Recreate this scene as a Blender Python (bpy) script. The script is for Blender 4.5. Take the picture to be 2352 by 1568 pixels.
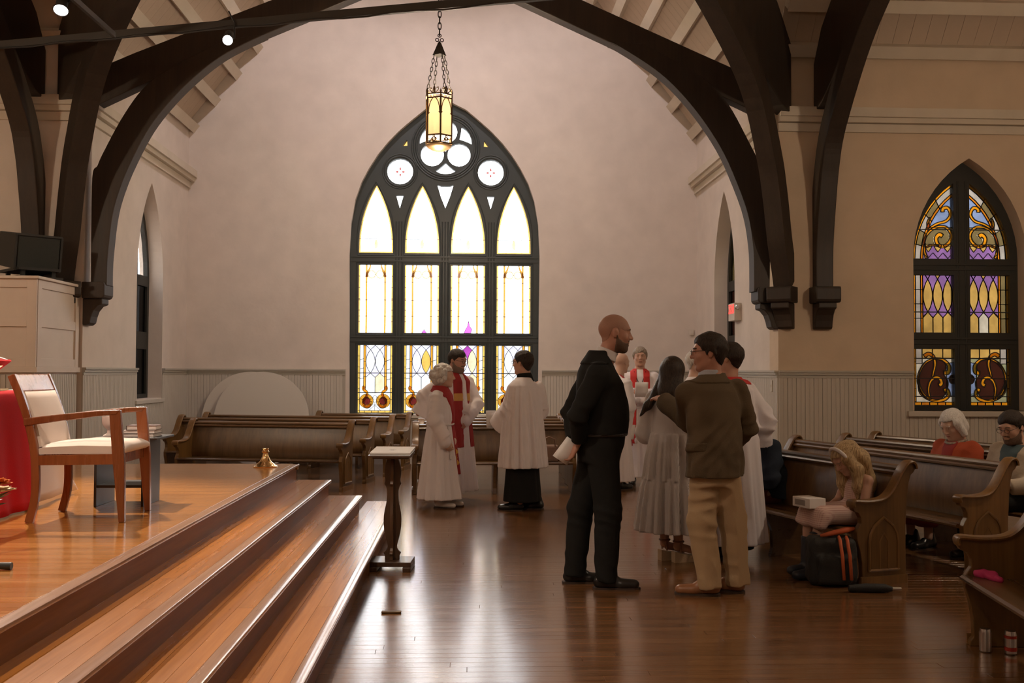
import bpy, math, random
import numpy as np
from mathutils import Vector, Matrix
from mathutils.geometry import tessellate_polygon

random.seed(7)
for _o in list(bpy.data.objects):
    bpy.data.objects.remove(_o, do_unlink=True)
SC = bpy.context.scene
COL = SC.collection

# ------------------------------------------------------------------ camera
# world: X right, Y away from the camera (square to the transept gable wall), Z up
FOC, CX, CY, EYE = 2287.0, 1176.0, 784.0, 1.48
_yaw, _pit, _rol = math.atan(101 / FOC), math.atan(69.5 / FOC), math.radians(.24)
_fw = Vector((math.sin(_yaw) * math.cos(_pit), math.cos(_yaw) * math.cos(_pit), math.sin(_pit)))
_r0 = Vector((math.cos(_yaw), -math.sin(_yaw), 0)); _u0 = _r0.cross(_fw)
_R = _r0 * math.cos(_rol) + _u0 * math.sin(_rol)
_U = _u0 * math.cos(_rol) - _r0 * math.sin(_rol)
cam_data = bpy.data.cameras.new('camera')
cam_data.sensor_width = 36.0
cam_data.lens = FOC / 2352 * 36
cam_data.clip_start = .05
cam = bpy.data.objects.new('camera', cam_data); COL.objects.link(cam)
cam.matrix_world = Matrix(((_R.x, _U.x, -_fw.x, 0), (_R.y, _U.y, -_fw.y, 0), (_R.z, _U.z, -_fw.z, EYE), (0, 0, 0, 1)))
SC.camera = cam

def at(x, y, Y):
    """the point at depth Y that the photograph shows at pixel x, y"""
    d = _fw * FOC + _R * (x - CX) + _U * (CY - y)
    return Vector((0, 0, EYE)) + d * (Y / d.y)

# ------------------------------------------------------------------ world, light, exposure
W = bpy.data.worlds.new('overcast_sky'); SC.world = W; W.use_nodes = True
_bg = W.node_tree.nodes['Background']
SKY = 5.2
_bg.inputs[0].default_value = (.93, .96, 1.0, 1); _bg.inputs[1].default_value = SKY
SC.view_settings.view_transform = 'Standard'; SC.view_settings.look = 'None'
SC.view_settings.exposure = 0.5; SC.view_settings.gamma = 1.0
SC.view_settings.use_curve_mapping = False
SC.cycles.max_bounces = 10; SC.cycles.diffuse_bounces = 5; SC.cycles.glossy_bounces = 4
SC.cycles.transparent_max_bounces = 24; SC.cycles.sample_clamp_indirect = 6.0
SC.cycles.use_denoising = True

def portal(name, loc, rot, sx, sy):
    l = bpy.data.lights.new(name, 'AREA'); l.shape = 'RECTANGLE'; l.size = sx; l.size_y = sy
    l.cycles.is_portal = True
    o = bpy.data.objects.new(name, l); COL.objects.link(o); o.location = loc; o.rotation_euler = rot
    return o
portal('sky_portal_gable', (-.39, 16.34, 3.3), (-math.pi / 2, 0, 0), 3.3, 5.4)
portal('sky_portal_nave', (5.98, 12.1, 2.6), (-math.pi / 2, 0, 0), 1.4, 3.4)
portal('sky_portal_west', (-4.82, 14.2, 2.6), (0, -math.pi / 2, 0), 3.3, 1.4)
portal('sky_portal_east', (4.06, 14.2, 2.6), (0, math.pi / 2, 0), 3.3, 1.4)

def lamp(name, kind, loc, energy, color, size=.1, target=None, angle=60, blend=.6, parent=None):
    l = bpy.data.lights.new(name, kind); l.energy = energy; l.color = color
    l.shadow_soft_size = size
    if kind == 'SPOT':
        l.spot_size = math.radians(angle); l.spot_blend = blend
    o = bpy.data.objects.new(name, l); COL.objects.link(o); o.location = loc
    if target is not None:
        o.rotation_euler = (Vector(target) - Vector(loc)).to_track_quat('-Z', 'Y').to_euler()
    if parent: o.parent = parent
    return o
WARM = (1.0, .78, .56)

# ------------------------------------------------------------------ materials
MATS = {}
def _new(name):
    m = bpy.data.materials.new(name); m.use_nodes = True
    nt = m.node_tree; b = nt.nodes['Principled BSDF']
    MATS[name] = m
    return m, nt, b
def N(nt, t, **kw):
    n = nt.nodes.new(t)
    for k, v in kw.items():
        if k in n.inputs: n.inputs[k].default_value = v
        else: setattr(n, k, v)
    return n
def plain(name, col, rough=.6, metal=0, bump=0, bscale=60, var=.0, sheen=0, coat=0, spec=None):
    """a plain colour with slight mottling and fine relief"""
    m, nt, b = _new(name); L = nt.links
    b.inputs['Roughness'].default_value = rough; b.inputs['Metallic'].default_value = metal
    if spec is not None: b.inputs['Specular IOR Level'].default_value = spec
    if sheen: b.inputs['Sheen Weight'].default_value = sheen
    if coat: b.inputs['Coat Weight'].default_value = coat; b.inputs['Coat Roughness'].default_value = .12
    tc = N(nt, 'ShaderNodeTexCoord')
    if var:
        nz = N(nt, 'ShaderNodeTexNoise', Scale=3.0, Detail=4.0); L.new(tc.outputs['Object'], nz.inputs['Vector'])
        r = N(nt, 'ShaderNodeValToRGB')
        r.color_ramp.elements[0].position = .3; r.color_ramp.elements[1].position = .7
        r.color_ramp.elements[0].color = (*[c * (1 - var) for c in col], 1)
        r.color_ramp.elements[1].color = (*[min(1, c * (1 + var)) for c in col], 1)
        L.new(nz.outputs['Fac'], r.inputs[0]); L.new(r.outputs[0], b.inputs['Base Color'])
    else:
        b.inputs['Base Color'].default_value = (*col, 1)
    if bump:
        n2 = N(nt, 'ShaderNodeTexNoise', Scale=bscale, Detail=3.0); L.new(tc.outputs['Object'], n2.inputs['Vector'])
        bp = N(nt, 'ShaderNodeBump', Strength=bump, Distance=.01); L.new(n2.outputs['Fac'], bp.inputs['Height'])
        L.new(bp.outputs[0], b.inputs['Normal'])
    return m
def wood(name, dark, light, rough=.35, axis=0, scale=1.0, coat=.0, bump=.15, rvar=.12, tint=.25, coatr=.1):
    """grain stretched along an axis (0 x, 1 y, 2 z), each object a little different in tone"""
    m, nt, b = _new(name); L = nt.links
    tc = N(nt, 'ShaderNodeTexCoord'); mp = N(nt, 'ShaderNodeMapping'); oi = N(nt, 'ShaderNodeObjectInfo')
    s = [14 * scale] * 3; s[axis] = .7 * scale
    mp.inputs['Scale'].default_value = s
    L.new(tc.outputs['Object'], mp.inputs['Vector'])
    mul = N(nt, 'ShaderNodeVectorMath', operation='SCALE'); mul.inputs[0].default_value = (37, 53, 71)
    L.new(oi.outputs['Random'], mul.inputs['Scale']); L.new(mul.outputs[0], mp.inputs['Location'])
    n1 = N(nt, 'ShaderNodeTexNoise', Scale=1.0, Detail=6.0, Roughness=.65); L.new(mp.outputs[0], n1.inputs['Vector'])
    n2 = N(nt, 'ShaderNodeTexNoise', Scale=5.0, Detail=3.0); L.new(mp.outputs[0], n2.inputs['Vector'])
    ad = N(nt, 'ShaderNodeMath', operation='MULTIPLY_ADD'); L.new(n2.outputs['Fac'], ad.inputs[0]); ad.inputs[1].default_value = .45
    L.new(n1.outputs['Fac'], ad.inputs[2])
    r = N(nt, 'ShaderNodeValToRGB'); r.color_ramp.elements[0].position = .48; r.color_ramp.elements[1].position = .92
    r.color_ramp.elements[0].color = (*dark, 1); r.color_ramp.elements[1].color = (*light, 1)
    L.new(ad.outputs[0], r.inputs[0])
    hs = N(nt, 'ShaderNodeHueSaturation'); L.new(r.outputs[0], hs.inputs['Color'])
    mr = N(nt, 'ShaderNodeMapRange'); mr.inputs['To Min'].default_value = 1 - tint; mr.inputs['To Max'].default_value = 1 + tint
    L.new(oi.outputs['Random'], mr.inputs['Value']); L.new(mr.outputs[0], hs.inputs['Value'])
    L.new(hs.outputs[0], b.inputs['Base Color'])
    rr = N(nt, 'ShaderNodeMapRange'); rr.inputs['To Min'].default_value = max(.03, rough - rvar); rr.inputs['To Max'].default_value = rough + rvar
    L.new(n1.outputs['Fac'], rr.inputs['Value']); L.new(rr.outputs[0], b.inputs['Roughness'])
    if coat: b.inputs['Coat Weight'].default_value = coat; b.inputs['Coat Roughness'].default_value = coatr
    if bump:
        bp = N(nt, 'ShaderNodeBump', Strength=bump, Distance=.004); L.new(ad.outputs[0], bp.inputs['Height'])
        L.new(bp.outputs[0], b.inputs['Normal'])
    return m
def strands(name, c1, c2, scale=60, rough=.5):
    """hair: fine streaks running down"""
    m, nt, b = _new(name); L = nt.links
    tc = N(nt, 'ShaderNodeTexCoord'); mp = N(nt, 'ShaderNodeMapping'); mp.inputs['Scale'].default_value = (scale, scale, scale * .12)
    L.new(tc.outputs['Object'], mp.inputs['Vector']); nz = N(nt, 'ShaderNodeTexNoise', Scale=3.0, Detail=4.0, Distortion=.6); L.new(mp.outputs[0], nz.inputs['Vector'])
    r = N(nt, 'ShaderNodeValToRGB'); r.color_ramp.elements[0].position = .32; r.color_ramp.elements[1].position = .68; r.color_ramp.elements[0].color = (*c1, 1); r.color_ramp.elements[1].color = (*c2, 1)
    L.new(nz.outputs['Fac'], r.inputs[0]); L.new(r.outputs[0], b.inputs['Base Color']); b.inputs['Roughness'].default_value = rough; b.inputs['Specular IOR Level'].default_value = .3
    bp = N(nt, 'ShaderNodeBump', Strength=.9, Distance=.006); L.new(nz.outputs['Fac'], bp.inputs['Height']); L.new(bp.outputs[0], b.inputs['Normal'])
    return m
def glass(name, col, gloss=.06):
    m, nt, b = _new(name); L = nt.links
    out = nt.nodes['Material Output']; nt.nodes.remove(b)
    tr = N(nt, 'ShaderNodeBsdfTransparent'); gl = N(nt, 'ShaderNodeBsdfGlossy', Roughness=.25)
    tc = N(nt, 'ShaderNodeTexCoord'); nz = N(nt, 'ShaderNodeTexNoise', Scale=9.0, Detail=3.0)
    L.new(tc.outputs['Object'], nz.inputs['Vector'])
    r = N(nt, 'ShaderNodeValToRGB'); c = [math.sqrt(max(0, v)) for v in col]
    r.color_ramp.elements[0].position = .3; r.color_ramp.elements[1].position = .7
    r.color_ramp.elements[0].color = (*[v * .9 for v in c], 1); r.color_ramp.elements[1].color = (*[min(1, v * 1.05) for v in c], 1)
    L.new(nz.outputs['Fac'], r.inputs[0]); L.new(r.outputs[0], tr.inputs[0])
    mx = N(nt, 'ShaderNodeMixShader'); mx.inputs[0].default_value = gloss
    L.new(tr.outputs[0], mx.inputs[1]); L.new(gl.outputs[0], mx.inputs[2]); L.new(mx.outputs[0], out.inputs[0])
    return m
def emit(name, col, strength):
    m, nt, b = _new(name)
    b.inputs['Base Color'].default_value = (*col, 1)
    b.inputs['Emission Color'].default_value = (*col, 1); b.inputs['Emission Strength'].default_value = strength
    return m
def stripes(name, c1, c2, scale, axis='X', rough=.85, thr=.5, c3=None, scale2=None):
    """fine woven stripes (and cross stripes when c3 is given)"""
    m, nt, b = _new(name); L = nt.links
    tc = N(nt, 'ShaderNodeTexCoord')
    w = N(nt, 'ShaderNodeTexWave', wave_type='BANDS', bands_direction=axis, Scale=scale, Distortion=.6, Detail=1.0)
    L.new(tc.outputs['Object'], w.inputs['Vector'])
    r = N(nt, 'ShaderNodeValToRGB'); r.color_ramp.elements[0].position = thr - .12; r.color_ramp.elements[1].position = thr + .12
    r.color_ramp.elements[0].color = (*c1, 1); r.color_ramp.elements[1].color = (*c2, 1)
    L.new(w.outputs['Fac'], r.inputs[0]); src = r.outputs[0]
    if c3:
        w2 = N(nt, 'ShaderNodeTexWave', wave_type='BANDS', bands_direction='Z', Scale=scale2 or scale)
        L.new(tc.outputs['Object'], w2.inputs['Vector'])
        mx = N(nt, 'ShaderNodeMix', data_type='RGBA'); mx.inputs[7].default_value = (*c3, 1)
        cr = N(nt, 'ShaderNodeValToRGB'); cr.color_ramp.elements[0].position = .7; cr.color_ramp.elements[1].position = .85
        L.new(w2.outputs['Fac'], cr.inputs[0]); L.new(cr.outputs[0], mx.inputs[0]); L.new(src, mx.inputs[6]); src = mx.outputs[2]
    L.new(src, b.inputs['Base Color']); b.inputs['Roughness'].default_value = rough
    return m

plain('plaster', (.66, .58, .51), .9, bump=.25, bscale=14, var=.05)
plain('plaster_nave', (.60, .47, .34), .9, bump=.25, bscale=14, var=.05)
plain('ceiling_paint', (.50, .40, .31), .85, bump=.1, bscale=30, var=.06)
plain('purlin_paint', (.60, .53, .43), .7, var=.05)
plain('beadboard_paint', (.52, .475, .41), .55, var=.04)
plain('groove_paint', (.42, .38, .32), .8)
plain('rail_paint', (.43, .40, .34), .5)
plain('panel_paint', (.66, .57, .49), .55, var=.04)
wood('arch_wood', (.022, .015, .010), (.040, .026, .017), .55, 2, .6, bump=.2)
plain('arch_soffit', (.30, .30, .27), .6, var=.1)
wood('floor_wood', (.105, .046, .017), (.215, .103, .040), .22, 0, 1.0, coat=.55, bump=.35, tint=.18, rvar=.07, coatr=.16)
wood('platform_wood', (.34, .135, .024), (.50, .215, .046), .2, 0, .8, coat=.45, bump=.12, tint=.10, rvar=.06, coatr=.1)
wood('tread_wood', (.32, .112, .014), (.46, .178, .028), .26, 1, .8, coat=.22, bump=.08, tint=.10, rvar=.06, coatr=.14)
wood('riser_wood', (.13, .05, .016), (.22, .09, .032), .5, 1, .8, bump=.1)
MATS['riser_wood'].node_tree.nodes['Principled BSDF'].inputs['Specular IOR Level'].default_value = .25
wood('nosing_wood', (.23, .115, .06), (.34, .19, .11), .25, 1, .8, coat=.4, bump=.1)
wood('pew_wood', (.070, .034, .012), (.14, .072, .027), .3, 0, .9, coat=.2, bump=.15, coatr=.25)
wood('pew_end_wood', (.110, .052, .013), (.19, .096, .026), .36, 2, .9, coat=.12, bump=.15, coatr=.22)
wood('pew_panel_wood', (.115, .054, .012), (.20, .10, .024), .42, 2, .7, bump=.15)
wood('chair_wood', (.21, .062, .020), (.32, .105, .035), .28, 2, 1.0, coat=.4, bump=.06)
wood('lectern_wood', (.045, .021, .010), (.10, .052, .026), .4, 2, 1.0, coat=.2)
plain('frame_paint', (.040, .048, .046), .45, var=.1)
plain('frame_paint_nave', (.020, .020, .016), .55)
plain('lead', (.02, .02, .022), .5)
plain('iron', (.035, .028, .022), .5, .6)
plain('bronze', (.14, .085, .04), .45, .7)
plain('brass', (.80, .52, .25), .16, 1.0)
plain('black_metal', (.02, .02, .02), .5, .2)
plain('track_black', (.030, .026, .020), .6)
plain('speaker_black', (.022, .023, .022), .6, bump=.3, bscale=200)
plain('speaker_cloth', (.035, .040, .038), .95, bump=.5, bscale=300)
plain('paper', (.80, .78, .76), .8)
plain('paper_shade', (.62, .60, .58), .8)
plain('upholstery', (.70, .61, .54), .95, bump=.12, bscale=400, var=.05)
plain('red_cloth', (.52, .008, .012), .85, bump=.1, bscale=120, spec=.2)
plain('white_cloth', (.74, .69, .68), .9, bump=.1, bscale=150)
plain('painted_black', (.035, .037, .035), .45)
plain('white_board', (.60, .545, .47), .6)
plain('stone_sill', (.55, .51, .44), .7)
plain('silver', (.62, .60, .58), .28, 1.0)
plain('steel_dark', (.10, .09, .08), .4, .7)

# ------------------------------------------------------------------ object helpers
def link(o, parent=None, label=None, cat=None, group=None, kind=None):
    COL.objects.link(o)
    if parent is not None: o.parent = parent
    if label: o['label'] = label
    if cat: o['category'] = cat
    if group: o['group'] = group
    if kind: o['kind'] = kind
    return o
def thing(name, label, cat, loc=(0, 0, 0), rz=0.0, group=None, kind=None):
    o = bpy.data.objects.new(name, None); o.empty_display_size = .1
    link(o, None, label, cat, group, kind); o.location = loc; o.rotation_euler = (0, 0, rz)
    return o
def struct(name, loc=(0, 0, 0), label=None, cat=None):
    o = bpy.data.objects.new(name, None); o.location = loc; o['kind'] = 'structure'; COL.objects.link(o)
    if label: o['label'] = label
    if cat: o['category'] = cat
    return o
def copy_tree(o, parent=None):
    c = o.copy(); COL.objects.link(c)
    if parent is not None: c.parent = parent
    for ch in list(o.children): copy_tree(ch, c)
    return c

class MB:
    """collects shapes and links them as one mesh object"""
    def __init__(s): s.v = []; s.f = []; s.m = []; s.cur = 0
    def add(s, vs, fs):
        b = len(s.v); s.v += [tuple(v) for v in vs]
        s.f += [tuple(i + b for i in f) for f in fs]; s.m += [s.cur] * len(fs)
        return s
    def box(s, lo, hi, M=None):
        x0, y0, z0 = lo; x1, y1, z1 = hi
        vs = [(x0, y0, z0), (x1, y0, z0), (x1, y1, z0), (x0, y1, z0), (x0, y0, z1), (x1, y0, z1), (x1, y1, z1), (x0, y1, z1)]
        if M is not None: vs = [M @ Vector(v) for v in vs]
        return s.add(vs, [(0, 3, 2, 1), (4, 5, 6, 7), (0, 1, 5, 4), (1, 2, 6, 5), (2, 3, 7, 6), (3, 0, 4, 7)])
    def bar(s, a, b, w, h, up=(0, 0, 1)):
        """square bar from a to b, w sideways and h along up"""
        a, b = Vector(a), Vector(b); d = (b - a).normalized(); u = Vector(up)
        sd = d.cross(u)
        if sd.length < 1e-4: sd = d.cross(Vector((0, 1, 0)))
        sd.normalize(); u = sd.cross(d)
        vs = []
        for p in (a, b):
            for i, j in ((-1, -1), (1, -1), (1, 1), (-1, 1)): vs.append(p + sd * (w / 2 * i) + u * (h / 2 * j))
        return s.add(vs, [(0, 1, 2, 3), (7, 6, 5, 4), (0, 4, 5, 1), (1, 5, 6, 2), (2, 6, 7, 3), (3, 7, 4, 0)])
    def tube(s, path, r, n=8, closed=False, cap=True):
        P = [Vector(p) for p in path]; k = len(P); rs = r if isinstance(r, (list, tuple)) else [r] * k
        vs = []; prev = None
        for i, p in enumerate(P):
            if closed: t = P[(i + 1) % k] - P[i - 1]
            else: t = P[min(i + 1, k - 1)] - P[max(i - 1, 0)]
            t.normalize()
            if prev is None:
                a = Vector((0, 0, 1)) if abs(t.z) < .9 else Vector((1, 0, 0))
                prev = t.cross(a).normalized()
            u = (prev - t * prev.dot(t)).normalized(); w = t.cross(u); prev = u
            for j in range(n):
                an = 2 * math.pi * j / n
                vs.append(p + (u * math.cos(an) + w * math.sin(an)) * rs[i])
        fs = []
        for i in range(k if closed else k - 1):
            i2 = (i + 1) % k
            for j in range(n): fs.append((i * n + j, i * n + (j + 1) % n, i2 * n + (j + 1) % n, i2 * n + j))
        if cap and not closed: fs += [tuple(reversed(range(n))), tuple(range((k - 1) * n, k * n))]
        return s.add(vs, fs)
    def lathe(s, prof, n=24, c=(0, 0, 0), M=None):
        vs = []; fs = []
        for r, z in prof:
            for j in range(n):
                a = 2 * math.pi * j / n; v = Vector((c[0] + r * math.cos(a), c[1] + r * math.sin(a), c[2] + z))
                vs.append(M @ v if M is not None else v)
        for i in range(len(prof) - 1):
            for j in range(n): fs.append((i * n + j, i * n + (j + 1) % n, (i + 1) * n + (j + 1) % n, (i + 1) * n + j))
        fs += [tuple(reversed(range(n))), tuple(range((len(prof) - 1) * n, len(prof) * n))]
        return s.add(vs, fs)
    def plate(s, outer, t0, t1, f, holes=()):
        """outline (with holes) in 2D, extruded from t0 to t1; f(u, v, t) places a point"""
        loops = [list(outer)] + [list(h) for h in holes]
        tri = tessellate_polygon([[Vector((a, b, 0)) for a, b in l] for l in loops])
        flat = [p for l in loops for p in l]; n = len(flat)
        vs = [f(a, b, t0) for a, b in flat] + [f(a, b, t1) for a, b in flat]
        fs = []
        for a, b, c in tri: fs.append((a, b, c)); fs.append((c + n, b + n, a + n))
        o = 0
        for l in loops:
            k = len(l)
            for i in range(k): fs.append((o + i, o + (i + 1) % k, n + o + (i + 1) % k, n + o + i))
            o += k
        return s.add(vs, fs)
    def grid(s, rows):
        """a sheet through rows of points"""
        n = len(rows[0]); vs = [p for r in rows for p in r]; fs = []
        for i in range(len(rows) - 1):
            for j in range(n - 1): fs.append((i * n + j, i * n + j + 1, (i + 1) * n + j + 1, (i + 1) * n + j))
        return s.add(vs, fs)
    def mesh(s, name, mats, smooth=False, fix=True):
        me = bpy.data.meshes.new(name); me.from_pydata(s.v, [], s.f); me.update()
        for m in (mats if isinstance(mats, (list, tuple)) else [mats]): me.materials.append(MATS[m])
        if any(s.m): me.polygons.foreach_set('material_index', s.m)
        if fix:
            import bmesh
            bm = bmesh.new(); bm.from_mesh(me); bmesh.ops.recalc_face_normals(bm, faces=bm.faces); bm.to_mesh(me); bm.free()
        if smooth:
            me.polygons.foreach_set('use_smooth', [True] * len(me.polygons))
            if smooth != 'all' and hasattr(me, 'set_sharp_from_angle'): me.set_sharp_from_angle(angle=math.radians(38))
        return me
    def build(s, name, mats, parent=None, smooth=False, label=None, cat=None, group=None, kind=None, loc=None, rz=0, bevel=0):
        o = bpy.data.objects.new(name, s.mesh(name, mats, smooth)); link(o, parent, label, cat, group, kind)
        if loc is not None: o.location = loc
        if rz: o.rotation_euler = (0, 0, rz)
        if bevel:
            b = o.modifiers.new('bevel', 'BEVEL'); b.width = bevel; b.segments = 2; b.limit_method = 'ANGLE'; b.angle_limit = math.radians(40)
        return o
def rot(ax, deg): return Matrix.Rotation(math.radians(deg), 4, ax)
def tr(x, y, z): return Matrix.Translation((x, y, z))
def lerp(a, b, t): return a + (b - a) * t
def interp(pts, z):
    if z <= pts[0][0]: return pts[0][1]
    for (a, u), (b, v) in zip(pts, pts[1:]):
        if z <= b: return u + (v - u) * (z - a) / (b - a)
    return pts[-1][1]
def smooth_path(pts, n=8):
    """Catmull-Rom through 2D or 3D points"""
    P = [Vector((*p, 0)) if len(p) == 2 else Vector(p) for p in pts]; out = []
    d = len(pts[0])
    for i in range(len(P) - 1):
        p0, p1, p2, p3 = P[max(i - 1, 0)], P[i], P[i + 1], P[min(i + 2, len(P) - 1)]
        for k in range(n):
            t = k / n
            q = .5 * ((2 * p1) + (p2 - p0) * t + (2 * p0 - 5 * p1 + 4 * p2 - p3) * t * t + (3 * p1 - p0 - 3 * p2 + p3) * t ** 3)
            out.append(tuple(q)[:d])
    out.append(tuple(P[-1])[:d])
    return out
# ================================================================== the shell of the church
XL, XR, YF, YN, YS = -4.468, 3.707, 16.0, 11.75, 3.55
XC, YC, PLATE, EAVE, RIDGE = -.38, 7.65, 4.6, 5.42, 10.73
XE, XW, YB = 10.5, -10.5, -1.8
RAIL = 1.48

def pointed(hw, z0, zs, za, n=10, cx=0.0):
    """outline of a pointed arch opening: half width, sill, springing, apex"""
    h = za - zs; R = (hw * hw + h * h) / (2 * hw)
    a1 = math.asin(min(1, h / R)); out = [(cx - hw, z0), (cx + hw, z0)]
    for i in range(n + 1):
        a = a1 * i / n; out.append((cx + hw - R + R * math.cos(a), zs + R * math.sin(a)))
    for i in range(n - 1, -1, -1):
        a = a1 * i / n; out.append((cx - hw + R - R * math.cos(a), zs + R * math.sin(a)))
    return out
BIGWIN = [(-1.51, .80), (1.51, .80)]
_prof = [(1.53, 3.35), (1.505, 3.85), (1.44, 4.23), (1.34, 4.52), (1.22, 4.75), (1.08, 4.97), (.93, 5.16), (.75, 5.35), (.57, 5.51), (.33, 5.71)]
BIGWIN = [(XC + u, z) for u, z in BIGWIN + _prof + [(0, 5.87)] + [(-a, b) for a, b in reversed(_prof)]]
LAN = dict(hw=.575, z0=1.08, zs=2.75, za=4.12)
NAV = dict(hw=.70, z0=1.03, zs=2.88, za=4.09)

wall_far = struct('wall_far')
m = MB(); m.plate([(XL - .3, 0), (XR + .3, 0), (XR + .3, EAVE), (XC, RIDGE), (XL - .3, EAVE)], YF, YF + .34, lambda u, v, t: (u, t, v), [BIGWIN])
m.build('plaster', 'plaster', wall_far)
wall_left = struct('wall_left')
m = MB(); m.plate([(YN + .34, 0), (YF, 0), (YF, EAVE + .1), (YN + .34, EAVE + .1)], XL, XL - .34, lambda u, v, t: (t, u, v), [pointed(cx=14.19, **LAN)])
m.build('plaster', 'plaster', wall_left)
wall_right = struct('wall_right')
m = MB(); m.plate([(YN + .34, 0), (YF, 0), (YF, EAVE + .1), (YN + .34, EAVE + .1)], XR, XR + .34, lambda u, v, t: (t, u, v), [pointed(cx=14.27, **LAN)])
m.build('plaster', 'plaster', wall_right)
wall_nave_right = struct('wall_nave_right')
m = MB(); m.plate([(XR, 0), (XE, 0), (XE, EAVE + .1), (XR, EAVE + .1)], YN, YN + .34, lambda u, v, t: (u, t, v), [pointed(cx=6.06, **NAV)])
m.build('plaster', 'plaster_nave', wall_nave_right)
wall_nave_left = struct('wall_nave_left')
m = MB(); m.box((XW, YN, 0), (XL, YN + .34, EAVE + .1)); m.build('plaster', 'plaster', wall_nave_left)
# the rest of the room, behind and beside the camera
wall_nave_end = struct('wall_nave_end'); m = MB()
m.plate([(YS, 0), (YN, 0), (YN, EAVE), (YC, RIDGE), (YS, EAVE)], XE, XE + .3, lambda u, v, t: (t, u, v)); m.build('plaster', 'plaster_nave', wall_nave_end)
wall_chancel = struct('wall_chancel'); m = MB()
m.plate([(YS, 0), (YN, 0), (YN, EAVE), (YC, RIDGE), (YS, EAVE)], XW, XW - .3, lambda u, v, t: (t, u, v)); m.build('plaster', 'plaster', wall_chancel)
wall_near = struct('wall_near'); m = MB()
m.plate([(XL, 0), (XR, 0), (XR, EAVE), (XC, RIDGE), (XL, EAVE)], YB, YB - .3, lambda u, v, t: (u, t, v)); m.build('plaster', 'plaster', wall_near)
for nm, bx in (('wall_near_left', ((XL - .3, YB, 0), (XL, YS, EAVE + .1))), ('wall_near_right', ((XR, YB, 0), (XR + .3, YS, EAVE + .1))),
               ('wall_nave_near_left', ((XW, YS - .3, 0), (XL, YS, EAVE + .1))), ('wall_nave_near_right', ((XR, YS - .3, 0), (XE, YS, EAVE + .1)))):
    w = struct(nm); m = MB(); m.box(*bx); m.build('plaster', 'plaster', w)

# ------------------------------------------------------------------ ceiling: sloped planks between purlins
ceiling = struct('ceiling')
SL = (RIDGE - EAVE) / (XR - XC)
m = MB()   # the crossing between the valleys, and the near half of the roof
def sheet(*pts):
    m.add([Vector(p) + Vector((0, 0, .06)) for p in pts], [tuple(range(len(pts)))])
YS2 = 2 * YC - YN
sheet((XR, YN, EAVE), (XC, YN, RIDGE), (XC, YC, RIDGE)); sheet((XL, YN, EAVE), (XC, YN, RIDGE), (XC, YC, RIDGE))
sheet((XR, YN, EAVE), (XR, YC, RIDGE), (XC, YC, RIDGE)); sheet((XL, YN, EAVE), (XL, YC, RIDGE), (XC, YC, RIDGE))
sheet((XR, YB, EAVE), (XR, YS, EAVE), (XC, YC, RIDGE), (XC, YB, RIDGE)); sheet((XL, YB, EAVE), (XL, YS, EAVE), (XC, YC, RIDGE), (XC, YB, RIDGE))
sheet((XR, YS, EAVE), (XE, YS, EAVE), (XE, YC, RIDGE), (XC, YC, RIDGE)); sheet((XL, YS, EAVE), (XW, YS, EAVE), (XW, YC, RIDGE), (XC, YC, RIDGE))
# roof deck over the planks
sheet((XR, YN, EAVE), (XE, YN, EAVE), (XE, YC, RIDGE), (XR, YC, RIDGE)); sheet((XL, YN, EAVE), (XW, YN, EAVE), (XW, YC, RIDGE), (XL, YC, RIDGE))
sheet((XR, YN, EAVE), (XR, YF, EAVE), (XC, YF, RIDGE), (XC, YN, RIDGE)); sheet((XL, YN, EAVE), (XL, YF, EAVE), (XC, YF, RIDGE), (XC, YN, RIDGE))
m.build('roof_deck', 'ceiling_paint', ceiling)
def plank_mesh(name, p0, p1, side, w, t=.02, mat='ceiling_paint'):
    a, b, s = Vector(p0), Vector(p1), Vector(side).normalized(); d = (b - a).normalized(); n = d.cross(s)
    m = MB(); vs = []
    for p in (a, b):
        for i, j in ((0, 0), (1, 0), (1, 1), (0, 1)): vs.append(p + s * (w * i) + n * (t * j))
    m.add(vs, [(0, 1, 2, 3), (7, 6, 5, 4), (0, 4, 5, 1), (1, 5, 6, 2), (2, 6, 7, 3), (3, 7, 4, 0)])
    return m.mesh(name, mat)
def planks(name, p0, p1, side, w, n, parent, gap=.003):
    me = plank_mesh(name, (0, 0, 0), Vector(p1) - Vector(p0), side, w - gap); s = Vector(side).normalized()
    for i in range(n):
        o = bpy.data.objects.new(name, me); link(o, parent); o.location = Vector(p0) + s * (w * i)
planks('ceiling_plank', (XR, YN, EAVE), (XR, YC, RIDGE), (1, 0, 0), .2, 30, ceiling)
planks('ceiling_plank', (XL - 6.0, YN, EAVE), (XL - 6.0, YC, RIDGE), (1, 0, 0), .3, 20, ceiling)
planks('ceiling_plank', (XR, YN, EAVE), (XC, YN, RIDGE), (0, 1, 0), .2, 21, ceiling)
planks('ceiling_plank', (XL, YN, EAVE), (XC, YN, RIDGE), (0, 1, 0), .2, 21, ceiling)
def purlin(a, b, n, parent=None):
    """a painted purlin from a to b standing off the slope along n, with a bead along its lower edge"""
    m = MB(); a, b, n = Vector(a), Vector(b), Vector(n).normalized()
    m.bar(a + n * .06, b + n * .06, .11, .15, n); m.bar(a + n * .145, b + n * .145, .15, .025, n)
    m.build('purlin', 'purlin_paint', parent)
for k in range(9):
    q = .0 + k * .33
    z = EAVE + q * SL
    purlin((XL + q, YN - .1, z), (XL + q, YF, z), (SL, 0, -1), ceiling)
    purlin((XR - q, YN - .1, z), (XR - q, YF, z), (-SL, 0, -1), ceiling)
    purlin((XR, YN - q, z), (XE, YN - q, z), (0, -SL, -1), ceiling)
    purlin((XL, YN - q, z), (XW, YN - q, z), (0, -SL, -1), ceiling)
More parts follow.
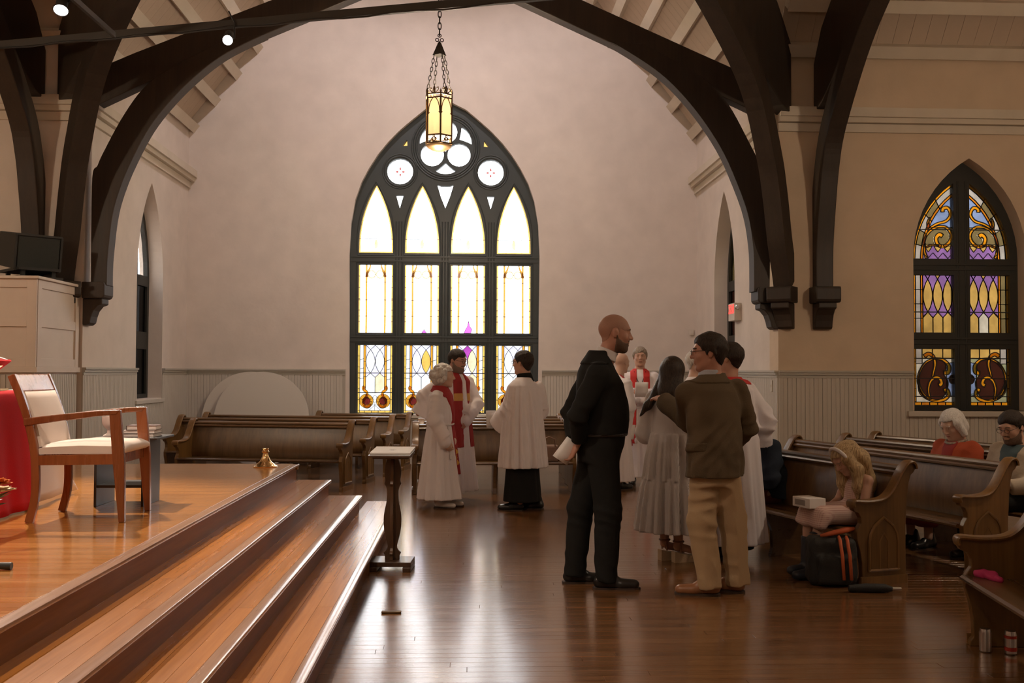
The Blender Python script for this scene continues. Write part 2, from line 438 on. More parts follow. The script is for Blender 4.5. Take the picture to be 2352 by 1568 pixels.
# wall plates (cornice)
def plate_trim(name, a, b, n):
    m = MB(); a, b, n = Vector(a), Vector(b), Vector(n)
    m.bar(a + n * .07 + Vector((0, 0, PLATE)), b + n * .07 + Vector((0, 0, PLATE)), .14, .11)
    m.bar(a + n * .05 + Vector((0, 0, PLATE - .085)), b + n * .05 + Vector((0, 0, PLATE - .085)), .10, .06)
    m.bar(a + n * .02 + Vector((0, 0, PLATE - .17)), b + n * .02 + Vector((0, 0, PLATE - .17)), .04, .10)
    m.build(name, 'purlin_paint', None, kind='structure')
plate_trim('trim_1', (XL, YN, 0), (XL, YF, 0), (1, 0, 0)); plate_trim('trim_2', (XR, YN, 0), (XR, YF, 0), (-1, 0, 0))
plate_trim('trim_3', (XR, YN, 0), (XE, YN, 0), (0, -1, 0)); plate_trim('trim_4', (XW, YN, 0), (XL, YN, 0), (0, -1, 0))

# ------------------------------------------------------------------ beadboard wainscot: one object per board, under a moulded rail
def bead_mesh(name, w, h, t=.016):
    c = w / 2; pr = [(0, 0), (0, t * .6), (.004, t), (c - .006, t), (c - .003, t * .72), (c + .003, t * .72), (c + .006, t), (w - .004, t), (w, t * .6), (w, 0)]
    m = MB(); m.plate(pr, 0, h, lambda u, v, z: (u, -v, z)); return m.mesh(name, 'beadboard_paint')
_bm = {}
def wainscot(parent, start, direction, length, w=.1, z0=0.0, z1=1.43, skip=()):
    """boards from start along direction; skip = (from, to, height) stretches where the boards stop lower"""
    d = Vector(direction); ang = math.atan2(d.y, d.x); n = int(round(length / w)); w = length / n
    m = MB(); M = tr(*start) @ Matrix.Rotation(ang, 4, 'Z')
    segs = []; cuts = sorted(skip); p = 0.0
    for a, b, hz in cuts: segs += [(p, a, z1), (a, b, hz)]; p = b
    segs.append((p, length, z1))
    for a, b, hz in segs:
        if b > a: m.box((a, -.004, z0), (b, .0, hz), M)
    m.build('board_backing', 'groove_paint', parent)
    for i in range(n):
        c = (i + .5) * w; h = z1
        for a, b, hz in cuts:
            if a < c < b: h = hz
        key = (round(w, 4), round(h - z0, 3))
        if key not in _bm: _bm[key] = bead_mesh('board', w - .002, h - z0)
        o = bpy.data.objects.new('board', _bm[key]); link(o, parent)
        o.location = Vector((start[0], start[1], z0)) + d * (i * w + .0015); o.rotation_euler = (0, 0, ang)
    m = MB()
    for a, b, hz in segs:
        if hz == z1 and b > a:
            m.box((a, -.05, RAIL + .005), (b, 0, RAIL + .03), M); m.box((a, -.036, RAIL - .025), (b, 0, RAIL + .005), M); m.box((a, -.022, RAIL - .06), (b, 0, RAIL - .025), M)
    m.build('chair_rail', 'rail_paint', parent)
wainscot(wall_far, (XL, YF, 0), (1, 0, 0), XR - XL, .095, skip=[(XC - 1.57 - XL, XC + 1.57 - XL, .74)])
wainscot(wall_right, (XR, YF, 0), (0, -1, 0), YF - YN, .095, skip=[(YF - 14.27 - .58, YF - 14.27 + .58, 1.02)])
wainscot(wall_left, (XL, YN, 0), (0, 1, 0), YF - YN, .095, skip=[(14.19 - .58 - YN, 14.19 + .58 - YN, 1.02)])
wainscot(wall_nave_right, (XR, YN, 0), (1, 0, 0), 5.6, .105, skip=[(6.06 - .72 - XR, 6.06 + .72 - XR, .97)])
for k, (nm, lo, hi) in enumerate((('far', (XL, YF - .025, 0), (XR, YF, .16)), ('right', (XR - .025, YN, 0), (XR, YF, .16)), ('nave_right', (XR, YN - .025, 0), (XE, YN, .16)), ('left', (XL, YN, 0), (XL + .025, YF, .16)))):
    m = MB(); m.box(lo, hi); m.build('baseboard_' + nm, 'beadboard_paint', None, kind='structure')

# ------------------------------------------------------------------ floor of narrow boards, platform and four steps
floor = struct('floor')
m = MB(); m.box((XW, YB, -.08), (XE, YF, -.02)); m.build('subfloor', 'riser_wood', floor)
_fb = {}
def board_obj(name, L, w, t, mat, ch=.0006):
    k = (name, round(L, 3), round(w, 4), mat)
    if k not in _fb:
        m = MB(); q = lambda z, c: [(c, c, z), (L - c, c, z), (L - c, w - c, z), (c, w - c, z)]
        m.add(q(-t, 0) + q(-ch, 0) + q(0, ch), [(0, 3, 2, 1), (8, 9, 10, 11)] + [(r + i, r + (i + 1) % 4, r + 4 + (i + 1) % 4, r + 4 + i) for r in (0, 4) for i in range(4)])
        _fb[k] = m.mesh(name, mat)
    return bpy.data.objects.new(name, _fb[k])
rng = random.Random(3)
y = 3.3; bw = .083; rowi = 0
while y < 8.0:
    x = -1.1 - rng.random() * 1.4
    while x < 8.3:
        L = rng.choice((1.9, 2.4, 2.9, 3.5))
        if x + L > -.72:
            o = board_obj('floor_board', L - .002, bw - .0012, .02, 'floor_wood'); link(o, floor); o.location = (x, y, 0); o.rotation_euler = (math.radians(rng.uniform(-.22, .22)), 0, 0)
        x += L
    y += bw
m = MB()   # farther rows: too thin in the photograph to pick apart
def _rows(y0, y1, x0, x1):
    y = y0
    while y < y1:
        x = x0
        while x < x1:
            L = min(rng.choice((1.9, 2.4, 2.9, 3.5)), x1 - x); m.box((x, y, -.02), (x + L - .002, y + bw - .0022, 0)); x += L
        y += bw
_rows(y, YF, XL, XE); _rows(YB, 3.25, XL, XR)
m.build('floor_boards', 'floor_wood', floor, kind='stuff')

platform = struct('platform', (0, 0, 0))
STEPS = [(-.69, .15, 10.3), (-.995, .30, 9.56), (-1.283, .45, 9.54), (-1.59, .60, 9.56)]
Y0 = 1.2
m = MB(); m.box((XW, Y0, 0), (-1.63, 9.52, .575)); m.build('platform_core', 'riser_wood', platform)
y = 3.0; bw2 = .088
while y < 9.5:
    x = -1.651
    first = True
    while x > -6.4:
        L = rng.choice((1.3, 1.9, 2.5)) if first else 2.7; first = False
        w = min(bw2, 9.535 - y)
        o = board_obj('platform_board', L - .002, bw2 - .0016, .022, 'platform_wood'); link(o, platform); o.location = (x - L, y, .6); x -= L
    y += bw2
for k, (xn, z, ye) in enumerate(STEPS):
    xi = STEPS[k + 1][0] - .03 if k < 3 else None
    st = bpy.data.objects.new('step', None); link(st, platform)
    m = MB(); m.box((xn - .05, Y0, z - .15), (xn - .028, ye - .02, z - .03)); m.box((xn - .6 if xi is None else xi, ye - .03, z - .15), (xn - .028, ye - .012, z - .03)); m.build('riser', 'riser_wood', st)
    # rounded nosing along the edge
    m = MB(); pr = [(-.06, 0), (-.01, 0), (-.003, -.004), (0, -.013), (-.003, -.022), (-.01, -.026), (-.06, -.026)]
    m.plate([(xn + a, z + b) for a, b in pr], Y0, ye, lambda u, v, t: (u, t, v)); m.build('nosing', 'nosing_wood', st, smooth=True)
    if xi is not None:
        w = (xn - .06 - xi) / 3
        for j in range(3):
            yy = Y0
            cuts = [Y0, 4.4 + 1.3 * ((j * 7 + k * 3) % 4) / 2, ye]
            for a, b in zip(cuts, cuts[1:]):
                m = MB(); m.box((xi + j * w, a, z - .026), (xi + (j + 1) * w - .0014, b - .002, z)); m.build('tread_board', 'tread_wood', st)
m = MB(); m.box((XW, 9.5, .55), (-1.6, 9.56, .6)); m.box((XW, 9.52, 0), (-1.63, 9.54, .56)); m.build('platform_back_edge', 'platform_wood', platform)

# ------------------------------------------------------------------ dark timber arches at the crossing
def offset_outer(pts, depth):
    out = []
    for i, p in enumerate(pts):
        a = Vector(pts[max(i - 1, 0)]); b = Vector(pts[min(i + 1, len(pts) - 1)]); t = (b - a).normalized()
        n = Vector((-t.y, t.x)); q = Vector(p) + n * depth
        out.append((max(.0, q.x), q.y))
    return out
def arch_thing(label, base, direction, inner, chord, thick=.21, depth=.27, outer=None, group=None, corb=None):
    d = Vector((*direction, 0)).normalized(); sd = Vector((-d.y, d.x, 0))
    t = thing('timber_arch', label, 'arch', (base[0], base[1], 0), math.atan2(d.y, d.x))
    f = lambda u, v, q: (u, q, v)
    inn = smooth_path(inner, 6)
    out = offset_outer(inn, depth) if outer is None else smooth_path(outer, 6)
    m = MB(); m.plate(inn + list(reversed(out)), -thick / 2, thick / 2, f); m.build('curved_brace', 'arch_wood', t, bevel=.012)
    m = MB(); m.plate(chord, -thick / 2 + .012, thick / 2 - .012, f); m.build('chord', 'arch_wood', t, bevel=.01)
    c = corb or 1.0
    pr = [(0, 2.0), (.05, 2.0), (.085, 2.03), (.10, 2.10), (.125, 2.17), (.17, 2.225), (.225, 2.245), (.225, 2.31), (.25, 2.325), (.262, 2.35), (.262, 2.47), (.25, 2.5), (0, 2.5)]
    m = MB(); m.plate([(u * c, v) for u, v in pr[:8]] + [(0, 2.31)], -thick / 2 - .004, thick / 2 + .004, f); m.build('corbel', 'arch_wood', t, bevel=.012)
    m = MB(); m.plate([(0, 2.31), (.225 * c, 2.31)] + [(u * c, v) for u, v in pr[8:]], -thick / 2 - .045, thick / 2 + .045, f); m.build('corbel_cap', 'arch_wood', t, bevel=.015)
    return t
YT = 11.84
def px(l, Y, wallx, s): return [(s * (at(x, y, Y).x - wallx), at(x, y, Y).z) for x, y in l]
FT = YT - .105
innL = px([(245, 655), (246, 606), (250, 560), (258, 497), (271, 446), (297, 380), (343, 293), (399, 223), (459, 166), (510, 128), (558, 102), (610, 78)], FT, XL, 1)
outL = px([(208, 655), (209, 500), (212, 400), (223, 380), (236, 351), (281, 268), (332, 199), (400, 150), (520, 90)], FT, XL, 1)
chL = px([(214, 245), (331, 190), (610, 77), (732, 27), (990, -82), (990, -160), (640, -8), (306, 121), (214, 160)], FT, XL, 1)
arch_thing('dark timber arch springing from the left wall of the window recess', (XL, YT), (1, 0), innL, chL, outer=outL)
innR = px([(1732, 669), (1732, 634), (1730, 567), (1717, 489), (1688, 409), (1656, 340), (1609, 268), (1554, 203), (1500, 156), (1425, 108), (1400, 96)], FT, XR, -1)
outR = px([(1768, 669), (1769, 560), (1769, 474), (1761, 413), (1717, 319), (1665, 228), (1600, 170), (1480, 100)], FT, XR, -1)
chR = px([(1762, 268), (1732, 255), (1425, 108), (1193, 0), (980, -98), (980, -176), (1340, 0), (1600, 118), (1762, 190)], FT, XR, -1)
arch_thing('dark timber arch springing from the wall with the exit sign', (XR, YT), (-1, 0), innR, chR, outer=outR)
DIN = [(.12, 2.48), (.2, 2.7), (.33, 3.0), (.48, 3.5), (.68, 3.95), (1.21, 4.65), (2.26, 5.2), (3.4, 5.6)]
DCH = [(.04, 4.58), (.35, 4.62), (3.6, 5.75), (3.6, 6.9), (.5, 5.78), (.04, 5.42)]
arch_thing('dark timber diagonal arch rising from the pier near the stained window', (3.80, YN), (-.6, -.8), DIN, DCH)
arch_thing('dark timber diagonal arch rising above the panelled case and loudspeaker', (-4.72, YN), (.6, -.8), DIN, DCH)
NIN = [(.13, 2.48), (.13, 2.75), (.15, 3.05), (.24, 3.5), (.35, 3.91), (.55, 4.29), (1.15, 4.9), (1.69, 5.28), (2.7, 5.8)]
NCH = [(.04, 4.60), (.3, 4.66), (3.2, 6.1), (3.2, 6.6), (1.2, 6.15), (.3, 5.55), (.04, 5.2)]
arch_thing('dark timber arch along the nave beside the stained window', (4.23, YN), (0, -1), NIN, NCH)
arch_thing('dark timber arch along the chancel behind the loudspeaker', (-5.02, YN), (0, -1), NIN, NCH)
# ================================================================== windows
for nm, c in dict(glass_white=(.93, .95, .95), glass_pale=(.80, .82, .80), glass_lavender=(.76, .74, .90), glass_amber=(.72, .33, .03), glass_gold=(.80, .50, .10), amber_deep=(.22, .105, .016), gold_deep=(.26, .15, .04), peach_deep=(.36, .24, .13),
                  glass_orange=(.80, .28, .01), glass_maroon=(.16, .015, .012), glass_purple=(.42, .06, .40), glass_peach=(.95, .72, .46), glass_green=(.16, .62, .30),
                  nave_yellow=(.62, .44, .13), nave_purple=(.30, .17, .50), nave_blue=(.24, .36, .66), nave_olive=(.20, .17, .08), nave_amber=(.75, .33, .01), nave_orange=(.62, .22, .01),
                  nave_maroon=(.045, .012, .008), nave_dark=(.004, .004, .004), nave_grey=(.42, .43, .42), nave_white=(.66, .68, .60), nave_green=(.34, .40, .26)).items():
    glass(nm, c)
GT = .005
def pane(parent, poly, f, mat, t=0.0, name='pane', thick=GT, cache=None):
    m = MB(); m.plate(poly, t, t + thick, f); return m.build(name, mat, parent)
def inside(p, poly):
    x, y = p; r = False; n = len(poly)
    for i in range(n):
        x0, y0 = poly[i - 1]; x1, y1 = poly[i]
        if (y0 > y) != (y1 > y) and x < (x1 - x0) * (y - y0) / (y1 - y0) + x0: r = not r
    return r
def pane_minus(parent, poly, covers, f, mat, q=.008, name='pane'):
    """a pane cut away where other pieces of glass are leaded into it"""
    us = [p[0] for p in poly]; vs = [p[1] for p in poly]; m = MB(); u = min(us)
    bb = [(min(a for a, b in c), max(a for a, b in c), min(b for a, b in c), max(b for a, b in c)) for c in covers]
    while u < max(us):
        v = min(vs)
        while v < max(vs):
            p = (u + q / 2, v + q / 2)
            if inside(p, poly) and not any(b[0] < p[0] < b[1] and b[2] < p[1] < b[3] and inside(p, c) for b, c in zip(bb, covers)):
                for t in (0, GT): m.add([f(u, v, t), f(u + q, v, t), f(u + q, v + q, t), f(u, v + q, t)], [(0, 1, 2, 3)])
            v += q
        u += q
    if m.f: return m.build(name, mat, parent)
def cames(m, pts, f, t, closed=True, w=.008, d=.010):
    n = len(pts)
    for i in range(n if closed else n - 1):
        a, b = pts[i], pts[(i + 1) % n]
        if (a[0] - b[0]) ** 2 + (a[1] - b[1]) ** 2 < 1e-8: continue
        q0, q1, up = Vector(f(*a, t)), Vector(f(*b, t)), Vector(f(0, 0, 1)) - Vector(f(0, 0, 0))
        m.bar(q0, q1, w, d, up)
def ring(cx, cz, r, a0=0, a1=360, n=20): return [(cx + r * math.cos(math.radians(lerp(a0, a1, i / n))), cz + r * math.sin(math.radians(lerp(a0, a1, i / n)))) for i in range(n + (a1 - a0 < 360))]
def sector(cx, cz, r0, r1, a0, a1, n=8): return ring(cx, cz, r1, a0, a1, n) + list(reversed(ring(cx, cz, r0, a0, a1, n)))
def ribbon(pts, w0, w1, n=6):
    P = smooth_path(pts, n); L = []; R = []; k = len(P)
    for i, p in enumerate(P):
        a = Vector(P[max(i - 1, 0)]); b = Vector(P[min(i + 1, k - 1)]); t = (b - a).normalized(); nn = Vector((-t.y, t.x)); w = lerp(w0, w1, i / (k - 1)) / 2
        L.append(tuple(Vector(p) + nn * w)); R.append(tuple(Vector(p) - nn * w))
    return L + list(reversed(R))
def vesica(cx, z0, z1, hw, n=8):
    out = []
    for i in range(n): s = i / n; out.append((cx + hw * math.sin(math.pi * s) ** .85, lerp(z0, z1, s)))
    for i in range(n): s = 1 - i / n; out.append((cx - hw * math.sin(math.pi * s) ** .85, lerp(z0, z1, s)))
    return out
def rect(x0, z0, x1, z1): return [(x0, z0), (x1, z0), (x1, z1), (x0, z1)]

# ---------------------------------------------------------------- the great window in the gable wall
window_1 = struct('window_1', (XC, YF, 0), 'tall pointed window of stained glass lights in dark tracery', 'window')
FW = lambda u, v, t: (u, t, v)
HWL = .275; LC = [-1.115, -.372, .372, 1.115]
ROW1, ROW2, ROW3 = (.816, 1.90), (2.10, 3.20), (3.39, 4.50)
def lancet(cx, z0, za, hw=HWL, n=9):
    zs = z0 + .10; h = za - zs; R = (hw * hw + h * h) / (2 * hw); a1 = math.asin(h / R); out = [(cx - hw, z0), (cx + hw, z0)]
    for i in range(n + 1): a = a1 * i / n; out.append((cx + hw - R + R * math.cos(a), zs + R * math.sin(a)))
    for i in range(n - 1, -1, -1): a = a1 * i / n; out.append((cx - hw + R - R * math.cos(a), zs + R * math.sin(a)))
    return out
ROSE = (0.0, 5.12); holes = {}
H_rect = [rect(c - HWL, r[0], c + HWL, r[1]) for r in (ROW1, ROW2) for c in LC]
H_lan = [lancet(c, *ROW3) for c in LC]
H_foil = [ring(ROSE[0] + .25 * math.cos(math.radians(a)), ROSE[1] + .25 * math.sin(math.radians(a)), .188) for a in (90, 210, 330)]
H_sp = []
for a in (-90, 30, 150):
    q = [(.255, 0), (.31, 10), (.375, 18), (.425, 23), (.437, 12), (.44, 0), (.437, -12), (.425, -23), (.375, -18), (.31, -10)]
    H_sp.append([(ROSE[0] + r * math.cos(math.radians(a + b)), ROSE[1] + r * math.sin(math.radians(a + b))) for r, b in q])
H_cen = [[(ROSE[0] + r * math.cos(math.radians(a)), ROSE[1] + r * math.sin(math.radians(a))) for r, a in ((.075, -90), (.035, -30), (.075, 30), (.035, 90), (.075, 150), (.035, 210))]]
H_circ = [ring(s * .735, 4.715, .21) for s in (-1, 1)]
H_tri = [[(-.134, 4.51), (-.07, 4.485), (.07, 4.485), (.134, 4.51), (.07, 4.3), (0, 4.125), (-.07, 4.3)]]
H_tri += [[(s * .735 - .06, 4.325), (s * .735 + .06, 4.325), (s * .735, 4.115)] for s in (-1, 1)]
H_tri += [[(s * .70, 5.13), (s * .62, 5.135), (s * .625, 5.235)] for s in (-1, 1)]
allh = H_rect + H_lan + H_foil + H_sp + H_cen + H_circ + H_tri
m = MB(); m.plate([(u - XC + (.02 if u > XC else -.02), z - (.02 if z < 1 else 0)) for u, z in BIGWIN], .10, .20, FW, allh)
m.build('tracery_frame', 'frame_paint', window_1)
def grow(p, d):
    c = Vector((sum(a for a, b in p) / len(p), sum(b for a, b in p) / len(p)))
    return [tuple(Vector(q) + (Vector(q) - c).normalized() * d) for q in p]
m = MB()
for p in H_rect: x0, z0 = p[0]; x1, z1 = p[2]; m.tube([FW(a, b, .10) for a, b in rect(x0 - .03, z0 - .03, x1 + .03, z1 + .03)], .012, 6, True)
for p in H_lan: m.tube([FW(a, b, .10) for a, b in grow(p, .04)], .013, 6, True)
for p in H_circ: m.tube([FW(a, b, .10) for a, b in grow(p, .035)], .016, 8, True); m.tube([FW(a, b, .10) for a, b in grow(p, .07)], .012, 8, True)
for r in (.475, .51, .545): m.tube([FW(*q, .10) for q in ring(0, 5.12, r, n=36)], .016, 8, True)
for c in (-.745, 0, .745):
    for dx in (-.045, 0, .045): m.tube([FW(c + dx, .80, .10), FW(c + dx, 3.9, .10)], .012, 6)
for z in (2.0, 3.295):
    for dz in (-.035, .035): m.box((-1.5, .085, z + dz - .012), (1.5, .10, z + dz + .012))
m.build('moulding', 'frame_paint', window_1, smooth=True)
m = MB(); m.box((-1.62, -.07, .735), (1.62, .12, .79)); m.box((-1.58, -.04, .70), (1.58, 0, .735)); m.build('window_sill', 'stone_sill', window_1, bevel=.006)

def light_part(name, c, z0): o = bpy.data.objects.new(name, None); link(o, window_1); o.location = (c, .15, z0); return o
def seg(a, b, n, jit=0): return [a + (b - a) * i / n for i in range(n + 1)]
for i, c in enumerate(LC):
    # ---- lowest row: vesicas over scrolls
    P = light_part('stained_light', c, ROW1[0]); h = ROW1[1] - ROW1[0]; lead = MB()
    bd = MB()
    for s in (-1, 1):
        zz = seg(.03, h, 6)
        for a, b in zip(zz, zz[1:]): bd.plate(rect(min(s * .275, s * .245), a, max(s * .275, s * .245), b - .004), 0, GT, FW); cames(lead, [(s * .275, b), (s * .245, b)], FW, .0, False)
        cames(lead, [(s * .245, 0), (s * .245, h)], FW, 0, False); cames(lead, [(s * .185, .36), (s * .185, h)], FW, 0, False); cames(lead, [(s * .15, .36), (s * .15, h)], FW, 0, False)
    for a, b in zip(seg(-.275, .275, 5), seg(-.275, .275, 5)[1:]): bd.plate(rect(a, 0, b - .004, .03), 0, GT, FW); cames(lead, [(b, 0), (b, .03)], FW, 0, False)
    bd.build('border_glass', 'glass_gold', P)
    cames(lead, [(-.275, .03), (.275, .03)], FW, 0, False)
    for s in (-1, 1):
        for a, b in zip((.36, .54, .70, .85), (.54, .70, .85, h)):
            pane(P, rect(min(s * .245, s * .185), a, max(s * .245, s * .185), b - .003), FW, 'glass_white'); cames(lead, [(s * .245, b), (s * .185, b - .015 * (1 if s > 0 else -1))], FW, 0, False)
        for a, b in zip((.36, .58, .82), (.58, .82, h)):
            pane(P, rect(min(s * .185, s * .15), a, max(s * .185, s * .15), b - .003), FW, 'glass_amber' if i != 2 else 'glass_orange', name='column_pane'); cames(lead, [(s * .185, b), (s * .15, b)], FW, 0, False)
    vcol = [('glass_pale', 'glass_pale'), ('glass_lavender', 'glass_gold'), ('glass_pale', 'glass_peach'), ('glass_white', 'glass_white')][i]
    gcol = ['glass_lavender', 'glass_lavender', 'glass_purple', 'glass_lavender'][i]
    V = [vesica(s * .075, .634, 1.012, .073) for s in (-1, 1)]
    for v, mt in zip(V, vcol): pane(P, v, FW, mt); cames(lead, v, FW, 0)
    right = V[0][:9]; left = [V[1][0]] + list(reversed(V[1][8:]))       # inner arcs
    inner_r = V[0][0:9]; inner_l = [V[1][0]] + V[1][:8:-1][:0] + [V[1][k] for k in range(15, 7, -1)]
    top = [inner_r[4]] + inner_r[5:9] + [(0, 1.084)] + list(reversed(inner_l[5:9])) + [inner_l[4]]
    pane(P, top, FW, gcol); cames(lead, [V[0][8], (0, 1.084), V[1][8]], FW, 0, False)
    bot = [inner_r[4], inner_r[3], inner_r[2], inner_r[1], inner_r[0], (0, .565), inner_l[0], inner_l[1], inner_l[2], inner_l[3], inner_l[4]]
    pane(P, bot, FW, 'glass_lavender' if i != 3 else 'glass_white'); cames(lead, [V[0][0], (0, .565), V[1][0]], FW, 0, False)
    for s, v in ((-1, V[0]), (1, V[1])):
        ou = [v[k] for k in ((0, 15, 14, 13, 12, 11, 10, 9, 8) if s < 0 else range(0, 9))]
        pane(P, ou[4:] + [(s * .075 + s * .03, 1.084), (s * .15, 1.084), (s * .15, ou[4][1])], FW, gcol if i != 2 else 'glass_lavender')
        pane(P, [ou[4], (s * .15, ou[4][1]), (s * .15, .565)] + ou[:4], FW, 'glass_lavender' if i != 3 else 'glass_white')
        pane(P, [(0, .565), (s * .075, .634), (s * .15, .565), (s * .15, .40), (s * .06, .33), (0, .32)], FW, 'glass_peach' if i == 2 else ('glass_peach' if (i == 0 and s > 0) else 'glass_pale'))
        cames(lead, [(s * .075, .634), (s * .15, .565)], FW, 0, False); cames(lead, [(s * .075, 1.012), (s * .15, 1.084)], FW, 0, False)
        cames(lead, [(s * .075, 1.012), (0, 1.084)], FW, 0, False)
    cames(lead, [(0, .565), (0, .31)], FW, 0, False)
    # scroll work
    pane(P, rect(-.245, .03, .245, .33), FW, 'glass_white' if i < 3 else 'glass_green' if False else 'glass_white')
    for s in (-1, 1):
        pane(P, [(s * .245, .33), (s * .245, .36), (s * .185, .37), (s * .15, .40), (s * .06, .33)], FW, 'glass_white')
        fm = (lambda u, v, t, s=s: (s * u, t - .008, v))
        pane(P, ring(.135, .185, .066, n=18), fm, 'glass_maroon')
        for a0, a1 in ((-10, 80), (80, 150), (150, 220), (220, 290), (290, 350)):
            sc = sector(.135, .185, .062, .112, a0 - 60, a1 - 60); pane(P, sc, lambda u, v, t, s=s: (s * u, t - .016, v), 'glass_amber'); cames(lead, sc, lambda u, v, t, s=s: (s * u, t - .016, v), 0, True, .006)
        for pts, w0, w1 in (([(.17, .42), (.185, .39), (.165, .355), (.13, .33), (.125, .28), (.16, .22), (.185, .17)], .045, .03), ([(.10, .23), (.14, .24), (.175, .20), (.18, .14), (.14, .09), (.09, .10), (.085, .14)], .02, .05)):
            rb = ribbon(pts, w0, w1, 4); pane(P, rb, lambda u, v, t, s=s: (s * u, t - .022, v), 'glass_amber' if w0 < .04 else 'glass_orange'); cames(lead, rb, lambda u, v, t, s=s: (s * u, t - .022, v), 0, True, .006)
    for k in range(5):
        a = 90 + 72 * k; x, z = .045 * math.cos(math.radians(a)), .19 + .045 * math.sin(math.radians(a))
        cames(lead, ring(x, z, .036, a - 110, a + 110, 6), FW, -.004, False, .006)
    cames(lead, ring(0, .19, .028, n=10), FW, -.004, True, .005)
    for a in (-55, -90, -125): cames(lead, [(0, .19 - .075), (.16 * math.cos(math.radians(a)) * 1.1, .03)], FW, -.004, False, .006)
    for z in (.634, .32): lead.box((-.275, -.012, z - .006), (.275, .0, z + .006))
    lead.build('lead_came', 'lead', P)
    # ---- middle row: columns and paired rings
    P = light_part('stained_light', c, ROW2[0]); h = ROW2[1] - ROW2[0]; lead = MB(); bd = MB()
    for s in (-1, 1):
        zz = seg(0, h, 6)
        for a, b in zip(zz, zz[1:]): bd.plate(rect(min(s * .275, s * .25), a, max(s * .275, s * .25), b - .004), 0, GT, FW); cames(lead, [(s * .275, b), (s * .25, b)], FW, 0, False)
        for a, b in zip((0, .27, .53, .82), (.27, .53, .82, h)):
            pane(P, rect(min(s * .25, s * .165), a, max(s * .25, s * .165), b - .003), FW, 'glass_white')
            pane(P, rect(min(s * .165, s * .135), a, max(s * .165, s * .135), b - .003), FW, 'amber_deep', name='column_pane'); cames(lead, [(s * .165, b), (s * .135, b)], FW, 0, False, .007)
        fr = lambda u, v, t, s=s: (s * u, t - .008, v)
        sc = sector(.068, .945, .048, .066, 0, 359.9, 20); pane(P, sc, fr, 'peach_deep'); cames(lead, ring(.068, .945, .067, n=14), fr, 0, True, .004)
        rb = ribbon([(.15, .90), (.135, .97), (.10, 1.04), (.085, 1.1)], .05, .016, 4); pane(P, rb, fr, 'amber_deep')
    bd.build('border_glass', 'gold_deep', P)
    if i in (1, 2):
        q = [(.0, 0), (.08, 0), (.04, .055)] if i == 1 else [(-.06, 0), (.05, 0), (.07, .06), (.03, .12), (.015, .2), (-.005, .11), (-.04, .05)]
        pane(P, q, lambda u, v, t: (u, t - .01, v), 'glass_purple'); cames(lead, q, lambda u, v, t: (u, t - .01, v), 0)
    for a, b in zip((0, .27, .53, .80), (.27, .53, .80, h)): pane(P, rect(-.135, a, .135, b - .003), FW, 'glass_white')
    for z in (.27, .53): cames(lead, [(-.275, z), (.275, z)], FW, 0, False, .007)
    if i == 2:
        v = vesica(-.06, .07, .44, .055); cames(lead, v, FW, -.004, True, .005)
    lead.build('lead_came', 'lead', P)
    # ---- upper row: lancet heads
    P = light_part('stained_light', c, 0); lead = MB()
    lz = lancet(0, *ROW3); inn = [(x * .9, max(3.39, z - .05) if z > 4.2 else z) for x, z in lz]
    bd = MB(); bd.plate(lz, 0, GT, FW, [[(x * .9, 3.415 + (z - 3.39) * .935) for x, z in lz]]); bd.build('border_glass', 'gold_deep', P)
    top = [(x * .9, 3.415 + (z - 3.39) * .935) for x, z in lz]
    def clip(poly, za, zb):
        def half(p, z, keep_above):
            out = []
            for k in range(len(p)):
                a, b = p[k - 1], p[k]; ia = (a[1] >= z) == keep_above; ib = (b[1] >= z) == keep_above
                if ia != ib: t = (z - a[1]) / (b[1] - a[1]); out.append((a[0] + (b[0] - a[0]) * t, z))
                if ib: out.append(b)
            return out
        return half(half(poly, za, True), zb, False)
    for a, b in ((3.40, 3.62), (3.62, 3.90), (3.90, 4.55)): pane(P, clip(top, a, b - .003), FW, 'glass_white')
    for rb, mt in ((ribbon([(-.10, 3.47), (-.05, 3.50), (0, 3.46), (.05, 3.50), (.10, 3.47)], .02, .02, 4), 'glass_pale'), (vesica(0, 3.44, 3.62, .03), 'peach_deep'), (ribbon([(-.13, 3.55), (-.10, 3.70), (0, 3.80)], .018, .014, 4), 'glass_pale'), (ribbon([(.13, 3.55), (.10, 3.70), (0, 3.80)], .018, .014, 4), 'glass_pale')):
        pane(P, rb, lambda u, v, t: (u, t - .01, v), mt)
    if i == 3:
        for s in (-1, 1): pane(P, ribbon([(s * .13, 3.4), (s * .12, 3.75), (s * .06, 4.1), (0, 4.3)], .02, .015, 4), lambda u, v, t: (u, t - .018, v), 'glass_pale')
    lead.box((-.275, -.01, 3.615), (.275, 0, 3.622)); lead.build('lead_came', 'lead', P)
P = light_part('rose_light', 0, 0)
for p in H_foil: pane(P, p, FW, 'glass_white')
for p in H_sp + H_cen: pane(P, p, FW, 'glass_pale' if p in H_sp else 'glass_white')
for s, p in zip((-1, 1), H_circ):
    pane(P, p, FW, 'glass_white', name='roundel_pane')
    for a in range(4):
        q = [(s * .735 + r * math.cos(math.radians(90 * a + b)), 4.715 + r * math.sin(math.radians(90 * a + b))) for r, b in ((.02, 0), (.05, 18), (.085, 0), (.05, -18))]
        pane(P, q, lambda u, v, t: (u, t - .01, v), 'glass_maroon')
for p in H_tri: pane(P, p, FW, 'gold_deep' if len(p) == 3 and p[0][1] > 5 else 'glass_white')

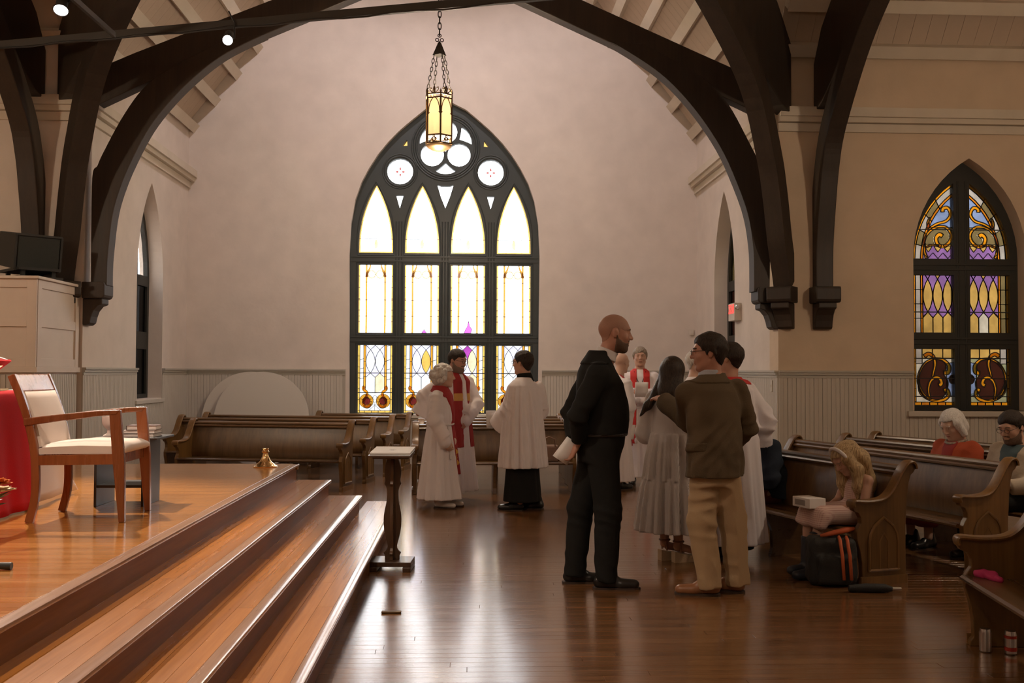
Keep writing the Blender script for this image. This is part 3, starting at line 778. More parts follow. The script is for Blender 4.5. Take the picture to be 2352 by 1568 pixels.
FOOT = (([(.47, 1.69), (.42, 1.72), (.36, 1.69), (.335, 1.60), (.355, 1.50), (.37, 1.44)], .05, .02), ([(.36, 1.665), (.24, 1.65), (.165, 1.58), (.17, 1.50), (.225, 1.49)], .02, .055),
                        ([(.36, 1.66), (.47, 1.60), (.545, 1.45), (.53, 1.31), (.45, 1.19), (.33, 1.145), (.22, 1.165), (.17, 1.22), (.19, 1.28), (.225, 1.27)], .02, .045),
                        ([(.40, 1.16), (.42, 1.28), (.395, 1.38), (.34, 1.43), (.28, 1.42), (.255, 1.36), (.29, 1.335)], .022, .045), ([(.545, 1.40), (.53, 1.25), (.44, 1.17)], .012, .02))
HEADS = (([(.47, 3.06), (.43, 3.18), (.33, 3.27), (.20, 3.285), (.125, 3.21), (.13, 3.12), (.20, 3.05), (.28, 3.06), (.31, 3.14), (.27, 3.19), (.23, 3.17)], .022, .05), ([(.40, 3.26), (.30, 3.32), (.18, 3.36), (.125, 3.44), (.16, 3.52), (.22, 3.51), (.225, 3.47)], .025, .045),
                        ([(.43, 2.90), (.455, 2.98), (.45, 3.08)], .04, .012), ([(.40, 3.27), (.41, 3.34), (.385, 3.40)], .045, .012), ([(.44, 3.03), (.36, 3.06), (.28, 3.05)], .02, .02))
# ---------------------------------------------------------------- the nave window of yellow, purple and blue glass
NX, NY = 6.06, 11.95
window_2 = struct('window_2', (NX, NY, 0), 'two light pointed window of purple and yellow stained glass', 'window')
R1, R2, R3 = (1.09, 1.784), (1.98, 2.69), (2.89, 3.83)
def arc(u_off, z): R = 1.124 - u_off; return -.524 + math.sqrt(max(0, R * R - (z - 2.89) ** 2))
def arcpts(off, z0=2.89, u_min=.10, n=10):
    R = 1.124 - off; zt = 2.89 + math.sqrt(R * R - (u_min + .524) ** 2); return [(arc(off, lerp(z0, zt, k / n)), lerp(z0, zt, k / n)) for k in range(n + 1)]
hol = []
for s in (-1, 1):
    for r in (R1, R2): hol.append(rect(min(s * .1, s * .6), r[0], max(s * .1, s * .6), r[1]))
    hol.append([(s * a, b) for a, b in [(.10, 2.89)] + arcpts(0)])
m = MB(); m.plate([(u - NX, z) for u, z in pointed(cx=NX, hw=.72, z0=1.0, zs=2.88, za=4.12)], 0, .09, FW, hol); m.build('window_frame', 'frame_paint_nave', window_2)
m = MB()
for dx in (-.05, .05): m.tube([(dx, 0, 1.05), (dx, 0, 3.85)], .012, 6)
for z in (1.88, 2.79):
    for dz in (-.03, .03): m.box((-.68, -.015, z + dz - .012), (.68, 0, z + dz + .012))
m.build('moulding', 'frame_paint_nave', window_2)
m = MB(); m.box((-.80, -.27, .965), (.80, .0, 1.03)); m.build('window_sill', 'beadboard_paint', window_2, bevel=.005)
for s in (-1, 1):
    f0 = lambda u, v, t, s=s: (s * u, .04 + t, v); f1 = lambda u, v, t, s=s: (s * u, .032 + t, v); f2 = lambda u, v, t, s=s: (s * u, .024 + t, v)
    def cell(P, lead, poly, mat, f=f0, w=.009, name='pane'): pane(P, poly, f, mat, name=name); cames(lead, poly, f, 0, True, w)
    def sub(name): o = bpy.data.objects.new(name, None); link(o, window_2); return o
    # middle: three vesicas
    P = sub('stained_light'); L = MB(); z0, z1 = R2
    for a, b in zip(seg(z0, z1, 4), seg(z0, z1, 4)[1:]):
        cell(P, L, rect(.568, a, .6, b), 'nave_amber'); cell(P, L, rect(.502, a, .568, b), 'nave_grey' if s < 0 else 'nave_olive'); cell(P, L, rect(.475, a, .502, b), 'nave_orange')
    pitch = .125
    vs = [vesica(.1625 + pitch * k, 2.235, 2.64, .06) for k in range(3)]
    for k, v in enumerate(vs): cell(P, L, v, 'nave_yellow')
    for k in range(4):
        xm = .10 + pitch * k; hl = [(xm, 2.4375)]
        lft = vs[k - 1] if k > 0 else None; rgt = vs[k] if k < 3 else None
        upL = [lft[j] for j in range(4, 9)] if lft else [(xm, 2.4375), (xm, 2.69)]
        upR = [rgt[j] for j in range(8, 13)] if rgt else [(xm, 2.69), (xm, 2.4375)]
        cell(P, L, upL + ([(lft[8][0] + .03, 2.69)] if lft else []) + ([(rgt[8][0] - .03, 2.69)] if rgt else []) + upR, 'nave_purple', f0)
        dnL = [lft[j] for j in range(4, -1, -1)] if lft else [(xm, 2.4375), (xm, 2.18)]
        dnR = [rgt[0]] + [rgt[j] for j in (15, 14, 13, 12)] if rgt else [(xm, 2.18), (xm, 2.4375)]
        mid = [(xm, 2.165)] if lft and rgt else []
        cell(P, L, dnL + mid + dnR, 'nave_purple', f0)
        if k < 3:
            x = .1625 + pitch * k
            cell(P, L, [(x - .03, 2.69), (x + .03, 2.69), (x, 2.64)], 'nave_yellow' if k == 1 else 'nave_purple')
            cell(P, L, [(x - pitch / 2, 1.98), (x + pitch / 2, 1.98), (x + pitch / 2, 2.165), (x, 2.235), (x - pitch / 2, 2.165)], 'nave_white' if (s > 0 and k == 1) else 'nave_yellow')
    L.box((min(s * .1, s * .6), .028, 2.228), (max(s * .1, s * .6), .04, 2.242)); L.build('lead_came', 'lead', P)
    # foot: maroon with amber scrolls
    P = sub('stained_light'); L = MB(); z0, z1 = R1
    for a, b in zip(seg(z0 + .045, z1, 4), seg(z0 + .045, z1, 4)[1:]): cell(P, L, rect(.57, a, .6, b), 'nave_amber')
    for a, b in zip(seg(.1, .6, 5), seg(.1, .6, 5)[1:]): cell(P, L, rect(a, z0, b, z0 + .04), 'nave_amber' if int(a * 10) % 2 else 'nave_orange')
    for k in range(3): cell(P, L, rect(.10 + .13 * k, 1.67, .23 + .13 * k, z1), 'nave_yellow')
    SC_ = [ribbon(p_, a_, b_, 5) for p_, a_, b_ in FOOT]
    cell(P, L, rect(.49, 1.60, .57, z1), 'nave_grey'); base = ([(.49, 1.67), (.49, 1.60), (.57, 1.60), (.57, 1.13), (.10, 1.13), (.10, 1.22), (.19, 1.26), (.19, 1.60), (.10, 1.63), (.10, 1.67)])
    cell(P, L, [(.10, 1.62), (.20, 1.60), (.185, 1.40), (.20, 1.22), (.10, 1.20)], 'nave_blue')
    blob = smooth_path([(.36, 1.66), (.24, 1.64), (.19, 1.55), (.225, 1.48), (.17, 1.38), (.19, 1.27), (.26, 1.17), (.38, 1.155), (.47, 1.21), (.535, 1.33), (.54, 1.45), (.50, 1.56), (.43, 1.64), (.36, 1.66)], 4)[:-1]
    pane_minus(P, base, [blob] + SC_, f0, 'nave_white' if s < 0 else 'nave_green'); pane_minus(P, blob, SC_, f1, 'nave_maroon'); cames(L, blob, f1, 0)
    cell(P, L, ring(.10, 1.41, .06, -90, 90, 10), 'nave_maroon', f1)
    for pts, w0, w1 in FOOT:
        cell(P, L, ribbon(pts, w0, w1, 5), 'nave_amber', f2, .011)
    for z in (1.665, 1.42, 1.20): L.box((min(s * .1, s * .6), .014, z - .006), (max(s * .1, s * .6), .024, z + .006))
    L.build('lead_came', 'lead', P)
    # head: blue with amber scrolls over purple
    P = sub('stained_light'); L = MB()
    A0, A1, A2, A3 = arcpts(0), arcpts(.03), arcpts(.10), arcpts(.13)
    for k in range(0, 10, 2):
        cell(P, L, A0[k:k + 3] + list(reversed(A1[k:k + 3])), 'nave_amber'); cell(P, L, A1[k:k + 3] + list(reversed(A2[k:k + 3])), 'nave_olive' if k % 4 else 'nave_grey'); cell(P, L, A2[k:k + 3] + list(reversed(A3[k:k + 3])), 'nave_orange')
    inner = [(.10, 2.89)] + A3
    SC_ = [ribbon(p_, a_, b_, 5) for p_, a_, b_ in HEADS]; YL = [[(.115 + .12 * k, 3.07), (.215 + .12 * k, 3.07), (.20 + .12 * k, 3.02), (.165 + .12 * k, 2.975), (.13 + .12 * k, 3.02)] for k in range(3)]
    for za_, zb_, mt_ in ((3.28, 4.0, 'nave_blue'), (3.05, 3.28, 'nave_olive'), (2.89, 3.05, 'nave_purple')): pane_minus(P, clip(inner, za_, zb_), SC_ + YL, f0, mt_); cames(L, clip(inner, za_, zb_), f0, 0)
    for k in range(3): cell(P, L, [(.115 + .12 * k, 3.07), (.215 + .12 * k, 3.07), (.20 + .12 * k, 3.02), (.165 + .12 * k, 2.975), (.13 + .12 * k, 3.02)], 'nave_yellow', f1)
    for k in range(3): x = .16 + .125 * k; cames(L, [(x - .06, 2.965), (x, 2.895), (x + .06, 2.965)], f1, 0, False)
    for pts, w0, w1 in HEADS:
        cell(P, L, ribbon(pts, w0, w1, 5), 'nave_amber', f2, .011)
    L.box((min(s * .1, s * .56), .014, 3.245), (max(s * .1, s * .56), .024, 3.257)); L.build('lead_came', 'lead', P)

# ---------------------------------------------------------------- the two lancets in the side walls of the recess
for nm, wx, sg, yc in (('window_3', XL, -1, 14.19), ('window_4', XR, 1, 14.27)):
    w = struct(nm, (wx, yc, 0), 'narrow pointed window in the ' + ('left' if sg < 0 else 'right') + ' side wall of the window recess', 'window')
    f = lambda u, v, t, sg=sg: (sg * t, u, v)
    hol = []
    for s in (-1, 1):
        for r in (R1, R2): hol.append(rect(min(s * .07, s * .49), r[0] + .05, max(s * .07, s * .49), r[1]))
        hol.append([(s * a, b) for a, b in [(.07, 2.84), (.49, 2.84), (.47, 3.05), (.40, 3.33), (.29, 3.58), (.15, 3.80), (.07, 3.88)]])
    m = MB(); m.plate(pointed(hw=.60, z0=1.04, zs=2.75, za=4.15), .2, .26, f, hol); m.build('window_frame', 'frame_paint_nave', w)
    for k, h in enumerate(hol): pane(w, h, f, ('nave_dark', 'nave_dark', 'glass_white')[k % 3] if sg < 0 else ('nave_olive', 'nave_maroon', 'nave_olive')[k % 3], .23)
    m = MB(); m.box((-.04 if sg > 0 else -.3, -.62, 1.02), (.3 if sg > 0 else .04, .62, 1.07)); m.build('window_sill', 'beadboard_paint', w, bevel=.004)

# ---------------------------------------------------------------- outside
plain('outside_ground_stone', (.20, .20, .19), .9, var=.2); plain('dimming_wall_stone', (.40, .40, .41), .9, var=.1); plain('blocker_brick', (.55, .50, .45), .9, var=.2)
g = struct('ground_outside', (0, 0, 0)); m = MB(); m.box((-60, 16.4, -.5), (60, 90, -.4)); m.box((3.8, 12.2, -.5), (60, 16.4, -.4)); m.box((-60, 0, -.5), (-10.9, 16.4, -.4)); m.build('paving', 'outside_ground_stone', g)
m = MB(); m.box((-30, 0, -.45), (30, .4, 2.62)); m.box((-30, -.05, 2.62), (30, .45, 2.76)); m.build('dimming_wall', 'dimming_wall_stone', None, label='added long grey wall outside, dimming the low panes of the tall window', cat='wall', loc=(0, 42, 0))  # added to darken what shows through the lowest panes
m = MB(); m.box((0, 0, -.45), (8, .3, 6.2)); m.box((0, -.1, 6.2), (8, .4, 6.35)); m.build('window_blocker', 'blocker_brick', None, label='added brick building close outside the purple and yellow window', cat='blocker', loc=(4.6, 14.4, 0))  # added wall that blocks the sky so the nave window stays dim
# ================================================================== furniture and fittings
wood('pew_back_wood', (.074, .037, .013), (.165, .088, .033), .33, 2, .55, coat=.25, bump=.3, coatr=.3, rvar=.12)
END = [(-.19, 0), (-.185, .03), (-.17, .05), (-.172, .15), (-.19, .25), (-.212, .32), (-.215, .37), (-.195, .405), (-.178, .43), (-.18, .47), (-.20, .505), (-.235, .52), (-.25, .545), (-.247, .575), (-.23, .588),
       (-.14, .582), (-.05, .585), (.02, .60), (.075, .64), (.12, .70), (.16, .765), (.195, .815), (.225, .842), (.255, .85), (.28, .835), (.288, .80), (.272, .775), (.25, .76), (.228, .70), (.212, .58), (.20, .40), (.198, .15), (.20, .04), (.19, 0)]
CAP = [(-.238, .548), (-.244, .57), (-.228, .584), (-.14, .578), (-.05, .581), (.02, .596), (.075, .636), (.12, .696), (.16, .761), (.195, .811), (.225, .838), (.255, .846), (.277, .83), (.284, .80)]
_pew = {}
def pew_meshes(L):
    if L in _pew: return _pew[L]
    d = {}; f = lambda u, v, t: (t, u, v)
    m = MB(); m.plate(END, 0, .045, f); d['end'] = m.mesh('end_panel', 'pew_end_wood')
    m = MB(); rows = []
    P = smooth_path(CAP, 3)
    for i, p in enumerate(P):
        a = Vector(P[max(i - 1, 0)]); b = Vector(P[min(i + 1, len(P) - 1)]); t = (b - a).normalized(); n = Vector((-t.y, t.x)) * -1
        if n.y < -.2 and i < len(P) / 2 and i > 4: n = -n
        rows.append((p, n))
    sec = [(-.017, -.006), (-.022, .004), (-.015, .014), (.0225, .018), (.06, .014), (.067, .004), (.062, -.006)]
    rr = []
    for p, n in rows:
        nn = Vector((-n.x, -n.y)) if n.y < 0 else n
        nn = n if Vector(p).x > .2 or True else nn
        q = Vector(p) - Vector((0.05, .5)); nn = nn if nn.dot(Vector(p) - Vector((.05, .45))) > 0 else -nn
        rr.append([(x, p[0] + nn.x * o, p[1] + nn.y * o) for x, o in sec])
    m.grid(rr); n_ = len(sec)
    for r in (rr[0], rr[-1]): m.add(r, [tuple(range(n_))])
    d['cap'] = m.mesh('arm_cap', 'pew_end_wood', True)
    for side, x in (('o0', -.006), ('o1', .051)):
        m = MB(); arch = [(-.115, .10), (-.115, .30), (-.105, .355), (-.075, .405), (-.03, .44), (.005, .465), (.04, .44), (.085, .405), (.115, .355), (.125, .30), (.125, .10)]
        m.tube([(x, a, b) for a, b in arch], .011, 6); m.tube([(x, -.125, .10), (x, .135, .10)], .011, 6); m.tube([(x, -.03, .10), (x, -.03, .30), (x, .005, .36)], .007, 6); m.tube([(x, .04, .10), (x, .04, .30), (x, .005, .36)], .007, 6)
        m.box((x - .008, -.19, .0), (x + .008, .2, .06))
        d[side] = m.mesh('arch_moulding', 'pew_end_wood', True)
        m = MB(); m.plate([(a * .9 + .0005, b) for a, b in arch], x - .004, x + .003, f); d['p' + side] = m.mesh('arch_panel', 'pew_panel_wood')
    m = MB(); pr = [(-.225, .352), (-.24, .362), (-.24, .374), (-.225, .385), (-.1, .377), (.0, .368), (.12, .362), (.19, .372), (.19, .345), (.0, .338)]
    m.plate(pr, .045, L - .045, f); d['seat'] = m.mesh('seat', 'pew_wood', True)
    m = MB(); prof = [(.165, .37), (.15, .42), (.152, .50), (.17, .60), (.195, .70), (.222, .79)]; fr = smooth_path(prof, 3); bk = [(a + .022, b) for a, b in fr]
    m.plate(fr + list(reversed(bk)), .045, L - .045, f); d['back'] = m.mesh('backrest', 'pew_back_wood', True)
    m = MB(); pr = [(.20, .785), (.194, .80), (.20, .815), (.225, .824), (.252, .818), (.262, .80), (.255, .785)]
    m.plate(pr, .045, L - .045, f); m.plate([(.185, .755), (.18, .77), (.19, .782), (.21, .785), (.25, .785), (.25, .755)], .045, L - .045, f); d['rail'] = m.mesh('top_rail', 'pew_wood', True)
    m = MB(); m.plate([(-.14, 0), (-.12, .06), (-.125, .2), (-.19, .35), (.18, .35), (.16, .2), (.17, .06), (.18, 0)], -.02, .02, f); d['leg'] = m.mesh('support_leg', 'pew_wood')
    _pew[L] = d; return d
def pew(label, x, y, deg, L, group=None, legs=1):
    d = pew_meshes(L); t = thing('pew', label, 'pew', (x, y, 0), math.radians(deg), group)
    def part(name, key, px=0, parent=t, bevel=0):
        o = bpy.data.objects.new(name, d[key]); link(o, parent); o.location = (px, 0, 0)
        return o
    part('seat', 'seat'); part('backrest', 'back'); part('top_rail', 'rail')
    for px_, sd in ((0, 'o0'), (L - .045, 'o1')):
        e = part('end_panel', 'end', px_); b = e.modifiers.new('bevel', 'BEVEL'); b.width = .005; b.segments = 2; b.limit_method = 'ANGLE'
        part('arm_cap', 'cap', 0, e); part('arch_moulding', sd, 0, e); part('arch_panel', 'p' + sd, 0, e)
    for k in range(legs): part('support_leg', 'leg', L * (k + 1) / (legs + 1))
    return t
pew('brown wooden pew where the blond girl sits, black backpack by its end', 2.26, 9.23, -74, 2.4)
pew('brown wooden pew right behind the blond girl, its back bare', 3.05, 9.82, -74, 2.75)
pew('brown wooden pew carrying the woman in orange and the man in the pale jacket', 3.69, 10.14, -70.1, 3.08)
pew('brown wooden pew behind the woman in orange, below the stained window', 4.15, 10.45, -65.5, 3.1)
pew('brown wooden pew with pink cloth on its seat and metal tumblers underneath', 2.93, 5.36, -99.4, 3.0)
def rightend(label, x, y, deg, L):
    a = math.radians(deg); return pew(label, x - L * math.cos(a), y - L * math.sin(a), deg, L)
rightend('dark wooden pew next to the platform, first row before the white discs', -1.49, 12.5, -12, 2.2)
rightend('dark wooden pew, second of the rows in front of the white discs', -1.30, 13.4, -12, 2.85)
rightend('dark wooden pew, third of the rows in front of the white discs', -1.11, 14.3, -12, 2.93)
rightend('dark wooden pew against the far wall, last of the rows before the white discs', -.92, 15.2, -12, 1.5)
for k, w in enumerate(('first', 'second', 'third', 'fourth')):
    pew(w + ' dark wooden pew counted from the robed people toward the tall window', -.66 + .03 * k, 12.25 + .77 * k, 2, 1.98)

# ---------------------------------------------------------------- armchair on the platform
t = thing('armchair', 'wooden armchair with cream upholstery standing on the platform', 'chair', (-2.25, 6.125, .6), math.radians(1))
f = lambda y0: (lambda u, v, q: (u, y0 + q, v))
cw = 'chair_wood'
for s in (-1, 1):
    y = s * .245
    bp = ribbon([(-.275, 0), (-.245, .12), (-.235, .25), (-.245, .42), (-.285, .60), (-.345, .75), (-.395, .855)], .034, .03, 5)
    bp = ribbon([(-.272, 0), (-.242, .13), (-.238, .27), (-.25, .42), (-.285, .58), (-.335, .73), (-.385, .85)], .046, .042, 5)
    m = MB(); m.plate(bp, -.016, .016, f(y)); m.build('back_leg', cw, t, bevel=.005)
    m = MB(); m.plate([(.235, 0), (.268, 0), (.262, .36), (.235, .65), (.172, .65), (.195, .36)], -.017, .017, f(y)); m.build('front_leg', cw, t, bevel=.005)
    m = MB(); m.plate([(-.305, .555), (-.10, .585), (.10, .612), (.215, .622), (.235, .65), (.10, .645), (-.1, .625), (-.31, .60)], -.021, .021, f(y)); m.build('arm', cw, t, bevel=.006)
    m = MB(); m.plate([(-.25, .33), (.21, .335), (.21, .395), (-.25, .385)], -.012, .012, f(y)); m.build('side_rail', cw, t, bevel=.003)
m = MB(); m.box((.20, -.235, .335), (.225, .235, .395)); m.build('front_rail', cw, t); m = MB(); m.box((-.25, -.235, .33), (-.225, .235, .385)); m.build('rear_rail', cw, t)
m = MB()
pr = [(-.245, .39), (.24, .395), (.262, .415), (.258, .445), (.22, .462), (.0, .468), (-.2, .452), (-.245, .43)]
rows = []
for k in range(11):
    y = -.24 + .48 * k / 10; e = 1 - abs(2 * k / 10 - 1) ** 6 * .35
    rows.append([(u, y, .395 + (v - .395) * e) for u, v in pr + [pr[0]]])
m.grid(rows); m.add([r for r in rows[0][:-1]], [tuple(range(8))]); m.add(rows[-1][:-1], [tuple(range(8))])
m.build('seat_cushion', 'upholstery', t, smooth='all')
m = MB(); bl = [(-.235, .43), (-.255, .52), (-.285, .62), (-.32, .71), (-.338, .75)]; rows = []
for k in range(9):
    y = -.222 + .444 * k / 8; bul = .02 * (1 - abs(2 * k / 8 - 1) ** 3)
    rows.append([(u + .018 + bul, y, v + .004) for u, v in bl] + [(u - .012, y, v) for u, v in reversed(bl)] + [(bl[0][0] + .018 + bul, y, bl[0][1] + .004)])
m.grid(rows); m.add(rows[0][:-1], [tuple(range(len(rows[0]) - 1))]); m.add(rows[-1][:-1], [tuple(range(len(rows[0]) - 1))])
m.build('back_cushion', 'upholstery', t, smooth='all')
m = MB(); m.plate([(-.325, .755), (-.37, .855), (-.392, .85), (-.347, .745)], -.245, .245, f(0)); m.build('top_rail', cw, t, bevel=.006)

# ---------------------------------------------------------------- altar table, its cloths, book, flowers
t = thing('altar_table', 'altar table under red and white cloths on the platform', 'table', (-3.35, 6.1, .6))
m = MB(); m.box((-.5, -1.2, .70), (.5, .80, .735)); m.build('table_top', 'chair_wood', t)
for sx in (-1, 1):
    for sy in (-1, 1): m = MB(); m.box((sx * .44 - .03, -.2 + sy * .92 - .03, 0), (sx * .44 + .03, -.2 + sy * .92 + .03, .70)); m.build('leg', 'chair_wood', t)
def drape(name, x0, x1, y0, y1, zt, zb, amp, freq, mat, label, flare=.0, cat='altar cloth', lift=0.0, corner=0.0):
    """a cloth over the table: top and a hanging front face toward +x, folds deepening downward"""
    ny, rows = 60, []
    prof = [(x0, 0), (x1 - .03, 0), (x1 - .008, -.006), (x1, -.02)]
    for k in range(1, 15): prof.append((x1 + .004, -.02 + (zb - zt + .02) * k / 14))
    for j in range(ny + 1):
        y = lerp(y0, y1, j / ny); r = []
        for i, (x, dz) in enumerate(prof):
            q = max(0, -dz) / (zt - zb); w = amp * q * (math.sin(freq * y) + .5 * math.sin(freq * 2.3 * y + 1)) + flare * q * q
            r.append((x + w, y + corner * q * q * ((j / ny) ** 2), zt + dz + lift * q * math.sin(freq * .5 * y)))
        rows.append(r)
    m = MB(); m.grid(rows); o = m.build(name, mat, None, smooth='all', label=label, cat=cat)
    md = o.modifiers.new('thickness', 'SOLIDIFY'); md.thickness = .004; md.offset = 1
    return o
drape('altar_cloth', -3.80, -2.838, 6.38, 6.93, 1.340, .625, .022, 9, 'white_cloth', 'white altar cloth hanging to the platform behind the armchair', .06, corner=.36)
drape('altar_frontal', -3.60, -2.805, 4.9, 6.48, 1.3465, .612, .012, 14, 'red_cloth', 'red cloth hanging over the front of the altar', .07)
t = thing('altar_book', 'open book with a red cover propped up on the altar', 'book', (-3.06, 6.2, 1.352), math.radians(4))
M = rot('Y', -38)
m = MB(); m.box((-.02, -.20, .02), (.27, .20, .032), M); m.build('cover', 'red_cloth', t)
for s in (-1, 1):
    m = MB(); rows = [[M @ Vector((x, s * (.005 + .19 * k / 6), .034 + .022 * math.sin(math.pi * (k / 6) ** .6))) for x in (-.005, .26)] for k in range(7)]
    m.grid(rows); o = m.build('page_block', 'paper', t, smooth='all'); md = o.modifiers.new('thickness', 'SOLIDIFY'); md.thickness = .012; md.offset = 0
m = MB(); m.bar(M @ Vector((.0, 0, .012)), M @ Vector((.24, 0, .012)), .2, .012); m.bar((.19, 0, .0), (.19, 0, .16), .02, .02); m.box((-.03, -.1, 0), (.22, .1, .012)); m.build('book_stand', 'brass', t)

plain('petal_yellow', (.75, .45, .06), .6); plain('petal_orange', (.75, .22, .05), .6); plain('petal_cream', (.80, .70, .48), .6); plain('petal_red', (.55, .06, .03), .6); plain('leaf_green', (.09, .12, .04), .5); plain('leaf_dark', (.05, .06, .025), .5)
t = thing('flower_arrangement', 'yellow, orange and cream flower arrangement before the red altar cloth', 'flowers', (-2.60, 5.32, .6))
m = MB(); m.lathe([(.05, 0), (.07, .02), (.09, .08), (.10, .14), (.085, .15)], 20); m.build('vase', 'painted_black', t, smooth=True)
fr = random.Random(5)
def bloom(m, c, r, n=9, rings=3):
    c = Vector(c)
    for k in range(rings):
        rr = r * (1 - .28 * k)
        for j in range(n - 2 * k):
            a = 2 * math.pi * j / (n - 2 * k) + k * .4; e = .25 + .38 * k
            d = Vector((math.cos(a) * math.cos(e), math.sin(a) * math.cos(e), math.sin(e))); sd = Vector((-math.sin(a), math.cos(a), 0)) * rr * .45; up = d.cross(sd).normalized() * rr * .12
            m.add([c, c + d * rr * .55 + sd + up, c + d * rr - up * .5, c + d * rr * .55 - sd + up], [(0, 1, 2, 3)])
for k in range(26):
    a = fr.uniform(0, 6.28); e = fr.uniform(.05, 1.35); R_ = fr.uniform(.12, .20); c = (R_ * math.cos(a) * math.cos(e), R_ * math.sin(a) * math.cos(e), .20 + R_ * 1.05 * math.sin(e))
    mt = fr.choice(('petal_yellow', 'petal_orange', 'petal_cream', 'petal_orange', 'petal_cream', 'petal_red'))
    m = MB(); bloom(m, c, fr.uniform(.05, .08)); m.build('bloom', mt, t)
for k in range(3):
    m = MB(); bx, by = .07 * k - .02, .06 - .05 * k
    for j in range(26):
        q = j / 25; w = .055 * (1 - q) + .006; z = .27 + .13 * q
        for s in (-1, 1): m.add([(bx + .04 * q, by, z), (bx + .04 * q + s * w * .6, by - w * .4, z + .02), (bx + .04 * q + s * w, by - w * .6, z + .045), (bx + .04 * q + s * w * .3, by + .004, z + .03)], [(0, 1, 2, 3)])
    m.build('plume', 'petal_yellow', t)
for k in range(22):
    a = fr.uniform(0, 6.28); d = Vector((math.cos(a), math.sin(a), fr.uniform(-.1, .5))); L = fr.uniform(.18, .26); b = Vector((0, 0, .15)); s = Vector((-math.sin(a), math.cos(a), .2)) * .03
    m = MB(); m.add([b, b + d * L * .5 + s, b + d * L, b + d * L * .5 - s], [(0, 1, 2, 3)]); m.build('leaf', fr.choice(('leaf_green', 'leaf_dark')), t)

t = thing('microphone_stand', 'black microphone stand with its foot on the platform edge by the flowers', 'stand', (-2.32, 4.5, .6))
for a in (0, 120, 240):
    d = Vector((math.cos(math.radians(a)), math.sin(math.radians(a)), 0)); m = MB(); m.tube([Vector((0, 0, .07)), d * .24 + Vector((0, 0, .016))], .009, 8); m.build('leg', 'black_metal', t)
    m = MB(); m.tube([d * .22 + Vector((0, 0, .02)), d * .32 + Vector((0, 0, .017))], [.014, .017], 10); m.build('rubber_foot', 'painted_black', t, smooth=True)
m = MB(); m.tube([(0, 0, .05), (0, 0, 1.25)], .011, 10); m.build('pole', 'black_metal', t)
m = MB(); m.tube([(0, 0, 1.25), (.02, 0, 1.33), (.05, 0, 1.42)], [.012, .014, .024], 10); m.build('microphone', 'steel_dark', t)

# ---------------------------------------------------------------- black rack with chalice and books
t = thing('shelf_rack', 'small black open shelf rack behind the armchair', 'shelf', (-2.245, 6.72, .6))
for s in (-1, 1): m = MB(); m.box((s * .15 - .008, -.17, 0), (s * .15 + .008, .17, .43)); m.build('side_panel', 'painted_black', t, bevel=.002)
for z in (.12, .345): m = MB(); m.box((-.142, -.16, z), (.142, .16, z + .018)); m.build('shelf', 'painted_black', t)
m = MB(); m.box((-.17, -.19, .43), (.245, .19, .445)); m.build('top_board', 'painted_black', t, bevel=.003)
plain('glazed_white', (.68, .60, .56), .35); plain('book_brown', (.09, .055, .05), .7); plain('book_grey', (.16, .14, .13), .7)
m = MB(); m.lathe([(.038, 0), (.036, .008), (.014, .02), (.012, .045), (.03, .06), (.044, .085), (.046, .13), (.043, .13), (.040, .09)], 20); m.build('chalice', 'glazed_white', None, smooth=True, label='white stem cup standing on the black shelf rack', cat='cup', loc=(-2.35, 6.66, 1.0455))
for k, (mt, dz, hh, sx, lb) in enumerate((('book_grey', 0, .024, .11, 'thin grey book at the bottom of the pile on the black rack'), ('paper_shade', .0245, .02, .10, 'pale book in the middle of the pile on the black rack'), ('book_brown', .045, .03, .095, 'brown book on top of the pile on the black rack'))):
    t = thing('book', lb, 'book', (-2.14 + .008 * k, 6.66, 1.0455 + dz), math.radians(4 * k - 4), 'books on the black rack')
    m = MB(); m.box((-sx + .004, -.07, .003), (sx - .004, .07, hh - .003)); m.build('pages', 'paper', t)
    m = MB(); m.box((-sx, -.074, 0), (sx, .074, .003)); m.box((-sx, -.074, hh - .003), (sx, .074, hh)); m.box((-sx, -.074, .003), (-sx + .004, .074, hh - .003)); m.build('cover', mt, t)

m = MB(); m.lathe([(.108, 0), (.11, .008), (.10, .014), (.085, .022), (.078, .032), (.062, .042), (.045, .062), (.032, .09), (.025, .115), (.023, .125), (.032, .13), (.034, .14), (.027, .148), (.024, .155), (.03, .165), (.028, .17), (.016, .17), (.014, .12)], 32)
m.build('candlestick_base', 'brass', None, smooth=True, label='polished brass candlestick foot on the platform corner', cat='candlestick', loc=(-1.85, 9.25, .6))

# ---------------------------------------------------------------- kneeling desk with crossed wavy planks
t = thing('reading_stand', 'narrow wooden reading stand with a sheet of paper, at the foot of the steps', 'stand', (-.56, 7.56, 0), math.radians(-4))
prof = [(.0, .055), (.030, .055), (.05, .02 + .045), (.07, .045), (.10, .035), (.17, .052), (.24, .064), (.31, .066), (.37, .058), (.43, .046), (.50, .042), (.545, .050), (.565, .064), (.59, .056), (.64, .062), (.69, .060), (.74, .045), (.78, .03), (.82, .028)]
lft = [(-w, z + .07) for z, w in prof]; rgt = [(w, z + .07) for z, w in prof]
m = MB(); m.plate(smooth_path(lft, 3) + list(reversed(smooth_path(rgt, 3))), -.012, .012, lambda u, v, q: (u, q, v)); m.build('wavy_plank', 'lectern_wood', t, bevel=.003)
m = MB(); m.plate(smooth_path(lft, 3) + list(reversed(smooth_path(rgt, 3))), -.012, .012, lambda u, v, q: (q, u, v)); m.build('wavy_plank', 'lectern_wood', t, bevel=.003)
m = MB(); m.box((-.155, -.13, .035), (.155, .13, .07)); m.build('base', 'lectern_wood', t, bevel=.004)
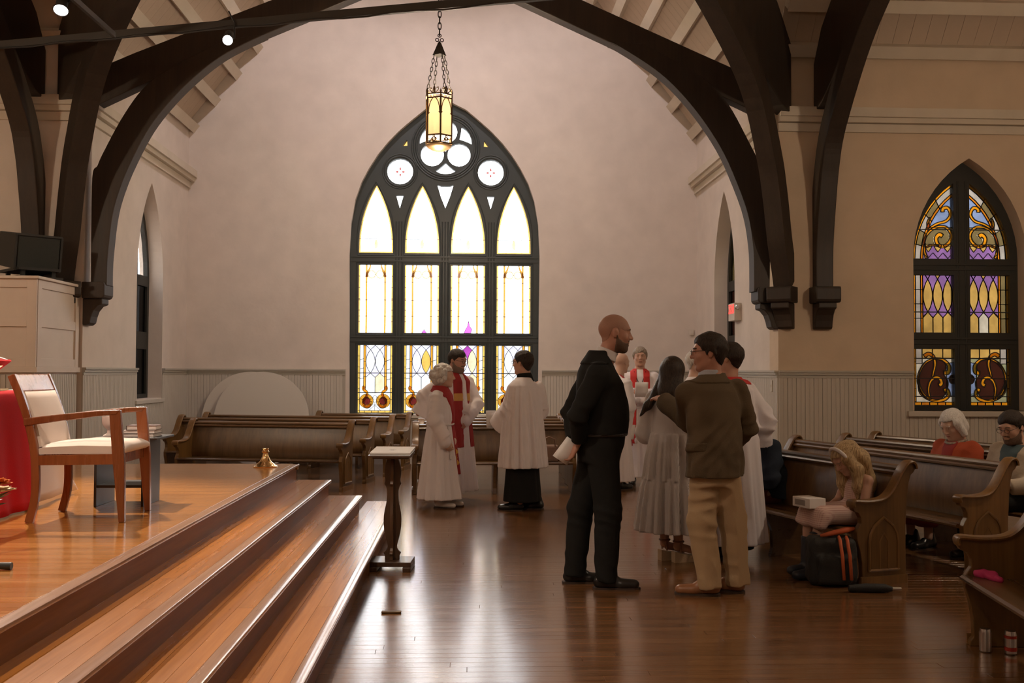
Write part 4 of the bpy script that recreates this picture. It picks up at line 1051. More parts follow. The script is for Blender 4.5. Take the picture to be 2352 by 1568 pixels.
for s in (-1, 1): m = MB(); m.box((s * .125 - .03, -.14, 0), (s * .125 + .03, .14, .035)); m.build('foot', 'lectern_wood', t, bevel=.006)
m = MB(); m.box((-.145, -.15, .845), (.145, .15, .862)); m.box((-.135, -.13, .83), (.135, .13, .845)); m.box((-.155, -.165, .862), (.155, .165, .876), rot('X', 4)); m.build('desk_top', 'lectern_wood', t, bevel=.003)
m = MB(); m.box((-.15, -.16, 0), (.15, .16, .012), rot('X', 4)); m.build('paper_sheet', 'paper', None, label='open white booklet lying on the reading stand', cat='paper', loc=(-.56, 7.56, .878), rz=math.radians(-4))
m = MB(); m.box((-.06, -.018, 0), (.06, .018, .012)); m.build('floor_plate', 'bronze', None, label='small brown metal bar on the floor in front of the reading stand', cat='plate', loc=(-.46, 6.17, 0.001), bevel=.003)

# ---------------------------------------------------------------- round boards against the far wall
for r, x, yb, lb in ((.735, -3.43, 15.86, 'large white round board leaning on the far wall, partly behind another'), (.735, -3.21, 15.72, 'large white round board leaning in front of another by the far wall')):
    t = MB(); M = rot('X', -6); pr = [(r, 0), (r, .03)]
    t.plate(ring(0, r, r, n=64), 0, .028, lambda u, v, q: M @ Vector((u, q, v)))
    t.build('round_board', 'white_board', None, label=lb, cat='round board', loc=(x, yb - .10, .0), bevel=.004)

# ---------------------------------------------------------------- panelled case with loudspeaker
t = thing('panelled_case', 'cream panelled case over beadboard beside the altar', 'case', (0, 0, .6))
t.location = (-4.5, 10.6, 0); ox, oy = 4.5, -10.6
zt = 2.46
m = MB(); m.box((-4.5, 0, 0), (-.02, 1.13, zt - .02)); m.build('body', 'panel_paint', t)
def framed(face, x0, x1, zs, zmat='panel_paint'):
    """stiles and rails around recessed panels; face 0 looks to -y, 1 looks to +x"""
    g = (lambda a, b, z0, z1, d: ((a, -d, z0), (b, .002, z1))) if face == 0 else (lambda a, b, z0, z1, d: ((-.022, a, z0), (-.02 + d, b, z1)))
    for a, b in ((x0, x0 + .10), (x1 - .10, x1)): m = MB(); m.box(*g(a, b, RAIL + .03, zt - .03, .02)); m.build('stile', zmat, t, bevel=.003)
    for z0, z1 in zs: m = MB(); m.box(*g(x0 + .10, x1 - .10, z0, z1, .018)); m.build('rail', zmat, t, bevel=.003)
zs = [(RAIL + .03, 1.60), (1.93, 2.03), (2.34, zt - .03)]
for k in range(6): framed(0, -.72 * (k + 1), -.72 * k, zs)
framed(1, .02, 1.13, zs)
m = MB(); m.box((-4.5, -.05, zt - .03), (.03, 1.14, zt)); m.box((-4.5, -.035, RAIL - .03), (.02, 1.14, RAIL + .03)); m.build('cornice', 'panel_paint', t, bevel=.005)
_n = 0
for k in range(24):
    o = bpy.data.objects.new('board', bead_mesh('board', .097, 1.43) if not _n else _n); _n = o.data; link(o, t); o.location = (-2.4 + .1 * k, 0, 0)
for k in range(11): o = bpy.data.objects.new('board', _n); link(o, t); o.location = (-.02, .1 * k, 0); o.rotation_euler = (0, 0, math.pi / 2)

t = thing('loudspeaker', 'black loudspeaker on a low stand on top of the panelled case', 'speaker', (-4.86, 11.26, 2.4605), math.radians(-47))
m = MB(); m.box((-.33, -.24, .0), (.30, .24, .035)); m.build('stand_plate', 'speaker_black', t)
for sx in (-1, 1):
    for sy in (-1, 1): m = MB(); m.box((sx * .22 - .02, sy * .16 - .02, .035), (sx * .22 + .02, sy * .16 + .02, .10)); m.build('stand_leg', 'speaker_black', t)
m = MB(); m.box((-.34, -.22, .10), (.28, .22, .13)); m.build('shelf', 'speaker_black', t)
M = tr(0, 0, .33) @ rot('Y', 9)
m = MB(); m.box((-.30, -.24, -.19), (.22, .24, .19), M); m.build('cabinet', 'speaker_black', t, bevel=.008)
m = MB(); m.box((.221, -.215, -.165), (.236, .215, .165), M); m.build('grille', 'speaker_cloth', t, bevel=.003)
m = MB(); 
for a, b in (((.225, -.24, -.19), (.225, .24, -.19)), ((.225, .24, -.19), (.225, .24, .19)), ((.225, .24, .19), (.225, -.24, .19)), ((.225, -.24, .19), (.225, -.24, -.19))): m.bar(M @ Vector(a), M @ Vector(b), .022, .022)
m.build('grille_frame', 'speaker_black', t)

# ---------------------------------------------------------------- small fittings on the walls
plain('plastic_white', (.62, .56, .48), .5); emit('exit_red', (1.0, .06, .05), 1.1); plain('exit_face', (.55, .12, .10), .5)
t = thing('exit_sign', 'lit red EXIT sign with emergency lamp heads on the side wall', 'sign', (XR, 13.5, 2.31))
m = MB(); m.box((-.10, -.155, -.12), (-.002, .155, .12)); m.build('housing', 'plastic_white', t, bevel=.006)
m = MB(); m.box((-.104, -.135, -.02), (-.099, .135, .10)); m.build('lit_face', 'exit_red', t)
cu = bpy.data.curves.new('exit_text', 'FONT'); cu.body = 'EXIT'; cu.size = .13; cu.align_x = 'CENTER'; cu.align_y = 'CENTER'; cu.extrude = .002
o = bpy.data.objects.new('exit_text', cu); COL.objects.link(o); dg = bpy.context.evaluated_depsgraph_get(); me = bpy.data.meshes.new_from_object(o.evaluated_get(dg)); bpy.data.objects.remove(o)
me.materials.clear(); me.materials.append(MATS['plastic_white']); o = bpy.data.objects.new('lettering', me); link(o, t); o.location = (-.106, 0, .04); o.rotation_euler = (math.pi / 2, 0, -math.pi / 2)
for s in (-1, 1):
    M = tr(-.06, s * .175, .05) @ rot('X', s * 90) @ rot('X', 15)
    m = MB(); m.lathe([(.02, 0), (.03, .01), (.042, .035), (.04, .04), (.02, .025)], 16, M=M); m.build('lamp_head', 'silver', t, smooth=True)
m = MB(); m.box((-.035, -.025, -.045), (.035, 0, .045)); m.box((-.028, -.03, -.03), (.028, -.025, .03)); m.build('thermostat', 'plastic_white', None, label='small beige box on the far plaster wall right of the tall window', cat='thermostat', loc=(3.62, YF, 2.13), bevel=.004)
m = MB(); m.box((-.012, -.03, -.07), (0, .03, .07)); m.box((-.018, -.008, -.015), (-.012, .008, .015)); m.build('wall_switch', 'plastic_white', None, label='narrow switch plate on the beadboard near the corner pier', cat='switch', loc=(XR - .017, 11.95, 1.32), bevel=.003)

# ---------------------------------------------------------------- lighting bar and spotlights
t = thing('lighting_bar', 'dark lighting bar crossing below the arches with a cable', 'bar', (-1.2, 9.3, 4.86))
b0, b1 = at(-60, 122, 10.5), at(960, 2, 9.1)
L0, L1 = b0 - t.location, b1 - t.location; L1.z = L0.z = (L0.z + L1.z) / 2
m = MB(); m.bar(L0, L1 + (L1 - L0) * .3, .05, .075); m.build('bar', 'track_black', t, bevel=.004)
m = MB(); d = L1 - L0; m.tube([L0 + d * (k / 20) + Vector((0, -.03, -.045 + .012 * math.sin(k * 1.7))) for k in range(24)], .009, 6); m.build('cable', 'black_metal', t)
emit('lamp_lens', (1.0, .95, .92), 35.0); emit('lamp_lens_soft', (1.0, .90, .88), 9.0)
def spotlight(label, p, aim, lens, energy, color, angle, r=.055):
    t = thing('spotlight', label, 'spotlight', p)
    q = (Vector(aim) - Vector(p)).to_track_quat('Z', 'Y').to_matrix().to_4x4()
    m = MB(); m.lathe([(.03, -.26), (.045, -.25), (.048, -.10), (.05, -.02), (r, -.0), (r, .012), (r - .006, .012), (r - .008, .0)], 20, M=q); m.build('housing', 'black_metal', t, smooth=True)
    m = MB(); m.lathe([(.001, .0), (r - .008, .002), (r - .008, .006), (.001, .008)], 20, M=q); m.build('lens', lens, t)
    m = MB(); m.tube([q @ Vector((.055, 0, -.1)), q @ Vector((.055, 0, -.1)) + Vector((0, 0, .15)), q @ Vector((0, 0, -.1)) + Vector((0, 0, .26))], .008, 6); m.build('yoke', 'black_metal', t)
    lamp('spot_lamp', 'SPOT', Vector(p) + (Vector(aim) - Vector(p)).normalized() * .05, energy, color, .05, aim, angle, .7)
    return t
spotlight('bright spotlight on the lighting bar glaring toward the room', at(523, 92, 9.5), (-1.2, 3.0, .9), 'lamp_lens', 90, (1, .9, .85), 75, .052)
t = spotlight('spotlight hanging near the dark diagonal beams above the loudspeaker', at(140, 22, 8.6), (-3.0, 6.2, .7), 'lamp_lens_soft', 900, (1, .80, .64), 62, .065)
m = MB(); m.tube([(0, 0, .15), (.0, 0, .9)], .014, 8); m.build('drop_rod', 'black_metal', t)
spotlight('spotlight over the platform steps, above the altar side', (-2.6, 3.2, 5.6), (-2.1, 4.9, .6), 'lamp_lens_soft', 400, (1, .78, .60), 80, .065)
spotlight('added unseen spotlight high under the roof brightening the gable wall, left of its twin', (-1.9, 12.7, 7.9), (-1.9, 15.95, 4.2), 'lamp_lens_soft', 175, (1, .89, .93), 110, .065)  # pair added out of view to brighten the gable wall
spotlight('added unseen spotlight high under the roof brightening the gable wall, right of its twin', (1.1, 12.7, 7.9), (1.1, 15.95, 4.2), 'lamp_lens_soft', 175, (1, .89, .93), 110, .065)  # second of the added, unseen wall washers
m = MB(); q0, q1 = at(150, -20, 8.4), at(262, 80, 9.6); m.bar((0, 0, 0), q1 - q0, .03, .05); m.build('brace_bar', 'steel_dark', None, label='grey metal brace bar slanting down to the lighting bar', cat='bar', loc=q0)

# ---------------------------------------------------------------- hexagonal lantern on chains
def tl(name, col):
    m_, nt, b = _new(name); nt.nodes.remove(b)
    d = N(nt, 'ShaderNodeBsdfTranslucent'); d.inputs[0].default_value = (*col, 1); d2 = N(nt, 'ShaderNodeBsdfDiffuse'); d2.inputs[0].default_value = (*col, 1)
    mx = N(nt, 'ShaderNodeMixShader'); mx.inputs[0].default_value = .75
    nt.links.new(d2.outputs[0], mx.inputs[1]); nt.links.new(d.outputs[0], mx.inputs[2]); nt.links.new(mx.outputs[0], nt.nodes['Material Output'].inputs[0])
tl('lantern_glass', (.95, .84, .68))
def chain(m, a, b, L=.075, r=.0045):
    a, b = Vector(a), Vector(b); n = max(2, int((b - a).length / (L * .72))); d = (b - a).normalized(); s0 = d.cross(Vector((0, 1, 0)) if abs(d.y) < .9 else Vector((1, 0, 0))).normalized(); s1 = d.cross(s0)
    for k in range(n):
        c = a + (b - a) * ((k + .5) / n); s = s0 if k % 2 else s1; hl = (b - a).length / n * .66; w = L * .2
        m.tube([c + d * (hl * math.cos(q)) + s * (w * math.sin(q)) for q in [2 * math.pi * j / 10 for j in range(10)]], r, 4, True)
def lantern(label, x, y, z, power=110):
    t = thing('hanging_lantern', label, 'lantern', (x, y, z), math.radians(8), 'hexagonal pendant lanterns')
    R_ = .168; H0, H1 = .105, .545
    V = [(R_ * math.cos(math.radians(60 * k + 30)), R_ * math.sin(math.radians(60 * k + 30))) for k in range(6)]
    for k in range(6):
        a, b = Vector((*V[k], 0)), Vector((*V[(k + 1) % 6], 0)); ia, ib = a * .965, b * .965; w = (b - a); n = Vector(((a + b).x, (a + b).y, 0)).normalized()
        m = MB(); m.add([ia + Vector((0, 0, H0)), ib + Vector((0, 0, H0)), ib + Vector((0, 0, H1)), ia + Vector((0, 0, H1))], [(0, 1, 2, 3)]); g = m.build('glass_panel', 'lantern_glass', t)
        md = g.modifiers.new('thickness', 'SOLIDIFY'); md.thickness = .003
        m = MB(); m.bar(a + Vector((0, 0, 0)), a + Vector((0, 0, .60)), .016, .016, n); m.lathe([(.001, .0), (.012, .02), (.001, .06)], 6, (a.x, a.y, .60)); m.build('post', 'bronze', t)
        m = MB(); pt = lambda u, v: a + w * u + n * .002 + Vector((0, 0, v))
        m.tube([pt(u, v) for u, v in ((.07, .38), (.1, .44), (.2, .50), (.35, .54), (.5, .56), (.65, .54), (.8, .50), (.9, .44), (.93, .38))], .006, 5)
        for s in (0, 1): m.tube([pt(s + (1 - 2 * s) * u, v) for u, v in ((.05, .38), (.13, .375), (.05, .36))], .007, 5)
        for c, r in (((.5, .055), .022), ((.5, .085), .012), ((.5, .025), .012), ((.38, .055), .012), ((.62, .055), .012)): m.tube([pt(c[0] + r * math.cos(q) / w.length, c[1] + r * math.sin(q)) for q in [2 * math.pi * j / 10 for j in range(10)]], .005, 5, True)
        for z_ in (.105, .01, .555, .60): m.bar(a + Vector((0, 0, z_)), b + Vector((0, 0, z_)), .012, .016)
        m.build('panel_tracery', 'bronze', t, kind='stuff')
        m = MB()
        for s in (-1, 1): m.tube([pt(.5 + s * u, v) for u, v in ((.05, .61), (.2, .62), (.33, .645), (.30, .675), (.22, .67), (.22, .65))], .006, 5)
        m.tube([pt(.5, .60), pt(.5, .66), pt(.5, .70)], [.008, .018, .003], 6); m.tube([pt(.42, .66), pt(.5, .672), pt(.58, .66)], [.003, .012, .003], 6)
        m.build('crest', 'bronze', t, kind='stuff')
    m = MB(); m.lathe([(.155, .0), (.15, -.012), (.135, -.03), (.12, -.035), (.09, -.055), (.04, -.07), (.001, -.072)], 24); m.build('bottom_bowl', 'bronze', t, smooth=True)
    m = MB(); m.lathe([(.085, 1.10), (.05, 1.18), (.022, 1.25), (.006, 1.275)], 4); m.build('chain_cap', 'iron', t)
    m = MB()
    for q in (90, 215, 325): m.tube([(.035 * math.cos(math.radians(q)) + .02 * math.cos(a), 0, 1.31 + .035 * math.sin(math.radians(q)) + .02 * math.sin(a)) for a in [2 * math.pi * j / 12 for j in range(12)]], .006, 5, True)
    m.build('trefoil_ring', 'iron', t)
    for k in range(4): m = MB(); q = math.radians(90 * k + 20); chain(m, (.16 * math.cos(q), .16 * math.sin(q), .62), (.07 * math.cos(q), .07 * math.sin(q), 1.10)); m.build('chain', 'iron', t)
    m = MB(); chain(m, (0, 0, 1.35), (0, 0, 4.0), .10, .006); m.build('chain', 'iron', t)
    l = lamp('bulb', 'POINT', (x, y, z + .44), 150, (1, .86, .66), .03)
    l = lamp('lantern_light', 'POINT', (x, y, z - .40), power, WARM, .12)
    return t
lantern('hexagonal bronze lantern with amber glass hanging before the tall window', at(1008, 335, 12.0).x, 12.0, 4.21)
lantern('hexagonal bronze lantern hanging over the nave pews', 5.6, 6.6, 4.3, 105)
lantern('hexagonal bronze lantern hanging over the near pews', -.2, 2.2, 4.4, 40)
lantern('hexagonal bronze lantern hanging over the chancel', -6.2, 7.0, 4.3)

# ---------------------------------------------------------------- things on floor, sill and pews
plain('can_red', (.45, .05, .03), .35, .5)
for x, y, lb, red in ((2.765, 5.24, 'plain silver tumbler on the floor under the near pew', 0), (2.875, 5.19, 'silver tumbler with a red band on the floor under the near pew', 1)):
    t = thing('tumbler', lb, 'tumbler', (x, y, 0), 0, 'metal tumblers under the pew')
    m = MB(); m.lathe([(.024, 0), (.030, .006), (.031, .10), (.028, .112), (.026, .122), (.001, .122)], 24); m.build('body', 'silver', t, smooth=True)
    if red: m = MB(); m.lathe([(.0318, .02), (.0318, .04), (.0312, .04)], 24); m.lathe([(.0318, .085), (.0318, .10), (.0312, .10)], 24); m.build('band', 'can_red', t)
# ================================================================== people: bodies and clothes grown as smooth implicit surfaces
def V3(*a): return np.array(a if len(a) == 3 else a[0], dtype=np.float32)
class Field:
    """signed distance on a grid; primitives blend smoothly into one continuous skin"""
    def __init__(s, lo, hi, h):
        s.h = h; s.lo = np.array(lo, np.float32); n = np.ceil((np.array(hi) - s.lo) / h).astype(int) + 1
        s.ax = [s.lo[i] + h * np.arange(n[i], dtype=np.float32) for i in range(3)]
        s.a = np.full(n, .3, np.float32)
    def win(s, lo, hi):
        i0 = [max(0, int((lo[i] - s.lo[i]) / s.h)) for i in range(3)]; i1 = [min(s.a.shape[i], int((hi[i] - s.lo[i]) / s.h) + 2) for i in range(3)]
        sl = tuple(slice(a, max(a, b)) for a, b in zip(i0, i1))
        X, Y, Z = s.ax[0][sl[0]][:, None, None], s.ax[1][sl[1]][None, :, None], s.ax[2][sl[2]][None, None, :]
        return sl, X, Y, Z
    def put(s, lo, hi, fn, k=.02, op='u'):
        pad = k + 2.5 * s.h; sl, X, Y, Z = s.win(np.array(lo) - pad, np.array(hi) + pad)
        if 0 in s.a[sl].shape: return s
        d = fn(X, Y, Z); a = s.a[sl]
        if op == 's': d = -d; sg = -1
        if op == 'u':
            if k > 0: t = np.clip(.5 + .5 * (a - d) / k, 0, 1); s.a[sl] = a * (1 - t) + d * t - k * t * (1 - t)
            else: s.a[sl] = np.minimum(a, d)
        else:
            if k > 0: t = np.clip(.5 - .5 * (a - d) / k, 0, 1); s.a[sl] = a * (1 - t) + d * t + k * t * (1 - t)
            else: s.a[sl] = np.maximum(a, d)
        return s
    def rc(s, a, b, ra, rb=None, k=.02, op='u', sq=None, cut=False):
        """tapered capsule; sq = (axis, q) flattens it along axis by 1/q"""
        rb = ra if rb is None else rb; a, b = V3(a), V3(b); R = max(ra, rb); ab = b - a; L = float(ab @ ab) + 1e-9
        def fn(X, Y, Z):
            x, y, z = X - a[0], Y - a[1], Z - a[2]
            t = np.clip((x * ab[0] + y * ab[1] + z * ab[2]) / L, 0, 1)
            x, y, z = x - t * ab[0], y - t * ab[1], z - t * ab[2]
            if sq is not None:
                w = V3(sq[0]); w = w / np.linalg.norm(w); q = x * w[0] + y * w[1] + z * w[2]
                x, y, z = x + (sq[1] - 1) * q * w[0], y + (sq[1] - 1) * q * w[1], z + (sq[1] - 1) * q * w[2]
            d = np.sqrt(x * x + y * y + z * z) - (ra + t * (rb - ra))
            if cut:
                Ln = math.sqrt(L); d = np.maximum(d, ((X - b[0]) * ab[0] + (Y - b[1]) * ab[1] + (Z - b[2]) * ab[2]) / Ln)
            return d
        return s.put(np.minimum(a, b) - R, np.maximum(a, b) + R, fn, k, op)
    def path(s, pts, rs, k=.02, op='u', sq=None, cut=False):
        for i in range(len(pts) - 1): s.rc(pts[i], pts[i + 1], rs[i], rs[i + 1], k, op, sq, cut and i == len(pts) - 2)
        return s
    def ell(s, c, r, R=None, k=.02, op='u'):
        c, r = V3(c), V3(r); R = np.eye(3, dtype=np.float32) if R is None else np.array(R, np.float32); m = float(max(r))
        def fn(X, Y, Z):
            x, y, z = X - c[0], Y - c[1], Z - c[2]
            u = [(x * R[0][i] + y * R[1][i] + z * R[2][i]) for i in range(3)]
            k0 = np.sqrt(sum((u[i] / r[i]) ** 2 for i in range(3))); k1 = np.sqrt(sum((u[i] / r[i] ** 2) ** 2 for i in range(3))) + 1e-6
            return k0 * (k0 - 1) / k1
        return s.put(c - m, c + m, fn, k, op)
    def loft(s, rings, k=.02, folds=None, op='u', rnd=.0):
        """rings (z, cx, cy, a, b): a half depth along x, b half width along y; folds (n, amp(z), phase)"""
        rings = sorted(rings); zz = np.array([r[0] for r in rings], np.float32); col = [np.array([r[i] for r in rings], np.float32) for i in range(1, 5)]
        z0, z1 = zz[0], zz[-1]; mx = max(col[2].max(), col[3].max()) * 1.15
        lo = (col[0].min() - mx, col[1].min() - mx, z0); hi = (col[0].max() + mx, col[1].max() + mx, z1)
        def fn(X, Y, Z):
            cx, cy, a, b = [np.interp(Z, zz, c).astype(np.float32) for c in col]
            x, y = (X - cx), (Y - cy); q = np.sqrt((x / a) ** 2 + (y / b) ** 2)
            if folds is not None:
                th = np.arctan2(y / b, x / a); n, amp, ph = folds; A = np.interp(Z, [p[0] for p in amp], [p[1] for p in amp])
                n2 = int(n * .62) + 1; w1 = .5 - np.abs(np.sin(.5 * n * th + ph + .25 * np.sin(2 * th + Z * 2.0))) if n % 2 == 0 else .5 - np.abs(np.sin(.5 * (n + 1) * th + ph + .25 * np.sin(2 * th + Z * 2.0)))
                q = q / (1 - A * (1.3 * w1 + .55 * np.sin(n2 * th + ph * 2.3 + 1.2 * Z) + .22 * np.sin((2 * n + 1) * th + Z * 4)))
            d = (q - 1) * np.minimum(a, b)
            return np.maximum(np.maximum(d, z0 - Z), Z - z1)
        return s.put(lo, hi, fn, k, op)
    def rbox(s, c, hf, R=None, r=.01, k=.01, op='u'):
        c, hf = V3(c), V3(hf); R = np.eye(3, dtype=np.float32) if R is None else np.array(R, np.float32); m = float(np.linalg.norm(hf))
        def fn(X, Y, Z):
            x, y, z = X - c[0], Y - c[1], Z - c[2]
            u = [np.abs(x * R[0][i] + y * R[1][i] + z * R[2][i]) - (hf[i] - r) for i in range(3)]
            o = np.sqrt(sum(np.maximum(v, 0) ** 2 for v in u)); return o + np.minimum(np.maximum(np.maximum(u[0], u[1]), u[2]), 0) - r
        return s.put(c - m, c + m, fn, k, op)
    def wrinkle(s, amp, f=18, seed=0):
        X, Y, Z = s.ax[0][:, None, None], s.ax[1][None, :, None], s.ax[2][None, None, :]
        s.a += amp * (np.sin(f * X + 1.3 * f * Z + seed) * np.sin(.9 * f * Y - .7 * f * Z + 2 * seed) + .5 * np.sin(2.1 * f * Z + 1.7 * f * X + seed) * np.sin(1.9 * f * Y + seed))
        return s
    def crease(s, c, axis, rad, amp, f, seed=0.0):
        """cloth creases across an axis around c, fading out at rad"""
        c = V3(c); axis = V3(axis); axis = axis / np.linalg.norm(axis); sl, X, Y, Z = s.win(c - rad, c + rad)
        if 0 in s.a[sl].shape: return s
        x, y, z = X - c[0], Y - c[1], Z - c[2]; r = np.sqrt(x * x + y * y + z * z) / rad; u = x * axis[0] + y * axis[1] + z * axis[2]
        w = np.clip(1 - r, 0, 1); w = w * w * (3 - 2 * w)
        s.a[sl] += (amp * w * (np.abs(np.sin(f * u + 6 * x + 5 * y * (1 if seed % 2 < 1 else -1) + seed + 2.2 * np.sin(9 * y + 7 * z + seed))) - .5)).astype(np.float32); return s
    def like(s, arr):
        o = object.__new__(Field); o.h, o.lo, o.ax, o.a = s.h, s.lo, s.ax, arr.astype(np.float32); return o
    def grid(s): return s.ax[0][:, None, None], s.ax[1][None, :, None], s.ax[2][None, None, :]
    def over(s, thick, region, inner=.012, taper=0):
        """a layer of cloth or hair lying on this surface, kept where region(X, Y, Z) < 0"""
        X, Y, Z = s.grid(); inner = max(inner, 1.7 * s.h); r = region(X, Y, Z)
        th = thick * np.clip(-r / taper, 0, 1) ** .6 + .0008 if taper else thick
        return s.like(np.maximum(np.maximum(s.a - th, -(s.a + inner)), r))
    def mesh(s, name, mat):
        a = s.a; a = np.pad(a, 1, constant_values=.3); ins = a < 0
        c = ins[:-1, :-1, :-1].astype(np.int8)
        tot = np.zeros(c.shape, np.int8)
        offs = [(i, j, k) for i in (0, 1) for j in (0, 1) for k in (0, 1)]
        def sh(o, arr): return arr[o[0]:arr.shape[0] - 1 + o[0], o[1]:arr.shape[1] - 1 + o[1], o[2]:arr.shape[2] - 1 + o[2]]
        for o in offs: tot += sh(o, ins)
        act = np.argwhere((tot > 0) & (tot < 8))
        if len(act) == 0: return None
        idx = np.full(tot.shape, -1, np.int32); idx[act[:, 0], act[:, 1], act[:, 2]] = np.arange(len(act))
        acc = np.zeros((len(act), 3), np.float32); cnt = np.zeros(len(act), np.float32)
        vals = {o: a[act[:, 0] + o[0], act[:, 1] + o[1], act[:, 2] + o[2]] for o in offs}
        for o in offs:
            for ax in range(3):
                if o[ax] == 0:
                    p = list(o); p[ax] = 1; p = tuple(p); v0, v1 = vals[o], vals[p]; m = (v0 < 0) != (v1 < 0)
                    t = np.where(m, v0 / np.where(m, v0 - v1, 1), 0)
                    q = np.tile(np.array(o, np.float32), (len(act), 1)); q[:, ax] = t
                    acc += q * m[:, None]; cnt += m
        ve = (act + acc / cnt[:, None] - 1) * s.h + s.lo
        F = []
        for ax in range(3):
            n = [slice(None)] * 3; n2 = list(n); n[ax] = slice(0, -1); n2[ax] = slice(1, None)
            A, B = ins[tuple(n)], ins[tuple(n2)]; E = np.argwhere(A != B)
            u, w = (ax + 1) % 3, (ax + 2) % 3
            E = E[(E[:, u] > 0) & (E[:, w] > 0) & (E[:, u] < tot.shape[u]) & (E[:, w] < tot.shape[w])]
            def gi(du, dw): q = E.copy(); q[:, u] -= du; q[:, w] -= dw; return idx[q[:, 0], q[:, 1], q[:, 2]]
            q = np.stack([gi(1, 1), gi(0, 1), gi(0, 0), gi(1, 0)], 1); fl = ~A[tuple(E.T)]; q[fl] = q[fl][:, ::-1]; F.append(q)
        F = np.concatenate(F); F = F[(F >= 0).all(1)]
        me = bpy.data.meshes.new(name); me.vertices.add(len(ve)); me.vertices.foreach_set('co', ve.astype(np.float32).ravel())
        me.loops.add(len(F) * 4); me.loops.foreach_set('vertex_index', F.astype(np.int32).ravel()); me.polygons.add(len(F))
        me.polygons.foreach_set('loop_start', np.arange(0, len(F) * 4, 4, dtype=np.int32))
        me.polygons.foreach_set('use_smooth', np.ones(len(F), bool)); me.update(calc_edges=True); me.validate()
        me.materials.append(MATS[mat]); return me
    def build(s, name, mat, parent, label=None):
        me = s.mesh(name, mat)
        if me is None: return None
        o = bpy.data.objects.new(name, me); link(o, parent, label)
        return o

def frame(fwd, up=(0, 0, 1)):
    f = V3(fwd); f = f / np.linalg.norm(f); u = V3(up); l = np.cross(u, f); l = l / np.linalg.norm(l); u = np.cross(f, l)
    return np.stack([f, l, u], 1)         # columns forward, left, up
class Head:
    def __init__(s, c, fwd=(1, 0, 0), up=(0, 0, 1), sc=1.0): s.c = V3(c); s.R = frame(fwd, up); s.k = sc
    def p(s, x, y, z): return s.c + s.R @ V3(x * s.k, y * s.k, z * s.k)
    def loc(s, X, Y, Z):
        x, y, z = X - s.c[0], Y - s.c[1], Z - s.c[2]; R = s.R
        return [(x * R[0, i] + y * R[1, i] + z * R[2, i]) / s.k for i in range(3)]
    def add(s, F, neck_to=None, jaw=1.0, nose=1.0, ears=True, nr=.055):
        k = s.k; E = lambda c, r, kk=.02: F.ell(s.p(*c), V3(r) * k, s.R, kk * k)
        E((-.014, 0, .030), (.100, .078, .090)); E((.018, 0, -.032), (.074, .064 * jaw, .082), .03)
        for y in (-1, 1):
            F.rc(s.p(.0, y * .046 * jaw, -.065), s.p(.055, y * .022, -.098), .020 * k, .019 * k, .03 * k)
            F.ell(s.p(.058, y * .037, -.024), V3(.022, .022, .020) * k, s.R, .02 * k)
        F.rc(s.p(.066, -.010, -.100), s.p(.066, .010, -.100), .017 * k, .017 * k, .02 * k)
        F.rc(s.p(.078, -.034, .030), s.p(.078, .034, .030), .012 * k, .012 * k, .02 * k)
        for y in (-1, 1):
            F.ell(s.p(.097, y * .030, .008), V3(.016, .017, .012) * k, s.R, .010 * k, 's')
            F.ell(s.p(.0745, y * .030, .009), V3(.0145, .0165, .0125) * k, s.R, .004 * k)
        F.rc(s.p(.086, 0, .018), s.p(.108 * nose, 0, -.024), .0085 * k, .0125 * k, .010 * k)
        for y in (-1, 1): F.ell(s.p(.096, y * .012, -.028), V3(.010, .009, .008) * k, s.R, .006 * k)
        F.rc(s.p(.086, -.016, -.052), s.p(.086, .016, -.052), .0085 * k, .0085 * k, .008 * k); F.rc(s.p(.084, -.013, -.066), s.p(.084, .013, -.066), .009 * k, .009 * k, .008 * k)
        if ears:
            for y in (-1, 1): F.ell(s.p(-.012, y * .080, -.006), V3(.019, .009, .031) * k, s.R, .006 * k); F.ell(s.p(-.006, y * .090, -.004), V3(.008, .006, .016) * k, s.R, .004 * k, 's')
        if neck_to is not None: F.rc(s.p(-.022, 0, -.06), neck_to, nr * k, nr * 1.12 * k, .03)
        return s
    def eyes(s, parent, iris='iris_brown'):
        for y in (-1, 1):
            m = MB(); c = s.p(.0805, y * .030, .009); m.lathe([(.0001, -.0088), (.006, -.0064), (.0088, 0), (.006, .0064), (.0001, .0088)], 10, tuple(float(v) for v in c)); o = m.build('eye', 'eye_white', parent, smooth='all')
            m = MB(); c = s.p(.0866, y * .030, .009); m.lathe([(.0001, -.0042), (.003, -.003), (.0042, 0), (.003, .003), (.0001, .0042)], 8, tuple(float(v) for v in c)); m.build('iris', iris, o, smooth='all')
    def glasses(s, parent, mat='black_metal'):
        m = MB()
        for y in (-1, 1):
            m.tube([s.p(.106, y * .031 + .022 * math.cos(a), .006 + .016 * math.sin(a)) for a in [2 * math.pi * j / 14 for j in range(14)]], .0019 * s.k, 5, True)
            m.tube([s.p(.104, y * .053, .01), s.p(.08, y * .074, .012), s.p(-.01, y * .084, .012), s.p(-.025, y * .083, -.008)], .0019 * s.k, 5)
        m.tube([s.p(.106, -.009, .01), s.p(.113, 0, .014), s.p(.106, .009, .01)], .002 * s.k, 5); m.build('glasses', mat, parent)
